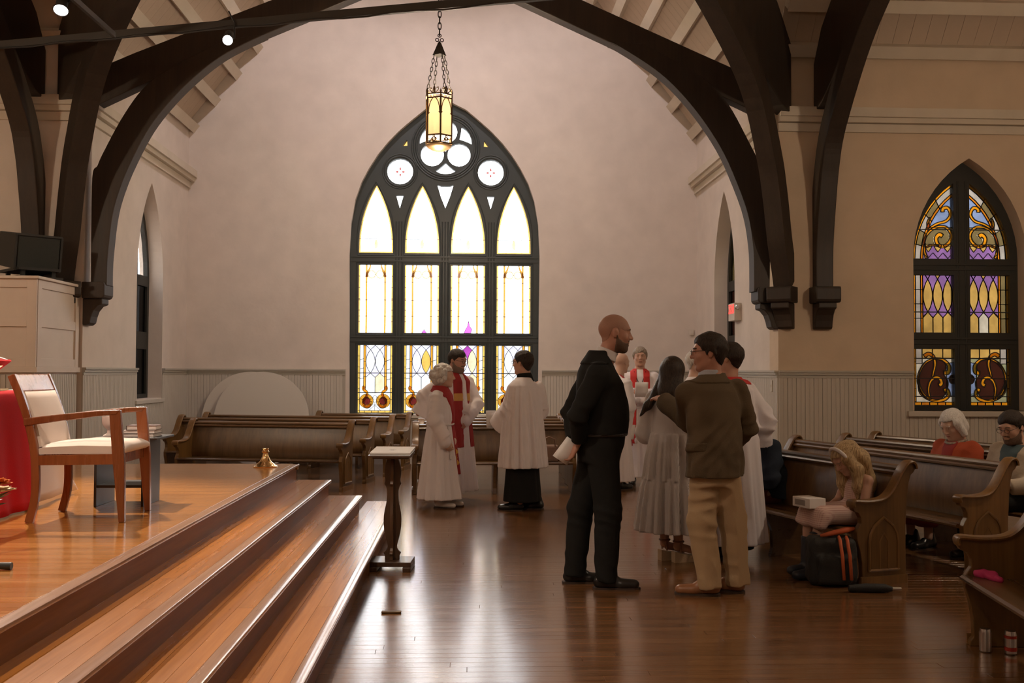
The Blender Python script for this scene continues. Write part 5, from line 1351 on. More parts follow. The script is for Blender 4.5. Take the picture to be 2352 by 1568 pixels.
def hand(F, w, d, n, side=1, curl=40, spread=1.0, sc=1.0, thumb=25, k=.006):
    """hand at wrist w, fingers along d, palm facing n; side +1 puts the thumb to the left of d seen from the back"""
    d = V3(d); d = d / np.linalg.norm(d); n = V3(n); n = n - d * float(n @ d); n = n / np.linalg.norm(n); l = np.cross(d, n) * side
    w = V3(w); q = lambda a, b, c: w + (d * a + l * b + n * c) * sc
    F.rc(q(-.03, 0, 0), q(.02, 0, 0), .026 * sc, .027 * sc, .01, sq=(n, 1.35))
    F.rc(q(.03, .016, 0), q(.085, .024, 0), .021 * sc, .017 * sc, .012, sq=(n, 1.35)); F.rc(q(.03, -.016, 0), q(.082, -.024, 0), .021 * sc, .016 * sc, .012, sq=(n, 1.35)); F.rc(q(.04, 0, 0), q(.088, 0, 0), .018 * sc, .016 * sc, .012, sq=(n, 1.2))
    for b, L, r in ((.031, .072, .0086), (.0105, .080, .0090), (-.0105, .075, .0086), (-.030, .060, .0076)):
        p = q(.086 - abs(b) * .18, b * spread, 0); a = math.radians(curl * .55)
        for i, fr in enumerate((.42, .32, .26)):
            dirv = d * math.cos(a) + n * math.sin(a) + l * (b * 2.2 * (spread - 1)); e = p + dirv * (L * fr * sc)
            F.rc(p, e, r * (1 - .08 * i) * sc, r * (.92 - .08 * i) * sc, k); p = e; a += math.radians(curl * .75)
    p = q(.022, .028, .006); a = math.radians(thumb)
    for i, (L, r) in enumerate(((.042, .0125), (.034, .0102), (.026, .0088))):
        dirv = d * math.cos(a) + l * math.sin(a) + n * (.25 + .18 * i); dirv = dirv / np.linalg.norm(dirv); e = p + dirv * L * sc; F.rc(p, e, r * sc, r * .9 * sc, k); p = e; a -= math.radians(14)
    return q
for nm, c in dict(skin_light=(.50, .29, .205), skin_mid=(.40, .215, .145), skin_pale=(.56, .36, .27), skin_ruddy=(.46, .235, .165)).items():
    m_ = plain(nm, c, .5, var=.06, bump=.05, bscale=90); m_.node_tree.nodes['Principled BSDF'].inputs['Subsurface Weight'].default_value = .12; m_.node_tree.nodes['Principled BSDF'].inputs['Subsurface Radius'].default_value = (.02, .008, .005)
plain('eye_white', (.62, .58, .55), .3); plain('iris_brown', (.03, .018, .01), .25); plain('lip', (.30, .11, .09), .5); plain('brow_dark', (.06, .04, .028), .8)
strands('hair_dark', (.012, .008, .006), (.045, .030, .021), 60, .6); strands('hair_white', (.48, .45, .41), (.74, .71, .68), 55, .7); strands('hair_grey', (.16, .125, .095), (.42, .35, .28), 60, .6)
strands('hair_blond', (.22, .135, .06), (.60, .44, .24), 45, .5); strands('hair_long_dark', (.010, .006, .004), (.050, .030, .019), 45, .45); plain('hair_shaved', (.36, .195, .137), .6, bump=.2, bscale=200)
plain('stubble', (.13, .075, .05), .8, bump=.4, bscale=160); plain('beard_brown', (.15, .085, .055), .85, bump=.5, bscale=140); plain('beard_grey', (.17, .115, .085), .85, bump=.5, bscale=140)
plain('suit_black', (.017, .017, .016), .9, bump=.15, bscale=250, spec=.12); plain('shoe_black', (.015, .013, .012), .28); plain('jacket_tweed', (.118, .086, .052), .95, var=.12, bump=.35, bscale=260, spec=.15)
plain('trouser_khaki', (.39, .27, .15), .9, var=.05, bump=.2, bscale=200); plain('shoe_tan', (.26, .11, .045), .4); plain('sole_dark', (.05, .03, .02), .7); plain('robe_white', (.77, .72, .73), .9, bump=.12, bscale=160); plain('robe_shade', (.76, .73, .77), .9, bump=.12, bscale=160)
plain('stole_red', (.34, .022, .024), .75, bump=.2, bscale=160); plain('stole_bright', (.55, .025, .022), .7, bump=.2, bscale=160); plain('stole_gold', (.62, .33, .08), .6); plain('embroidery', (.70, .38, .05), .6); plain('embroidery_white', (.72, .62, .52), .6)
plain('shirt_white', (.70, .66, .66), .85); plain('shirt_blue', (.42, .45, .52), .85); plain('cassock_black', (.014, .014, .013), .9, bump=.1, spec=.15); plain('navy_jacket', (.026, .034, .050), .9, spec=.15, bump=.2, bscale=160); plain('skirt_red', (.20, .045, .04), .9, var=.4, bump=.3, bscale=40)
plain('orange_jacket', (.36, .060, .018), .9, bump=.25, bscale=140); plain('red_top', (.24, .018, .014), .85); plain('beige_jacket', (.42, .35, .27), .9, bump=.2); plain('shirt_teal', (.055, .085, .095), .85); plain('boot_navy', (.022, .026, .036), .45); plain('sandal_cork', (.42, .30, .19), .85, bump=.4, bscale=120); plain('sandal_strap', (.20, .09, .05), .5); plain('shoe_white', (.62, .58, .55), .5); plain('shoe_toe_blue', (.25, .33, .40), .5); plain('rope_white', (.72, .68, .66), .9)
stripes('dress_stripe', (.30, .28, .275), (.58, .535, .52), 85, 'Y', .9, .40); stripes('dress_pink_check', (.60, .42, .37), (.50, .31, .28), 22, 'Y', .9, .6, (.68, .52, .46), 22)

def person(label, x, y, deg, z=0.0): return thing('person', label, 'person', (x, y, z), math.radians(deg))
def shoe(parent, toe, heel, mat='shoe_black', sole='sole_dark', h=.09, w=.050):
    """shoe on the floor from heel to toe (2D points, local)"""
    t, e = V3(*toe, 0), V3(*heel, 0); d = (t - e) / np.linalg.norm(t - e); L = float(np.linalg.norm(t - e))
    lo = np.minimum(t, e) - .08; hi = np.maximum(t, e) + .08; F = Field((lo[0], lo[1], -.02), (hi[0], hi[1], h + .08), .006)
    up = V3(0, 0, 1); at_ = lambda q, z: e + d * (q * L) + up * z
    F.rc(at_(.13, .045), at_(.84, .034), w * .78, w * .74, .02, sq=(up, 1.12)); F.rc(at_(.60, .036), at_(.84, .033), w * .92, w * .72, .02, sq=(up, 1.3)); F.rc(at_(.20, .055), at_(.46, h * .72), w * .76, w * .66, .02); F.rc(at_(.16, .06), at_(.20, h + .02), w * .78, w * .76, .02)
    F.put((lo[0], lo[1], -.05), (hi[0], hi[1], .012), lambda X, Y, Z: .012 - Z + 0 * X + 0 * Y, 0, 'i')
    o = F.build('shoe', mat, parent)
    m = MB(); side = np.cross(up, d); pts = []
    for q, ww in ((.0, .42), (.05, .66), (.2, .74), (.45, .66), (.68, .84), (.85, .76), (.95, .46), (.99, .1)): pts.append((q * L, ww * w))
    outl = [tuple((e + d * a + side * b)[:2]) for a, b in pts] + [tuple((e + d * a - side * b)[:2]) for a, b in reversed(pts)]
    m.plate([(float(a), float(b)) for a, b in outl], .0, .014, lambda u, v, q: (u, v, q)); hs = [p for p in outl if True]
    m.build('sole', sole, o); return o
def paper(name, label, c, fwd, up, w, h, bend=.15, fold=False, mat='paper', cat='paper', parent=None):
    """a sheet or folded leaflet at c with its width along fwd and its height along up"""
    R_ = frame(fwd, up); m = MB(); rows = []
    for i in range(7):
        u = (i / 6 - .5); r = []
        for j in range(4): v = j / 3 - .5; p = V3(c) + R_[:, 0] * (u * w) + R_[:, 2] * (v * h) + R_[:, 1] * (bend * w * (u * u * 4 - .3)); r.append(tuple(float(q) for q in p))
        rows.append(r)
    m.grid(rows)
    if fold:
        rows2 = [[tuple(float(q) for q in V3(p) + R_[:, 1] * (.012 + .02 * (1 - j / 3))) for j, p in enumerate(r)] for r in rows]; m.grid(rows2)
    o = m.build(name, mat, parent, smooth='all', label=label, cat=cat); md = o.modifiers.new('thickness', 'SOLIDIFY'); md.thickness = .0016; md.offset = 0
    return o
def to_world(t, p):
    a = t.rotation_euler.z; c, s = math.cos(a), math.sin(a); return (t.location.x + c * p[0] - s * p[1], t.location.y + s * p[0] + c * p[1], t.location.z + p[2])
def dir_world(t, p):
    a = t.rotation_euler.z; c, s = math.cos(a), math.sin(a); return (c * p[0] - s * p[1], s * p[0] + c * p[1], p[2])
BH = .0068; CH = .0105   # grid steps for skin and for cloth
def short_hair(F, H, mat, parent, line=.055, slope=.55, thick=.010, back=-.075, side=-.012, name='hair', wr=.002):
    """hair cap: above a hairline that drops toward the back of the head"""
    def reg(X, Y, Z):
        x, y, z = H.loc(X, Y, Z); ay = np.abs(y)
        lim = np.interp(x, [-.12, -.075, -.045, -.03, -.005, .012, .022, .05, .085, .12], [back, back, back + .03, side + .02, side + .03, side, side + .028, line - .006, line, line + .012]).astype(np.float32)
        lim = lim + np.where(x > .03, -.010 * np.clip(ay / .06, 0, 1) ** 2 + .006 * np.sin(60 * y), 0)
        return (lim - z) * .8
    G = F.over(thick * H.k, reg, .01, .035)
    if wr: G.wrinkle(wr, 55, 1)
    return G.build(name, mat, parent)
def beard(F, H, mat, parent, thick=.006, name='beard', top=-.030):
    def reg(X, Y, Z):
        x, y, z = H.loc(X, Y, Z); ay = np.abs(y)
        cheek = np.interp(x, [-.02, .0, .02, .05, .07, .1], [.0, -.01, -.035, -.055, -.058, -.058]).astype(np.float32)
        chin = np.maximum(z - cheek, -.004 - x)
        tash = np.maximum(np.maximum(np.abs(z + .043 + .25 * np.maximum(0, ay - .015)) - .0065, ay - .034), .05 - x)
        mouth = np.maximum(np.maximum(np.abs(z + .0585) - .0085, ay - .021), .06 - x)
        return np.maximum(np.maximum(np.minimum(chin, tash), -mouth), -.135 - z)
    return F.over(thick * H.k, reg, .008, .014).build(name, mat, parent)
def brows(F, H, mat, parent):
    for s in (-1, 1):
        def reg(X, Y, Z):
            x, y, z = H.loc(X, Y, Z); return np.maximum(np.maximum(np.abs(z - .031 + .12 * np.abs(s * y - .03)) - .0042, np.abs(s * y - .031) - .019), .05 - x)
        F.over(.0035, reg, .004).build('eyebrow', mat, parent)
def lips(F, H, parent):
    def reg(X, Y, Z):
        x, y, z = H.loc(X, Y, Z); return np.maximum(np.maximum(np.abs(z + .0585) - .008 * (1 - (np.abs(y) / .03) ** 2), np.abs(y) - .023), .05 - x)
    return F.over(.0022, reg, .004).build('lips', 'lip', parent)
def L2(t, p):
    """offset in room directions (right, away, up from the person's feet) -> the person's own axes"""
    a = -t.rotation_euler.z; c, s = math.cos(a), math.sin(a); return (c * p[0] - s * p[1], s * p[0] + c * p[1], p[2])
def skin_body(t, H, mat, neck, hip, arms=(), hands=(), legs=(), feet=False, h=BH, nr=.055, **kw):
    pts = [H.c + .16, H.c - .16, V3(neck), V3(hip)] + [V3(p) for A in list(arms) + list(legs) for p in A] + [V3(x[0]) + V3(x[1]) * .2 for x in hands]
    lo = np.min(pts, 0) - .10; hi = np.max(pts, 0) + .10; F = Field(lo, hi, h)
    F.rc(neck, hip, .065, .075, .02)
    for A in arms: F.rc(V3(neck) - V3(0, 0, .03), V3(A[0]) - V3(0, 0, .02), .034, .032, .02); F.path(A, [.042, .036, .027][:len(A)], .02)
    for A in legs: F.rc(hip, A[0], .06, .055, .02); F.path(A, [.055, .045, .034][:len(A)], .02)
    H.add(F, V3(neck), nr=nr, **kw)
    for x in hands: hand(F, *x)
    F.build('body', mat, t); return F
def box_of(pts, pad): a = np.array([V3(p) for p in pts]); return a.min(0) - pad, a.max(0) + pad
def cap(t, name, mat, pts, pad, fn, h=CH, wr=0, f=16):
    F = Field(*box_of(pts, pad), h); fn(F)
    if wr: F.wrinkle(wr, f, 2)
    F.build(name, mat, t); return F

# ------------------------------------------------------------------ bald man in the black suit
t = person('tall bald bearded man in a black suit holding a leaflet behind his back', .944, 6.915, 0)
H = Head((.085, 0, 1.752), (1, 0, -.10), (0, 0, 1), 1.07)
ra = [(-.06, -.20, 1.47), (-.205, -.245, 1.19), (-.185, -.13, 1.01)]; la = [(-.06, .20, 1.47), (-.205, .23, 1.19), (-.20, .06, 1.0)]
hd = [((-.19, -.105, .985), (-.42, .30, -.8), (-.8, -.2, .35), 1, 38, 1.05, 1.05, 30), ((-.205, .03, .985), (-.25, -.5, -.8), (-.9, .1, .3), -1, 45, 1, 1.05, 25)]
F = skin_body(t, H, 'skin_ruddy', (.0, 0, 1.55), (-.03, 0, 1.0), [ra, la], hd, [[(-.02, -.09, .95), (.01, -.10, .52), (.0, -.10, .10)], [(-.03, .09, .95), (-.15, .09, .52), (-.19, .09, .10)]], jaw=1.05)
FB = F
short_hair(F, H, 'hair_shaved', t, .03, thick=.0012, back=-.07, side=.0, wr=0)
beard(F, H, 'stubble', t, .004); brows(F, H, 'brow_dark', t); H.eyes(t)
def jk(F):
    F.loft([(1.05, -.02, 0, .185, .21), (1.15, -.008, 0, .19, .215), (1.28, -.012, 0, .182, .22), (1.40, -.025, 0, .165, .222), (1.49, -.045, 0, .13, .21), (1.55, -.045, 0, .105, .165), (1.60, -.035, 0, .08, .10), (1.625, -.03, 0, .07, .08)], .03)
    for A in (ra, la): F.path([A[0], A[1], V3(A[2]) + .0], [.080, .066, .052], .028, cut=True); F.crease(A[1], V3(A[2]) - V3(A[0]), .16, .020, 42, 1.0); F.crease(A[0], (0, 0, 1), .14, .008, 30, 2)
    F.crease((-.05, 0, 1.12), (.3, 0, 1), .30, .012, 26, .5)
J = cap(t, 'jacket', 'suit_black', [(-.3, -.33, 1.0), (.2, .33, 1.6)], .04, jk, wr=.003)
FB.over(.009, lambda X, Y, Z: np.abs(Z - 1.615 + .42 * X) - .036 + 0 * Y, .01).build('shirt_collar', 'shirt_white', t)
def tro(F):
    F.loft([(.86, -.035, 0, .14, .175), (.98, -.02, 0, .168, .195), (1.06, -.02, 0, .172, .195)], .03)
    F.path([(-.02, -.085, .95), (.02, -.10, .53), (.005, -.10, .05)], [.115, .094, .076], .03, cut=True); F.path([(-.03, .085, .95), (-.145, .095, .53), (-.19, .09, .05)], [.112, .092, .074], .03, cut=True)
    for c_, q_ in (((.02, -.10, .50), 1), ((-.145, .095, .5), 2), ((.0, -.10, .14), 3), ((-.18, .09, .14), 4)): F.crease(c_, (.25, 0, 1), .20, .014, 34, q_)
    F.crease((-.02, -.06, .86), (.5, 0, 1), .22, .014, 26, 5)
cap(t, 'trousers', 'suit_black', [(-.3, -.25, .05), (.2, .25, 1.1)], .05, tro, wr=.002)
J.over(.006, lambda X, Y, Z: np.maximum(np.maximum(1.53 - Z, Z - 1.64) , X - .02) + 0 * Y, .004).build('jacket_collar', 'suit_black', t)
m = MB(); m.tube([(-.02 + .178 * math.cos(a), .20 * math.sin(a), 1.052) for a in [2 * math.pi * k / 40 for k in range(40)]], .013, 6, True); m.build('belt', 'shoe_black', t)
shoe(t, (.245, -.115), (-.085, -.10)); shoe(t, (.06, .11), (-.275, .09))
paper('leaflet', 'white folded leaflet held behind the back of the black suited man', to_world(t, (-.255, -.09, .935)), dir_world(t, (.80, .3, -.55)), dir_world(t, (.5, 0, .85)), .115, .165, .16, True)

# ------------------------------------------------------------------ man in the tweed jacket
t = person('man with glasses in a brown tweed jacket and khaki trousers, arm outstretched', 1.649, 6.65, 122)
g = lambda x, y, z: L2(t, (x, y, z))
H = Head(g(-.015, .06, 1.615), g(-.97, .22, -.04), (0, 0, 1), 1.06)
la = [g(-.165, .02, 1.34), g(-.095, .27, 1.145), g(-.215, .60, 1.27)]; ra = [g(.20, .14, 1.36), g(.29, .19, 1.10), g(.22, .36, .96)]
F = skin_body(t, H, 'skin_ruddy', g(.01, .06, 1.43), g(.02, .0, .92), [la, ra], [(g(-.21, .635, 1.275), g(-.30, .85, .18), g(.15, .25, -.95), -1, 24, 1.05, 1.05, 30)], [[g(-.06, 0, .88), g(-.07, -.03, .48), g(0, -.05, .1)], [g(.10, .02, .88), g(.13, .03, .48), g(.19, .02, .1)]])
short_hair(F, H, 'hair_dark', t, .058, thick=.016, back=-.085, side=-.022, wr=.003); brows(F, H, 'brow_dark', t); H.eyes(t); H.glasses(t)
def jk(F):
    F.loft([(.78, *g(.02, .02, 0)[:2], .155, .225), (.95, *g(.02, .02, 0)[:2], .155, .215), (1.10, *g(.015, .03, 0)[:2], .145, .21), (1.26, *g(.01, .05, 0)[:2], .145, .225), (1.36, *g(.01, .06, 0)[:2], .13, .22), (1.42, *g(.01, .065, 0)[:2], .10, .16), (1.465, *g(.01, .065, 0)[:2], .07, .085)], .03, (7, [(.78, .05), (1.1, .01), (1.5, 0)], .6))
    F.path(la, [.085, .084, .068], .03, cut=True); F.path(ra, [.083, .072, .058], .026, cut=True)
    for A in (la, ra): F.crease(A[1], V3(A[2]) - V3(A[0]), .17, .024, 38, 1.3); F.crease(A[0], g(.3, .5, 1), .17, .012, 28, 2.1)
    F.crease(g(-.05, -.1, 1.05), (.2, .4, 1), .32, .014, 22, .7); F.crease(g(.1, -.1, .9), (.3, -.3, 1), .25, .010, 24, 1.7)
J = cap(t, 'jacket', 'jacket_tweed', [g(-.35, -.25, .76), g(.4, .7, 1.5), g(-.35, .7, 1.1), g(.4, -.25, 1)], .06, jk, wr=.004)
J.over(.008, lambda X, Y, Z: np.maximum(1.405 - Z, np.abs(Y) - .13) + 0 * X, .004).build('jacket_collar', 'jacket_tweed', t)
J.over(.006, lambda X, Y, Z: np.maximum(np.maximum(np.abs(Z - .985 + .06 * X) - .03, np.abs(X + .0) - .075), .05 - Y), .004).build('pocket_flap', 'jacket_tweed', t)
J.over(-.001, lambda X, Y, Z: np.maximum(np.maximum(np.abs(Y) - .004, X + .02), Z - 1.38), .004).build('back_seam', 'suit_black', t)
cap(t, 'shirt_collar', 'shirt_blue', [g(0, .06, 1.44)], .13, lambda F: (F.rc(g(.0, .055, 1.485), g(-.01, .06, 1.455), .066, .074, .01), F.put((-.4, -.4, 1.3), (.4, .4, 1.8), lambda X, Y, Z: np.maximum(Z - 1.50, 1.40 - Z) + 0 * X + 0 * Y, 0, 'i')), .007)
def tro(F):
    F.loft([(.72, *g(.025, .01, 0)[:2], .115, .165), (.80, *g(.02, .01, 0)[:2], .12, .17), (.95, *g(.02, .01, 0)[:2], .11, .16)], .03)
    F.path([g(-.045, .01, .78), g(-.085, -.03, .48), g(-.03, -.05, .05)], [.108, .096, .080], .03, cut=True); F.path([g(.085, .02, .78), g(.14, .03, .48), g(.175, .02, .05)], [.104, .094, .078], .03, cut=True)
    for c_, q_ in ((g(-.08, -.03, .46), 1), (g(.14, .03, .46), 2), (g(-.04, -.05, .14), 3), (g(.17, .02, .14), 4), (g(.02, -.05, .72), 5), (g(-.06, -.05, .64), 6)): F.crease(c_, g(.5, .1, 1), .20, .020, 30, q_)
cap(t, 'trousers', 'trouser_khaki', [g(-.2, -.15, .05), g(.3, .15, 1)], .1, tro, wr=.002, f=20)
shoe(t, g(-.265, .0, 0)[:2], g(.035, -.055, 0)[:2], 'shoe_tan'); shoe(t, g(-.04, .15, 0)[:2], g(.215, .01, 0)[:2], 'shoe_tan')

# ------------------------------------------------------------------ woman in the striped tiered dress
t = person('woman with long dark hair in a striped tiered dress and wedge sandals', 1.63, 7.80, 62)
g = lambda x, y, z: L2(t, (x, y, z))
H = Head(g(-.01, .02, 1.475), g(.35, .93, -.12), (0, 0, 1), .98)
ra = [g(.13, -.06, 1.27), g(.165, -.09, .99), g(.16, .14, .95)]; la = [g(-.15, .08, 1.27), g(-.19, .16, 1.0), g(-.05, .28, .98)]
F = skin_body(t, H, 'skin_mid', g(-.01, .0, 1.33), g(0, 0, .88), [ra, la], [(g(.16, .17, .955), g(.0, 1, .1), g(-1, 0, 0), 1, 30)], [[g(.04, -.03, .80), g(.03, -.02, .45), g(.02, -.03, .13)], [g(-.06, .06, .80), g(-.06, .06, .45), g(-.07, .06, .13)]])
F = Field(*box_of([g(.0, -.05, 0), g(.25, .1, .2)], .1), .0065)
for (a, b) in ((g(.02, -.03, .12), g(.17, .02, .075)), (g(-.07, .06, .12), g(.08, .12, .075))): F.rc(a, b, .034, .026, .015); F.rc((a[0], a[1], .25), a, .038, .034, .015)
F.build('feet', 'skin_mid', t)
for a, b in ((g(-.02, -.045, 0), g(.22, .03, 0)), (g(-.11, .045, 0), g(.13, .13, 0))):
    a, b = V3(a), V3(b); d = (b - a) / np.linalg.norm(b - a); n = V3(-d[1], d[0], 0); ol = [(0, .03), (.06, .034), (.13, .032), (.19, .042), (.24, .03), (.25, 0)]
    ol = ol + [(u, -w) for u, w in reversed(ol[:-1])]; m = MB()
    hh = lambda u: .085 - .05 * min(1, u / .19)
    vs = [tuple(a + d * u + n * w) for u, w in ol] + [tuple(a + d * u + n * w + V3(0, 0, hh(u))) for u, w in ol]; k = len(ol)
    m.add(vs, [tuple(range(k)), tuple(reversed(range(k, 2 * k)))] + [(i, (i + 1) % k, k + (i + 1) % k, k + i) for i in range(k)]); o = m.build('wedge_sandal', 'sandal_cork', t)
    m = MB(); c = a + d * .19
    m.tube([c + n * .043 + V3(0, 0, .04), c + n * .03 + V3(0, 0, .085), c + V3(0, 0, .098), c - n * .03 + V3(0, 0, .085), c - n * .043 + V3(0, 0, .04)], .008, 6); c = a + d * .045
    m.tube([c + d * (.038 * math.cos(q)) + n * (.04 * math.sin(q)) + V3(0, 0, .16) for q in [2 * math.pi * j / 12 for j in range(12)]], .008, 6, True); m.tube([c + n * .038 + V3(0, 0, .08), c + n * .04 + V3(0, 0, .16)], .007, 6); m.tube([c - n * .038 + V3(0, 0, .08), c - n * .04 + V3(0, 0, .16)], .007, 6)
    m.build('strap', 'sandal_strap', o)
def dr(F):
    cx = lambda x, y: g(x, y, 0)[:2]
    F.loft([(.24, *cx(-.01, 0), .255, .29), (.45, *cx(-.01, 0), .235, .265), (.60, *cx(-.01, 0), .215, .245), (.655, *cx(-.01, 0), .200, .23)], .004, (22, [(.2, .13), (.5, .10), (.63, .07), (.66, .05)], .4))
    F.loft([(.64, *cx(-.01, 0), .205, .235), (.80, *cx(-.01, 0), .190, .215), (.95, *cx(-.01, .0), .160, .185), (1.0, *cx(-.01, .0), .150, .175)], .004, (20, [(.64, .09), (.9, .075), (1.0, .05)], 1.2))
    F.loft([(.99, *cx(-.01, 0), .145, .168), (1.12, *cx(-.01, .0), .13, .165), (1.24, *cx(-.01, .01), .12, .17), (1.31, *cx(-.01, .01), .09, .13), (1.345, *cx(-.01, .01), .06, .07)], .012)
    F.path(ra, [.070, .095, .07], .02, cut=True); F.path(la, [.07, .095, .07], .02, cut=True)
    for A in (ra, la): F.crease(A[1], V3(A[1]) - V3(A[0]), .16, .016, 40, 1); F.crease(A[0], (1, 0, 0), .12, .012, 60, 1)
cap(t, 'dress', 'dress_stripe', [g(-.3, -.3, .22), g(.3, .35, 1.38), g(-.3, .35, 1), g(.3, -.3, 1)], .05, dr, .0095)
def hr(F):
    F.ell(H.p(-.018, 0, .028), (.118, .098, .108), H.R, .02); F.rc(H.p(-.06, 0, .0), H.p(-.085, .0, -.16), .092, .10, .03, sq=(H.R[:, 0], 1.35)); F.rc(H.p(-.085, 0, -.14), H.p(-.10, -.01, -.27), .10, .085, .03, sq=(H.R[:, 0], 1.6))
    F.path([H.p(.0, .07, -.02), H.p(-.02, .12, -.16), H.p(-.07, .19, -.28), H.p(-.09, .245, -.36)], [.04, .042, .028, .006], .03)
    X, Y, Z = F.grid(); lx, ly, lz = H.loc(X, Y, Z); F.a = np.maximum(F.a, np.minimum(lx - .045, 1) * (lz < .075) + -1. * (lz >= .075)).astype(np.float32); F.a += .003 * np.sin(90 * ly + 8 * lz) * np.clip(-lz * 8, 0, 1)
cap(t, 'hair', 'hair_long_dark', [H.p(0, 0, .12), H.p(-.2, -.15, -.5), H.p(.1, .28, -.4)], .06, hr, .0075)

# ------------------------------------------------------------------ helpers for robes
def alb(F, c, zh, zs, hem, waist, chest, n=11, ph=0.0, amp=.06, zw=None):
    amp = amp * 1.7
    """a girdled alb: hem, waist and chest give (half depth, half width); zs shoulder height"""
    zw = zw or zs * .70
    F.loft([(zh, *c, *hem), (lerp(zh, zw, .55), *c, lerp(hem[0], waist[0], .52), lerp(hem[1], waist[1], .52)), (zw - .03, *c, waist[0] * 1.04, waist[1] * 1.04), (zw, *c, *waist), (zw + .04, *c, waist[0] * 1.06, waist[1] * 1.05), (lerp(zw, zs, .6), *c, *chest), (zs - .03, *c, chest[0] * .92, chest[1] * .98), (zs + .02, *c, chest[0] * .72, chest[1] * .72), (zs + .065, *c, .072, .08)], .02, (n, [(zh, amp), (zw - .18, amp * .6), (zw, .03), (zw + .08, .05), (zs - .05, .012), (zs, 0)], ph))
def sleeve(F, A, r=(.085, .082, .085), droop=.0, k=.022):
    """wide sleeve hanging below the forearm and cut straight at the cuff"""
    e, w = V3(A[1]), V3(A[2]); d = (w - e) / np.linalg.norm(w - e)
    F.path([V3(A[0]) - V3(0, 0, .02), A[1], A[2]], [r[0] * .80, r[1] * .9, r[2] * .9], k + .015, cut=True)
    if droop:
        w2 = w - V3(0, 0, droop); F.rc(e - V3(0, 0, droop * .3), w2, r[1] * .75, r[2] * .8, .03)
        F.put(np.minimum(e, w) - .3, np.maximum(e, w) + .3, lambda X, Y, Z: np.where((X - w[0]) ** 2 + (Y - w[1]) ** 2 + (Z - w[2]) ** 2 < .035, (X - w[0]) * d[0] + (Y - w[1]) * d[1] + (Z - w[2]) * d[2], -1.), 0, 'i') if False else None
    F.crease(e, w - V3(A[0]), .17, .022, 36, 1.0); F.crease(lerp(e, w, .6), d, .12, .014, 40, 2.0); F.crease(A[0], (0, 0, 1), .15, .012, 30, .5)
def rope(t, c, a, b, z, drop=None, side=(1, 0)):
    m = MB(); m.tube([(c[0] + a * math.cos(q), c[1] + b * math.sin(q), z + .004 * math.sin(3 * q)) for q in [2 * math.pi * k / 36 for k in range(36)]], .010, 6, True)
    if drop:
        x, y = c[0] + a * side[0], c[1] + b * side[1]
        for d in (0, .02): m.tube([(x, y + d, z), (x + .02 * side[0], y + d + .01, z - drop * .5), (x + .055 * side[0], y + d + .015 * side[1], z - drop)], .007, 6); m.lathe([(.008, .05), (.016, .02), (.013, -.01), (.001, -.02)], 8, (x + .055 * side[0], y + d + .015 * side[1], z - drop))
    m.build('rope_girdle', 'rope_white', t)

# ------------------------------------------------------------------ woman with white curls in a white alb and red stole
t = person('smiling woman with white curly hair in a white alb and crossed red stole', -.30, 10.92, -8)
H = Head((.05, 0, 1.425), (1, .05, .0), (-.03, 0, 1), .97)
ra = [(-.01, -.17, 1.23), (-.02, -.21, .96), (.09, -.20, .77)]; la = [(.0, .17, 1.23), (.0, .21, .96), (.06, .21, .77)]
F = skin_body(t, H, 'skin_pale', (-.0, 0, 1.27), (0, 0, .85), [ra, la], [((.105, -.198, .74), (.25, .0, -.97), (.1, 1, 0), 1, 55, 1, .95, 18)], [[(0, -.07, .8), (.0, -.07, .45), (-.02, -.07, .09)], [(0, .07, .8), (.0, .07, .45), (.04, .07, .09)]])
brows(F, H, 'hair_grey', t); H.eyes(t); lips(F, H, t)
def hr(F):
    rr = random.Random(4)
    F.ell(H.p(-.025, 0, .04), (.118, .10, .098), H.R, .02); F.ell(H.p(-.06, 0, -.03), (.085, .095, .085), H.R, .03)
    for k in range(120):
        a = rr.uniform(0, 6.28); e = rr.uniform(-.75, 1.5); d = V3(math.cos(a) * math.cos(e), math.sin(a) * math.cos(e), math.sin(e))
        if d[0] > .55 and d[2] < .55: continue
        F.ell(H.p(-.035 + d[0] * .12, d[1] * .108, .015 + d[2] * .112), V3(1, 1, 1) * rr.uniform(.017, .030), None, .006)
    X, Y, Z = F.grid(); lx, ly, lz = H.loc(X, Y, Z); F.a = np.maximum(F.a, np.where(lz < .06, lx - .035, -1.)).astype(np.float32)
cap(t, 'hair', 'hair_white', [H.p(-.03, 0, .03)], .19, hr, .0065)
def r0(F): alb(F, (0, 0), .10, 1.25, (.235, .25), (.135, .165), (.135, .185), 12, .5, .07, .91)
T0 = Field(*box_of([(-.3, -.3, .08), (.3, .3, 1.33)], .04), .0085); r0(T0)
def rb(F): r0(F); sleeve(F, ra, (.085, .082, .080), .05); sleeve(F, la, (.085, .08, .078), .05)
R_ = cap(t, 'alb', 'robe_white', [(-.3, -.3, .08), (.3, .3, 1.33)], .04, rb, .0098)
def st(X, Y, Z):
    neck = np.maximum(np.abs(Z - 1.285 + .35 * X) - .055, 1.19 - Z)
    q = np.clip((1.25 - Z) / .30, 0, 1); diag = np.maximum(np.maximum(np.abs(Y + .10 - .14 * q + 0 * X) - .055, -X - .01), np.maximum(Z - 1.29, .92 - Z))
    dn = np.maximum(np.maximum(np.abs(Y + .005) - .05, .02 - X), np.maximum(Z - .95, .36 - Z)); dn2 = np.maximum(np.maximum(np.abs(Y - .085) - .04, .02 - X), np.maximum(Z - 1.2, .42 - Z))
    return np.minimum(np.minimum(neck, diag), np.minimum(dn, dn2))
T0.over(.012, st, .006).build('stole', 'stole_red', t)
def em(X, Y, Z): return np.maximum(np.maximum(np.abs(Y + .005 + .012 * np.sin(60 * Z)) - .017 - .008 * np.sin(95 * Z), .02 - X), np.maximum(Z - .66, .44 - Z))
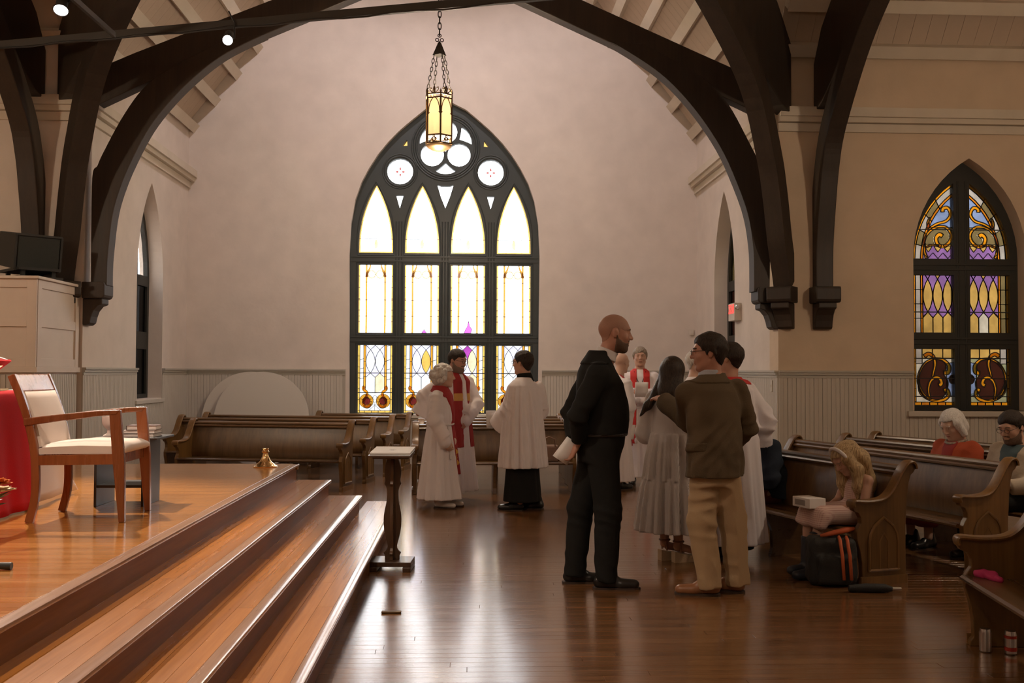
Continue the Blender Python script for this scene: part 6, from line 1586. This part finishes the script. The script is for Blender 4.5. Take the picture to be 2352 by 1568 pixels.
T0.over(.0155, em, -.006).build('embroidery', 'embroidery', t); T0.over(.0155, lambda X, Y, Z: np.maximum(np.maximum(np.abs(Y + .005) - .018 - .006 * np.sin(80 * Z), .02 - X), np.maximum(Z - .76, .68 - Z)), -.006).build('embroidery', 'embroidery_white', t)
rope(t, (0, 0), .148, .178, .91, .36, (.72, -.75))
shoe(t, (.20, -.09), (-.05, -.07), 'shoe_white', 'sole_dark', .05, .036); shoe(t, (.26, .09), (.02, .07), 'shoe_white', 'sole_dark', .05, .036)

# ------------------------------------------------------------------ bearded man with glasses, alb and gold banded red stole
t = person('bearded man with glasses in a white alb and red stole with a gold band', -.14, 11.5, -42)
g = lambda x, y, z: L2(t, (x, y, z))
H = Head(g(.02, -.04, 1.605), g(.80, -.55, -.22), (0, 0, 1), 1.05)
ra = [g(-.15, -.06, 1.38), g(-.37, -.07, 1.18), g(-.36, -.36, 1.05)]; la = [g(.14, .10, 1.38), g(.24, .02, 1.10), g(.12, -.12, .97)]
ra = [g(-.15, -.02, 1.38), g(-.38, .06, 1.19), g(-.43, .02, .99)]
F = skin_body(t, H, 'skin_ruddy', g(0, 0, 1.44), g(0, 0, .95), [ra, la], [(g(.115, -.135, .95), g(-.1, -.15, -.97), g(-.8, .5, 0), 1, 45)], [[(0, -.08, .9), (0, -.08, .5), (0, -.08, .1)], [(0, .08, .9), (0, .08, .5), (0, .08, .1)]])
short_hair(F, H, 'hair_dark', t, .056, thick=.010, back=-.07, side=-.01); beard(F, H, 'beard_grey', t, .010); brows(F, H, 'brow_dark', t); H.eyes(t); H.glasses(t)
def r0(F): alb(F, (0, 0), .12, 1.40, (.24, .28), (.15, .19), (.14, .20), 11, 1.0, .06, 1.0)
T0 = Field(*box_of([(-.3, -.3, .1), (.3, .3, 1.5)], .05), .009); r0(T0)
def rb(F):
    r0(F); sleeve(F, la, (.09, .088, .085), .05)
    F.path([V3(ra[0]) - V3(0, 0, .02), ra[1]], [.075, .08], .035); F.rc(g(-.27, .02, 1.22), g(-.40, .05, .97), .085, .135, .03, sq=(g(.3, 1, 0), 1.9), cut=True); F.crease(ra[1], g(1, 0, .6), .22, .012, 26, 1)
    F.rc(g(-.07, .06, 1.47), g(.03, .07, 1.46), .05, .05, .03)
R_ = cap(t, 'alb', 'robe_white', [(-.3, -.3, .1), (.3, .3, 1.5), g(-.5, .1, 1.2), g(-.45, -.1, .9), g(.3, .0, 1)], .08, rb, .0105)
def st(X, Y, Z): return np.maximum(np.maximum(np.abs(np.abs(Y) - .085 - .02 * np.clip(1.4 - Z, 0, 1)) - .055, .0 - X), np.maximum(Z - 1.47, .62 - Z))
def st2(X, Y, Z): return np.minimum(st(X, Y, Z), np.maximum(np.maximum(np.abs(Y) - .14, X - .02), np.maximum(1.40 - Z, Z - 1.475)))
T0.over(.010, st2, .006).build('stole', 'stole_red', t); T0.over(.014, lambda X, Y, Z: np.maximum(st(X, Y, Z), np.abs(Z - 1.19) - .045), .0).build('stole_band', 'stole_gold', t)

# ------------------------------------------------------------------ man in surplice and black cassock
t = person('dark haired man in a white surplice over a black cassock, back turned', .60, 10.70, 152)
g = lambda x, y, z: L2(t, (x, y, z))
H = Head(g(-.01, .03, 1.575), g(-.82, .56, .0), (0, 0, 1), 1.05)
la = [g(-.10, -.10, 1.34), g(-.17, -.06, 1.06), g(-.27, .07, .97)]; ra = [g(.17, .09, 1.34), g(.20, .15, 1.05), g(.02, .28, 1.0)]
F = skin_body(t, H, 'skin_light', g(.02, .02, 1.41), g(.02, 0, .92), [la, ra], [(g(-.285, .10, .955), g(-.6, .6, -.4), g(.5, .5, .3), 1, 40)], [[(0, -.08, .9), (0, -.08, .5), (0, -.08, .1)], [(0, .08, .9), (0, .08, .5), (0, .08, .1)]])
short_hair(F, H, 'hair_dark', t, .056, thick=.013, back=-.08, side=-.016); brows(F, H, 'brow_dark', t); H.eyes(t); H.glasses(t)
cap(t, 'cassock', 'cassock_black', [(-.25, -.25, .08), (.25, .25, 1.48)], .06, lambda F: (F.loft([(.10, .01, 0, .20, .22), (.5, .01, 0, .17, .19), (1.3, .0, 0, .12, .16)], .02, (9, [(.1, .05), (.6, .02), (1.3, 0)], .3)), F.rc(g(.015, .02, 1.37), g(.005, .025, 1.465), .10, .076, .02, cut=True)), .011)
def su(F):
    F.loft([(.46, .01, 0, .25, .275), (.70, .01, 0, .225, .26), (1.0, .005, 0, .19, .245), (1.22, .0, 0, .16, .235), (1.33, .0, 0, .135, .215), (1.39, .0, 0, .10, .135), (1.42, .0, 0, .085, .095)], .02, (20, [(.46, .10), (1.0, .085), (1.25, .05), (1.38, .01)], .2))
    for A in (la, ra):
        F.path([V3(A[0]) - V3(0, 0, .03), A[1]], [.070, .09], .04); e_, w_ = V3(A[1]), V3(A[2]); sd_ = np.cross(w_ - e_, V3(0, 0, 1))
        F.rc(lerp(V3(A[0]), e_, .7), w_ - V3(0, 0, .09), .085, .14, .03, sq=(sd_, 1.7), cut=True); F.crease(e_, (w_ - V3(A[0])), .22, .022, 30, 1); F.crease(A[0], g(1, .4, 0), .16, .014, 40, 1)
S_ = cap(t, 'surplice', 'robe_white', [(-.3, -.3, .44), (.3, .3, 1.42), la[2], ra[2]], .12, su, .0105, .003, 14)
shoe(t, g(-.28, -.02, 0)[:2], g(.0, -.04, 0)[:2]); shoe(t, g(-.02, .12, 0)[:2], g(.22, .04, 0)[:2])
paper('paper_sheet', 'white sheet held in front of the man in the surplice', to_world(t, g(-.335, .12, .965)), (.8, .5, 0), (0, .1, 1), .14, .19, .08)

# ------------------------------------------------------------------ man facing the camera in alb and red stole
t = person('grey haired man facing forward in a white alb and bright red stole', 2.28, 13.15, -97)
H = Head((.02, .005, 1.685), (1, 0, -.02), (0, 0, 1), 1.06)
ra = [(0, -.19, 1.44), (.02, -.25, 1.16), (.20, -.06, 1.20)]; la = [(0, .19, 1.44), (.02, .25, 1.16), (.20, .05, 1.19)]
F = skin_body(t, H, 'skin_light', (0, 0, 1.50), (0, 0, 1.0), [ra, la], [((.215, -.04, 1.205), (.15, 1, .12), (-1, 0, .1), -1, 50), ((.225, .03, 1.195), (.1, -1, .1), (-1, 0, .1), 1, 50)], [[(0, -.08, .9), (0, -.08, .5), (0, -.08, .1)], [(0, .08, .9), (0, .08, .5), (0, .08, .1)]])
short_hair(F, H, 'hair_grey', t, .052, thick=.014, back=-.07, side=-.02, wr=.003); brows(F, H, 'hair_grey', t); H.eyes(t); lips(F, H, t)
def r0(F): alb(F, (0, 0), .11, 1.455, (.23, .27), (.145, .19), (.145, .205), 12, .2, .07, 1.02)
T0 = Field(*box_of([(-.3, -.3, .1), (.3, .3, 1.55)], .05), .009); r0(T0)
def rb(F): r0(F); sleeve(F, ra, (.09, .09, .085), .07); sleeve(F, la, (.09, .09, .085), .07)
R_ = cap(t, 'alb', 'robe_white', [(-.3, -.36, .1), (.35, .36, 1.55)], .05, rb, .0105)
def st(X, Y, Z): return np.minimum(np.maximum(np.maximum(np.abs(np.abs(Y) - .085 - .015 * np.clip(1.45 - Z, 0, 1)) - .042, .01 - X), np.maximum(Z - 1.535, .55 - Z)), np.maximum(np.maximum(np.abs(Y) - .125, X - .03), np.maximum(1.46 - Z, Z - 1.55)))
def nosl(X, Y, Z): return np.maximum(st(X, Y, Z), np.where((X > .185), .1, -.1) * ((Z > 1.05) & (Z < 1.3)) - .1 * ((Z <= 1.05) | (Z >= 1.3)))
T0.over(.010, st, .006).build('stole', 'stole_bright', t)
m = MB(); m.tube([(.09, -.075, 1.49), (.15, -.03, 1.36), (.16, 0, 1.30), (.15, .03, 1.36), (.09, .075, 1.49)], .004, 5); m.build('neck_cord', 'cassock_black', t)
rope(t, (0, 0), .158, .202, 1.02, .45, (.95, -.3)); shoe(t, (.24, -.12), (-.04, -.08)); shoe(t, (.24, .12), (-.04, .08))
paper('paper_sheet', 'white sheet held at the chest of the man facing forward', to_world(t, (.285, .01, 1.255)), dir_world(t, (.1, -1, 0)), dir_world(t, (.25, 0, 1)), .17, .20, .06)

# ------------------------------------------------------------------ bald man with a stole, mostly behind the black suit
t = person('bald man in a white alb and dark red stole behind the black suited man', 1.86, 12.55, 38)
g = lambda x, y, z: L2(t, (x, y, z))
H = Head(g(.095, .03, 1.60), g(.75, .62, -.12), (0, 0, 1), 1.03)
ra = [g(.13, -.13, 1.36), g(.16, -.16, 1.06), g(.13, -.09, .83)]; la = [g(-.13, .13, 1.36), g(-.18, .2, 1.1), g(-.03, .3, .95)]
F = skin_body(t, H, 'skin_pale', g(.05, .01, 1.43), g(0, 0, .95), [ra, la], [(g(.13, -.08, .80), g(.1, .25, -.95), g(-.9, .2, 0), 1, 60)], [[(0, -.08, .9), (0, -.08, .5), (0, -.08, .1)], [(0, .08, .9), (0, .08, .5), (0, .08, .1)]])
def rb(F): alb(F, (0, 0), .12, 1.38, (.23, .26), (.15, .19), (.145, .20), 10, .8, .06, .98); sleeve(F, ra, (.088, .085, .08), .04); sleeve(F, la, (.088, .085, .08), .04)
R_ = cap(t, 'alb', 'robe_white', [(-.3, -.3, .1), (.3, .3, 1.5)], .06, rb, .0105)
R_.over(.010, lambda X, Y, Z: np.maximum(np.maximum(np.abs(np.abs(Y) - .10) - .05, .0 - X), np.maximum(Z - 1.46, .55 - Z)), .006).build('stole', 'stole_red', t)
shoe(t, (.22, -.1), (-.04, -.07)); shoe(t, (.22, .1), (-.04, .07))
paper('paper_sheet', 'white booklet lowered in the hand of the bald man in the alb', to_world(t, g(.15, -.10, .735)), (1, .1, -.1), (-.1, -.2, 1), .18, .19, .05)

# ------------------------------------------------------------------ white haired man behind the tweed jacket
t = person('white haired man in a pale robe glimpsed behind the tweed jacket', 2.41, 10.5, -20)
H = Head((.03, 0, 1.585), (1, -.1, -.05), (0, 0, 1), 1.03)
F = skin_body(t, H, 'skin_pale', (0, 0, 1.42), (0, 0, .95), [[(0, -.18, 1.35), (.0, -.22, 1.08), (.12, -.18, .86)], [(0, .18, 1.35), (.0, .22, 1.08), (.12, .18, .86)]], [((.13, -.18, .83), (.3, 0, -1), (0, 1, 0), 1, 40), ((.13, .18, .83), (.3, 0, -1), (0, -1, 0), -1, 40)], [[(0, -.08, .9), (0, -.08, .5), (0, -.08, .1)], [(0, .08, .9), (0, .08, .5), (0, .08, .1)]])
short_hair(F, H, 'hair_white', t, .05, thick=.014, back=-.08, side=-.03, wr=.003); brows(F, H, 'hair_white', t); H.eyes(t)
def rb(F): alb(F, (0, 0), .12, 1.37, (.23, .26), (.15, .19), (.145, .20), 10, .8, .06); sleeve(F, [(0, -.18, 1.35), (.0, -.22, 1.08), (.12, -.18, .86)], droop=.05); sleeve(F, [(0, .18, 1.35), (.0, .22, 1.08), (.12, .18, .86)], droop=.05)
cap(t, 'alb', 'robe_white', [(-.3, -.3, .1), (.3, .3, 1.48)], .05, rb, .012); shoe(t, (.22, -.1), (-.04, -.07)); shoe(t, (.22, .1), (-.04, .07))

# ------------------------------------------------------------------ robed man seen from behind, beside the tweed jacket
t = person('man with a red collar in a full white robe standing behind the tweed jacket', 2.11, 7.92, 118)
g = lambda x, y, z: L2(t, (x, y, z))
H = Head(g(.0, .06, 1.595), g(-.80, .60, -.02), (0, 0, 1), 1.04)
ra = [g(.15, .07, 1.36), g(.30, .05, 1.08), g(.22, .24, .98)]; la = [g(-.20, .0, 1.36), g(-.33, .05, 1.10), g(-.36, .30, 1.10)]
F = skin_body(t, H, 'skin_light', g(0, .05, 1.43), g(0, 0, .95), [ra, la], [(g(.19, .27, .98), g(-.5, .8, 0), g(-.8, -.5, 0), -1, 40)], [[(0, -.08, .9), (0, -.08, .5), (0, -.08, .1)], [(0, .08, .9), (0, .08, .5), (0, .08, .1)]])
short_hair(F, H, 'hair_dark', t, .056, thick=.012, back=-.08, side=-.02); H.eyes(t)
def rb(F):
    alb(F, (0, 0), .13, 1.37, (.25, .29), (.185, .23), (.155, .22), 12, 1.9, .06, 1.0)
    F.path([V3(ra[0]) - V3(0, 0, .02), ra[1]], [.078, .09], .035); F.rc(g(.25, .05, 1.14), g(.27, .16, .90), .10, .115, .03, sq=(g(.4, 1, 0), 1.7), cut=True); F.path([V3(la[0]) - V3(0, 0, .02), la[1]], [.078, .09], .035); F.rc(V3(la[1]), V3(la[2]) - V3(0, 0, .1), .09, .13, .03, sq=(g(1, .2, 0), 1.6), cut=True)
    for A in (ra, la): F.crease(A[1], g(.4, .3, 1), .24, .024, 30, 1); F.crease(A[0], g(1, 0, .5), .18, .014, 28, 2)
    F.crease(g(.0, -.12, 1.15), g(.6, 0, 1), .3, .014, 24, 1)
R_ = cap(t, 'alb', 'robe_shade', [(-.3, -.3, .1), (.3, .3, 1.48), ra[1], la[2], la[1], g(.35, .1, .8)], .13, rb, .0105)
R_.over(.012, lambda X, Y, Z: np.maximum(1.365 - Z - .25 * X, np.abs(Y) - .15), .006).build('red_collar', 'stole_bright', t)
cap(t, 'cassock', 'cassock_black', [(-.2, -.2, .07), (.2, .2, .3)], .04, lambda F: F.loft([(.08, 0, 0, .17, .19), (.35, 0, 0, .16, .18)], .01), .014)
shoe(t, (.22, -.1), (-.04, -.07)); shoe(t, (.22, .1), (-.04, .07))

# ------------------------------------------------------------------ seated people
def seat_pose(t, **k): pass
SEAT = .375
# girl on the first pew
t = person('girl with long blond hair and headband in a pink checked dress, seated', 2.87, 7.24, 192)
H = Head((.10, 0, .85), (.80, .05, -.62), (.55, 0, .83), .90)
ra = [(-.0, .125, .70), (.06, .17, .53), (.24, .07, .49)]; la = [(-.0, -.125, .70), (.04, -.18, .53), (.22, -.06, .485)]
legs = [[(.05, -.075, .44), (.34, -.085, .44), (.36, -.09, .12)], [(.05, .075, .44), (.34, .075, .44), (.42, .08, .12)]]
F = Field((-.2, -.3, .02), (.6, .3, 1.05), .006)
F.rc((-.01, 0, .74), (.0, 0, .45), .055, .07, .02)
for A in (ra, la): F.rc((0, 0, .71), A[0], .045, .042, .02); F.path(A, [.038, .031, .023], .012)
for A in legs: F.path(A, [.070, .052, .036], .02)
H.add(F, V3(0, 0, .73), nr=.046); hand(F, (.26, .055, .49), (.9, -.35, .05), (0, -.3, -1), 1, 30, 1, .72, 30, .005); hand(F, (.24, -.045, .485), (.95, .25, .05), (0, .4, -1), -1, 35, 1, .72, 30, .005)
F.build('body', 'skin_light', t); H.eyes(t); brows(F, H, 'hair_grey', t)
def dr(F):
    F.loft([(.44, .0, 0, .115, .135), (.55, -.005, 0, .095, .115), (.66, -.01, 0, .085, .115), (.70, -.01, 0, .06, .105)], .02)
    F.rbox((.17, 0, .455), (.23, .155, .055), None, .045, .04); F.rbox((.375, 0, .425), (.04, .175, .065), frame((1, 0, .5)), .03, .05)
    for s in (-1, 1): F.rc((.05, s * .075, .465), (.36, s * .085, .47), .062, .055, .04)
    X, Y, Z = F.grid(); F.a += .011 * (np.abs(np.sin(17 * Y + 3 * X)) - .5) * np.clip((X - .15) * 5, 0, 1)
cap(t, 'dress', 'dress_pink_check', [(-.15, -.22, .28), (.52, .22, .74)], .03, dr, .008)
def hr(F):
    F.ell(H.p(-.02, 0, .03), V3(.122, .098, .108) * .9, H.R, .02); F.path([H.p(-.07, 0, .02), H.p(-.10, 0, -.10), (-.075, .0, .68), (-.085, 0, .55)], [.085, .09, .085, .05], .03, sq=((1, 0, 0), 1.5))
    for s in (-1, 1): F.path([H.p(.03, s * .08, .03), H.p(.02, s * .10, -.09), (.06, s * .10, .66), (.05, s * .09, .57)], [.03, .042, .038, .016], .03)
    X, Y, Z = F.grid(); lx, ly, lz = H.loc(X, Y, Z); F.a = np.maximum(F.a, np.where((lz < .07) & (np.abs(ly) < .058), lx - .03, -1.)).astype(np.float32); F.a += .003 * np.sin(110 * Y + 15 * Z)
cap(t, 'hair', 'hair_blond', [H.p(0, 0, .12), (-.15, -.15, .5), (.15, .15, .5)], .07, hr, .007)
m = MB(); m.tube([H.p(.035 + .012 * math.cos(a) * 0, .098 * math.cos(a), .028 + .108 * math.sin(a)) for a in [math.radians(-20 + 220 * k / 20) for k in range(21)]], .013, 8); m.build('headband', 'shirt_white', t, smooth='all')
for s, (x, y) in ((-1, (.36, -.09)), (1, (.42, .08))):
    F = Field((x - .12, y - .1, -.02), (x + .24, y + .1, .36), .0075); F.rc((x - .01, y, .29), (x, y, .08), .055, .048, .02); F.rc((x, y, .05), (x + .13, y, .04), .045, .036, .02, sq=((0, 0, 1), 1.1)); F.put((-1, -1, -.05), (1, 1, .3), lambda X, Y, Z: np.maximum(.004 - Z, Z - .285) + 0 * X + 0 * Y, 0, 'i'); F.build('boot', 'boot_navy', t)
plain('print_grey', (.36, .33, .31), .7)
b = thing('activity_box', 'white printed box the blond girl holds on her lap', 'box', to_world(t, (.40, .0, .545)), t.rotation_euler.z + .1)
m = MB(); m.box((-.07, -.10, -.035), (.07, .10, .035)); m.build('carton', 'paper', b, bevel=.003)
m = MB(); m.box((-.045, -.1015, -.02), (.03, -.1005, .02)); m.box((.0705, -.07, -.02), (.0715, .05, .02)); m.build('print', 'print_grey', b)
t2 = t
# person in navy at the far end of the same pew
t = person('seated person in a navy jacket and red patterned skirt leaning forward', 2.60, 8.50, 197)
H = Head((.30, .05, .98), (.85, .1, -.5), (.5, 0, .85), 1.0)
ra = [(.10, .17, .84), (.15, .23, .60), (.34, .12, .52)]; la = [(.10, -.17, .84), (.12, -.24, .60), (.33, -.12, .52)]
F = skin_body(t, H, 'skin_mid', (.12, 0, .88), (-.02, 0, .46), [ra, la], [((.36, .11, .515), (.8, -.5, 0), (0, 0, -1), 1, 40), ((.35, -.11, .515), (.8, .5, 0), (0, 0, -1), -1, 40)], [[(.1, -.09, .46), (.44, -.1, .46), (.42, -.1, .10)], [(.1, .09, .46), (.44, .1, .46), (.46, .1, .10)]])
cap(t, 'hair', 'hair_dark', [H.p(0, 0, 0)], .2, lambda F: (F.ell(H.p(-.03, 0, .03), (.13, .115, .115), H.R, .02), F.ell(H.p(-.08, 0, -.06), (.08, .11, .09), H.R, .03), F.wrinkle(.008, 40, 1)), .0085)
def jk(F): F.loft([(.42, -.03, 0, .17, .21), (.55, .0, 0, .16, .215), (.72, .06, 0, .15, .225), (.83, .10, 0, .13, .21), (.90, .13, 0, .09, .12)], .03); F.path(ra, [.088, .078, .06], .028); F.path(la, [.088, .078, .06], .028); F.crease(ra[1], (0, 0, 1), .2, .02, 32, 1); F.crease((-.05, .05, .65), (.3, .3, 1), .3, .02, 24, 1)
cap(t, 'jacket', 'navy_jacket', [(-.22, -.33, .4), (.42, .33, .95)], .04, jk, .0105, .006, 18)
def sk(F): F.rc((-.05, 0, .46), (.42, 0, .45), .16, .13, .03, sq=((0, 0, 1), 1.35)); F.rc((.42, -.07, .45), (.44, -.08, .26), .12, .11, .04); F.rc((.42, .07, .45), (.44, .08, .26), .12, .11, .04)
cap(t, 'skirt', 'skirt_red', [(-.22, -.25, .24), (.58, .25, .62)], .05, sk, .0115, .004, 22); shoe(t, (.62, -.1), (.36, -.09)); shoe(t, (.66, .1), (.40, .09))
# woman in orange
t = person('elderly woman with white hair in an orange jacket reading in the pew', 4.27, 8.53, 200)
H = Head((.06, 0, 1.035), (.80, .10, -.42), (.38, 0, .92), 1.03)
ra = [(.0, .175, .83), (.04, .24, .60), (.26, .14, .60)]; la = [(.0, -.175, .83), (.04, -.24, .60), (.26, -.12, .60)]
F = skin_body(t, H, 'skin_pale', (-.01, 0, .88), (-.02, 0, .46), [ra, la], [((.28, .12, .605), (.9, -.3, .1), (0, 0, 1), -1, 30), ((.28, -.10, .605), (.9, .3, .1), (0, 0, 1), 1, 30)], [[(.1, -.09, .46), (.44, -.1, .46), (.44, -.1, .10)], [(.1, .09, .46), (.44, .1, .46), (.44, .1, .10)]])
H.eyes(t); brows(F, H, 'hair_white', t); lips(F, H, t)
def hr(F):
    F.ell(H.p(-.02, 0, .035), (.116, .095, .102), H.R, .02); F.ell(H.p(-.06, 0, -.05), (.075, .095, .085), H.R, .04)
    for s in (-1, 1): F.rc(H.p(.02, s * .075, .03), H.p(-.0, s * .085, -.085), .028, .03, .03)
    X, Y, Z = F.grid(); lx, ly, lz = H.loc(X, Y, Z); F.a = np.maximum(F.a, np.where((lz < .065) & (np.abs(ly) < .062), lx - .03, -1.)).astype(np.float32); F.a += .002 * np.sin(120 * Y + 20 * Z)
cap(t, 'hair', 'hair_white', [H.p(0, 0, 0)], .19, hr, .007)
def jk(F):
    F.loft([(.40, -.02, 0, .18, .215), (.55, .0, 0, .17, .21), (.72, .0, 0, .15, .22), (.83, -.01, 0, .125, .21), (.89, -.01, 0, .09, .13)], .03); F.path(ra, [.070, .074, .060], .04, cut=True); F.path(la, [.070, .074, .060], .04, cut=True)
    for A in (ra, la): F.crease(A[1], V3(A[2]) - V3(A[0]), .17, .022, 34, 1); F.crease(A[0], (0, .4, 1), .15, .012, 30, 1)
J = cap(t, 'jacket', 'orange_jacket', [(-.22, -.33, .38), (.36, .33, .93)], .04, jk, .0105, .005, 18)
J.over(.006, lambda X, Y, Z: np.maximum(np.maximum(np.abs(Y) - .035 - .16 * np.clip(Z - .62, 0, .3), .02 - X), .45 - Z), .004).build('blouse', 'red_top', t)
m = MB(); m.tube([(.095 * math.cos(a) + .0, .09 * math.sin(a), .905 - .03 * math.cos(a)) for a in [math.radians(-100 + 200 * k / 16) for k in range(17)]], .012, 6); m.build('necklace', 'hair_grey', t)
def sk(F): F.rc((-.05, 0, .46), (.42, 0, .45), .16, .13, .03, sq=((0, 0, 1), 1.35)); F.rc((.42, -.07, .45), (.44, -.08, .26), .12, .11, .04); F.rc((.42, .07, .45), (.44, .08, .26), .12, .11, .04)
cap(t, 'skirt', 'red_top', [(-.22, -.25, .24), (.58, .25, .62)], .05, sk, .013); shoe(t, (.62, -.1), (.36, -.09)); shoe(t, (.62, .1), (.36, .09))
paper('booklet', 'open white booklet in the hands of the woman in orange', to_world(t, (.36, .10, .665)), dir_world(t, (.25, .97, 0)), dir_world(t, (.85, 0, .5)), .28, .17, -.08, True)
# man at the edge
t = person('man with glasses in a pale jacket and dark shirt seated in the pew', 4.50, 7.97, 200)
H = Head((.08, .0, 1.045), (.88, .12, -.30), (.25, 0, .97), 1.05)
ra = [(.0, .19, .84), (.04, .25, .60), (.27, .14, .58)]; la = [(.0, -.19, .84), (.04, -.25, .60), (.27, -.12, .58)]
F = skin_body(t, H, 'skin_light', (-.0, 0, .89), (-.02, 0, .46), [ra, la], [((.29, .12, .585), (.9, -.3, .1), (0, 0, 1), -1, 30), ((.29, -.10, .585), (.9, .3, .1), (0, 0, 1), 1, 30)], [[(.1, -.09, .46), (.46, -.1, .46), (.46, -.1, .10)], [(.1, .09, .46), (.46, .1, .46), (.46, .1, .10)]])
short_hair(F, H, 'hair_dark', t, .056, thick=.013, back=-.08, side=-.016); brows(F, H, 'brow_dark', t); H.eyes(t); H.glasses(t); beard(F, H, 'stubble', t, .003)
def jk(F):
    F.loft([(.40, -.02, 0, .18, .22), (.55, .0, 0, .17, .215), (.72, .0, 0, .155, .23), (.84, -.01, 0, .13, .225), (.90, -.01, 0, .09, .14)], .03); F.path(ra, [.072, .076, .060], .04, cut=True); F.path(la, [.072, .076, .060], .04, cut=True)
    for A in (ra, la): F.crease(A[1], V3(A[2]) - V3(A[0]), .17, .022, 34, 1); F.crease(A[0], (0, .4, 1), .15, .012, 30, 1)
J = cap(t, 'jacket', 'beige_jacket', [(-.22, -.35, .38), (.38, .35, .95)], .04, jk, .0105, .004, 18)
J.over(.006, lambda X, Y, Z: np.maximum(np.maximum(np.abs(Y) - .03 - .25 * np.clip(Z - .6, 0, .32), .02 - X), .45 - Z), .004).build('shirt', 'shirt_teal', t)
def tr_(F): F.rc((-.05, 0, .46), (.1, 0, .46), .15, .15, .03, sq=((0, 0, 1), 1.35)); F.path([(.1, -.09, .47), (.46, -.1, .46), (.46, -.1, .08)], [.095, .085, .07], .04); F.path([(.1, .09, .47), (.46, .1, .46), (.46, .1, .08)], [.095, .085, .07], .04)
cap(t, 'trousers', 'suit_black', [(-.22, -.25, .06), (.58, .25, .62)], .05, tr_, .013); shoe(t, (.64, -.1), (.38, -.09)); shoe(t, (.64, .1), (.38, .09))
# ================================================================== small loose things
plain('bag_black', (.014, .014, .013), .7, bump=.3, bscale=120); plain('strap_orange', (.55, .12, .04), .6); plain('cloth_pink', (.45, .03, .12), .85); plain('cloth_rose', (.20, .05, .07), .9); plain('coat_dark', (.012, .010, .009), .9)
t = thing('backpack', 'black backpack with orange straps on the floor by the pew end', 'backpack', (2.555, 6.93, 0), math.radians(-6))
F = Field((-.22, -.18, -.02), (.22, .18, .42), .009); F.rbox((0, 0, .17), (.165, .10, .165), None, .05, .02); F.rbox((0, -.10, .12), (.12, .04, .10), None, .03, .02); F.put((-1, -1, -.05), (1, 1, .02), lambda X, Y, Z: .002 - Z + 0 * X + 0 * Y, 0, 'i'); F.wrinkle(.004, 25, 1); F.build('pouch', 'bag_black', t)
for x in (.04, .09): m = MB(); m.tube([(x, -.06, .34), (x - .01, -.125, .33), (x, -.15, .22), (x + .01, -.15, .06)], .012, 6); m.build('strap', 'strap_orange', t, smooth='all')
m = MB(); m.tube([(-.08, -.03, .34), (.0, -.05, .365), (.10, -.03, .385), (.16, 0, .39)], [.012, .018, .02, .012], 8); m.build('handle', 'strap_orange', t, smooth='all')
t = thing('folded_umbrella', 'black folded umbrella lying on the floor before the pew end', 'umbrella', (2.74, 6.66, 0), math.radians(-4))
m = MB(); m.tube([(-.16, 0, .028), (-.05, 0, .031), (.08, 0, .030), (.13, 0, .024)], [.022, .031, .03, .016], 12); m.build('canopy', 'bag_black', t, smooth=True)
m = MB(); m.tube([(.13, 0, .026), (.19, .0, .026)], .013, 10); m.build('handle', 'silver', t, smooth=True)
F = Field((-.15, -.2, -.02), (.15, .2, .12), .007); F.rc((-.04, .08, .03), (.05, -.02, .035), .035, .04, .03, sq=((0, 0, 1), 1.4)); F.rc((.0, .05, .03), (.06, -.12, .02), .04, .03, .03, sq=((0, 0, 1), 1.4)); F.put((-1, -1, -.05), (1, 1, .02), lambda X, Y, Z: .002 - Z + 0 * X + 0 * Y, 0, 'i'); F.wrinkle(.006, 45, 1)
o = F.build('pink_cloth', 'cloth_pink', None); o.location = (2.79, 5.27, .372); o.scale = (.6, .6, .8); o['label'] = 'crumpled bright pink cloth on the near pew seat'; o['category'] = 'cloth'
F = Field((-.25, -.75, -.02), (.25, .5, .16), .011); F.path([(.03, .4, .04), (.0, .1, .05), (-.02, -.2, .05), (.03, -.6, .05)], [.05, .09, .10, .09], .04, sq=((0, 0, 1), 1.7)); F.put((-1, -1, -.05), (1, 1, .02), lambda X, Y, Z: .002 - Z + 0 * X + 0 * Y, 0, 'i'); F.wrinkle(.010, 30, 1)
o = F.build('folded_coat', 'cloth_rose', None); o.location = (2.90, 4.62, .376); o['label'] = 'dark rose coat spread along the near pew seat'; o['category'] = 'coat'
t = thing('shoulder_bag', 'dark bag with papers on top on the sill of the tall window', 'bag', (.02, 15.98, .7905), 0)
F = Field((-.22, -.1, -.02), (.22, .1, .2), .008); F.rbox((0, 0, .055), (.13, .05, .05), None, .03, .02); F.rc((.1, 0, .06), (.17, .0, .03), .03, .018, .03); F.put((-1, -1, -.05), (1, 1, .02), lambda X, Y, Z: .001 - Z + 0 * X + 0 * Y, 0, 'i'); F.wrinkle(.005, 40, 1); F.build('pouch', 'bag_black', t)
m = MB(); m.box((-.12, -.04, .108), (.08, .04, .118), rot('Y', -6)); m.build('papers', 'paper', t)
m = MB(); m.box((-.08, -.04, 0), (.08, .04, .035)); m.build('paper_box', 'paper_shade', None, label='flat pale box on the sill of the tall window', cat='box', loc=(-.72, 15.97, .7905), bevel=.004)
t = thing('tote_bag', 'tan bag with handles on the pew by the surplice', 'bag', (.98, 12.18, .372), math.radians(10))
plain('canvas_tan', (.30, .20, .15), .9, bump=.2)
F = Field((-.2, -.14, -.02), (.2, .14, .30), .009); F.rbox((0, 0, .11), (.13, .06, .11), None, .04, .02); F.wrinkle(.006, 30, 1); F.build('pouch', 'canvas_tan', t)
m = MB(); m.tube([(-.08, -.06, .20), (-.07, -.07, .29), (.0, -.07, .32), (.07, -.07, .29), (.08, -.06, .20)], .008, 6); m.build('handle', 'canvas_tan', t, smooth='all')
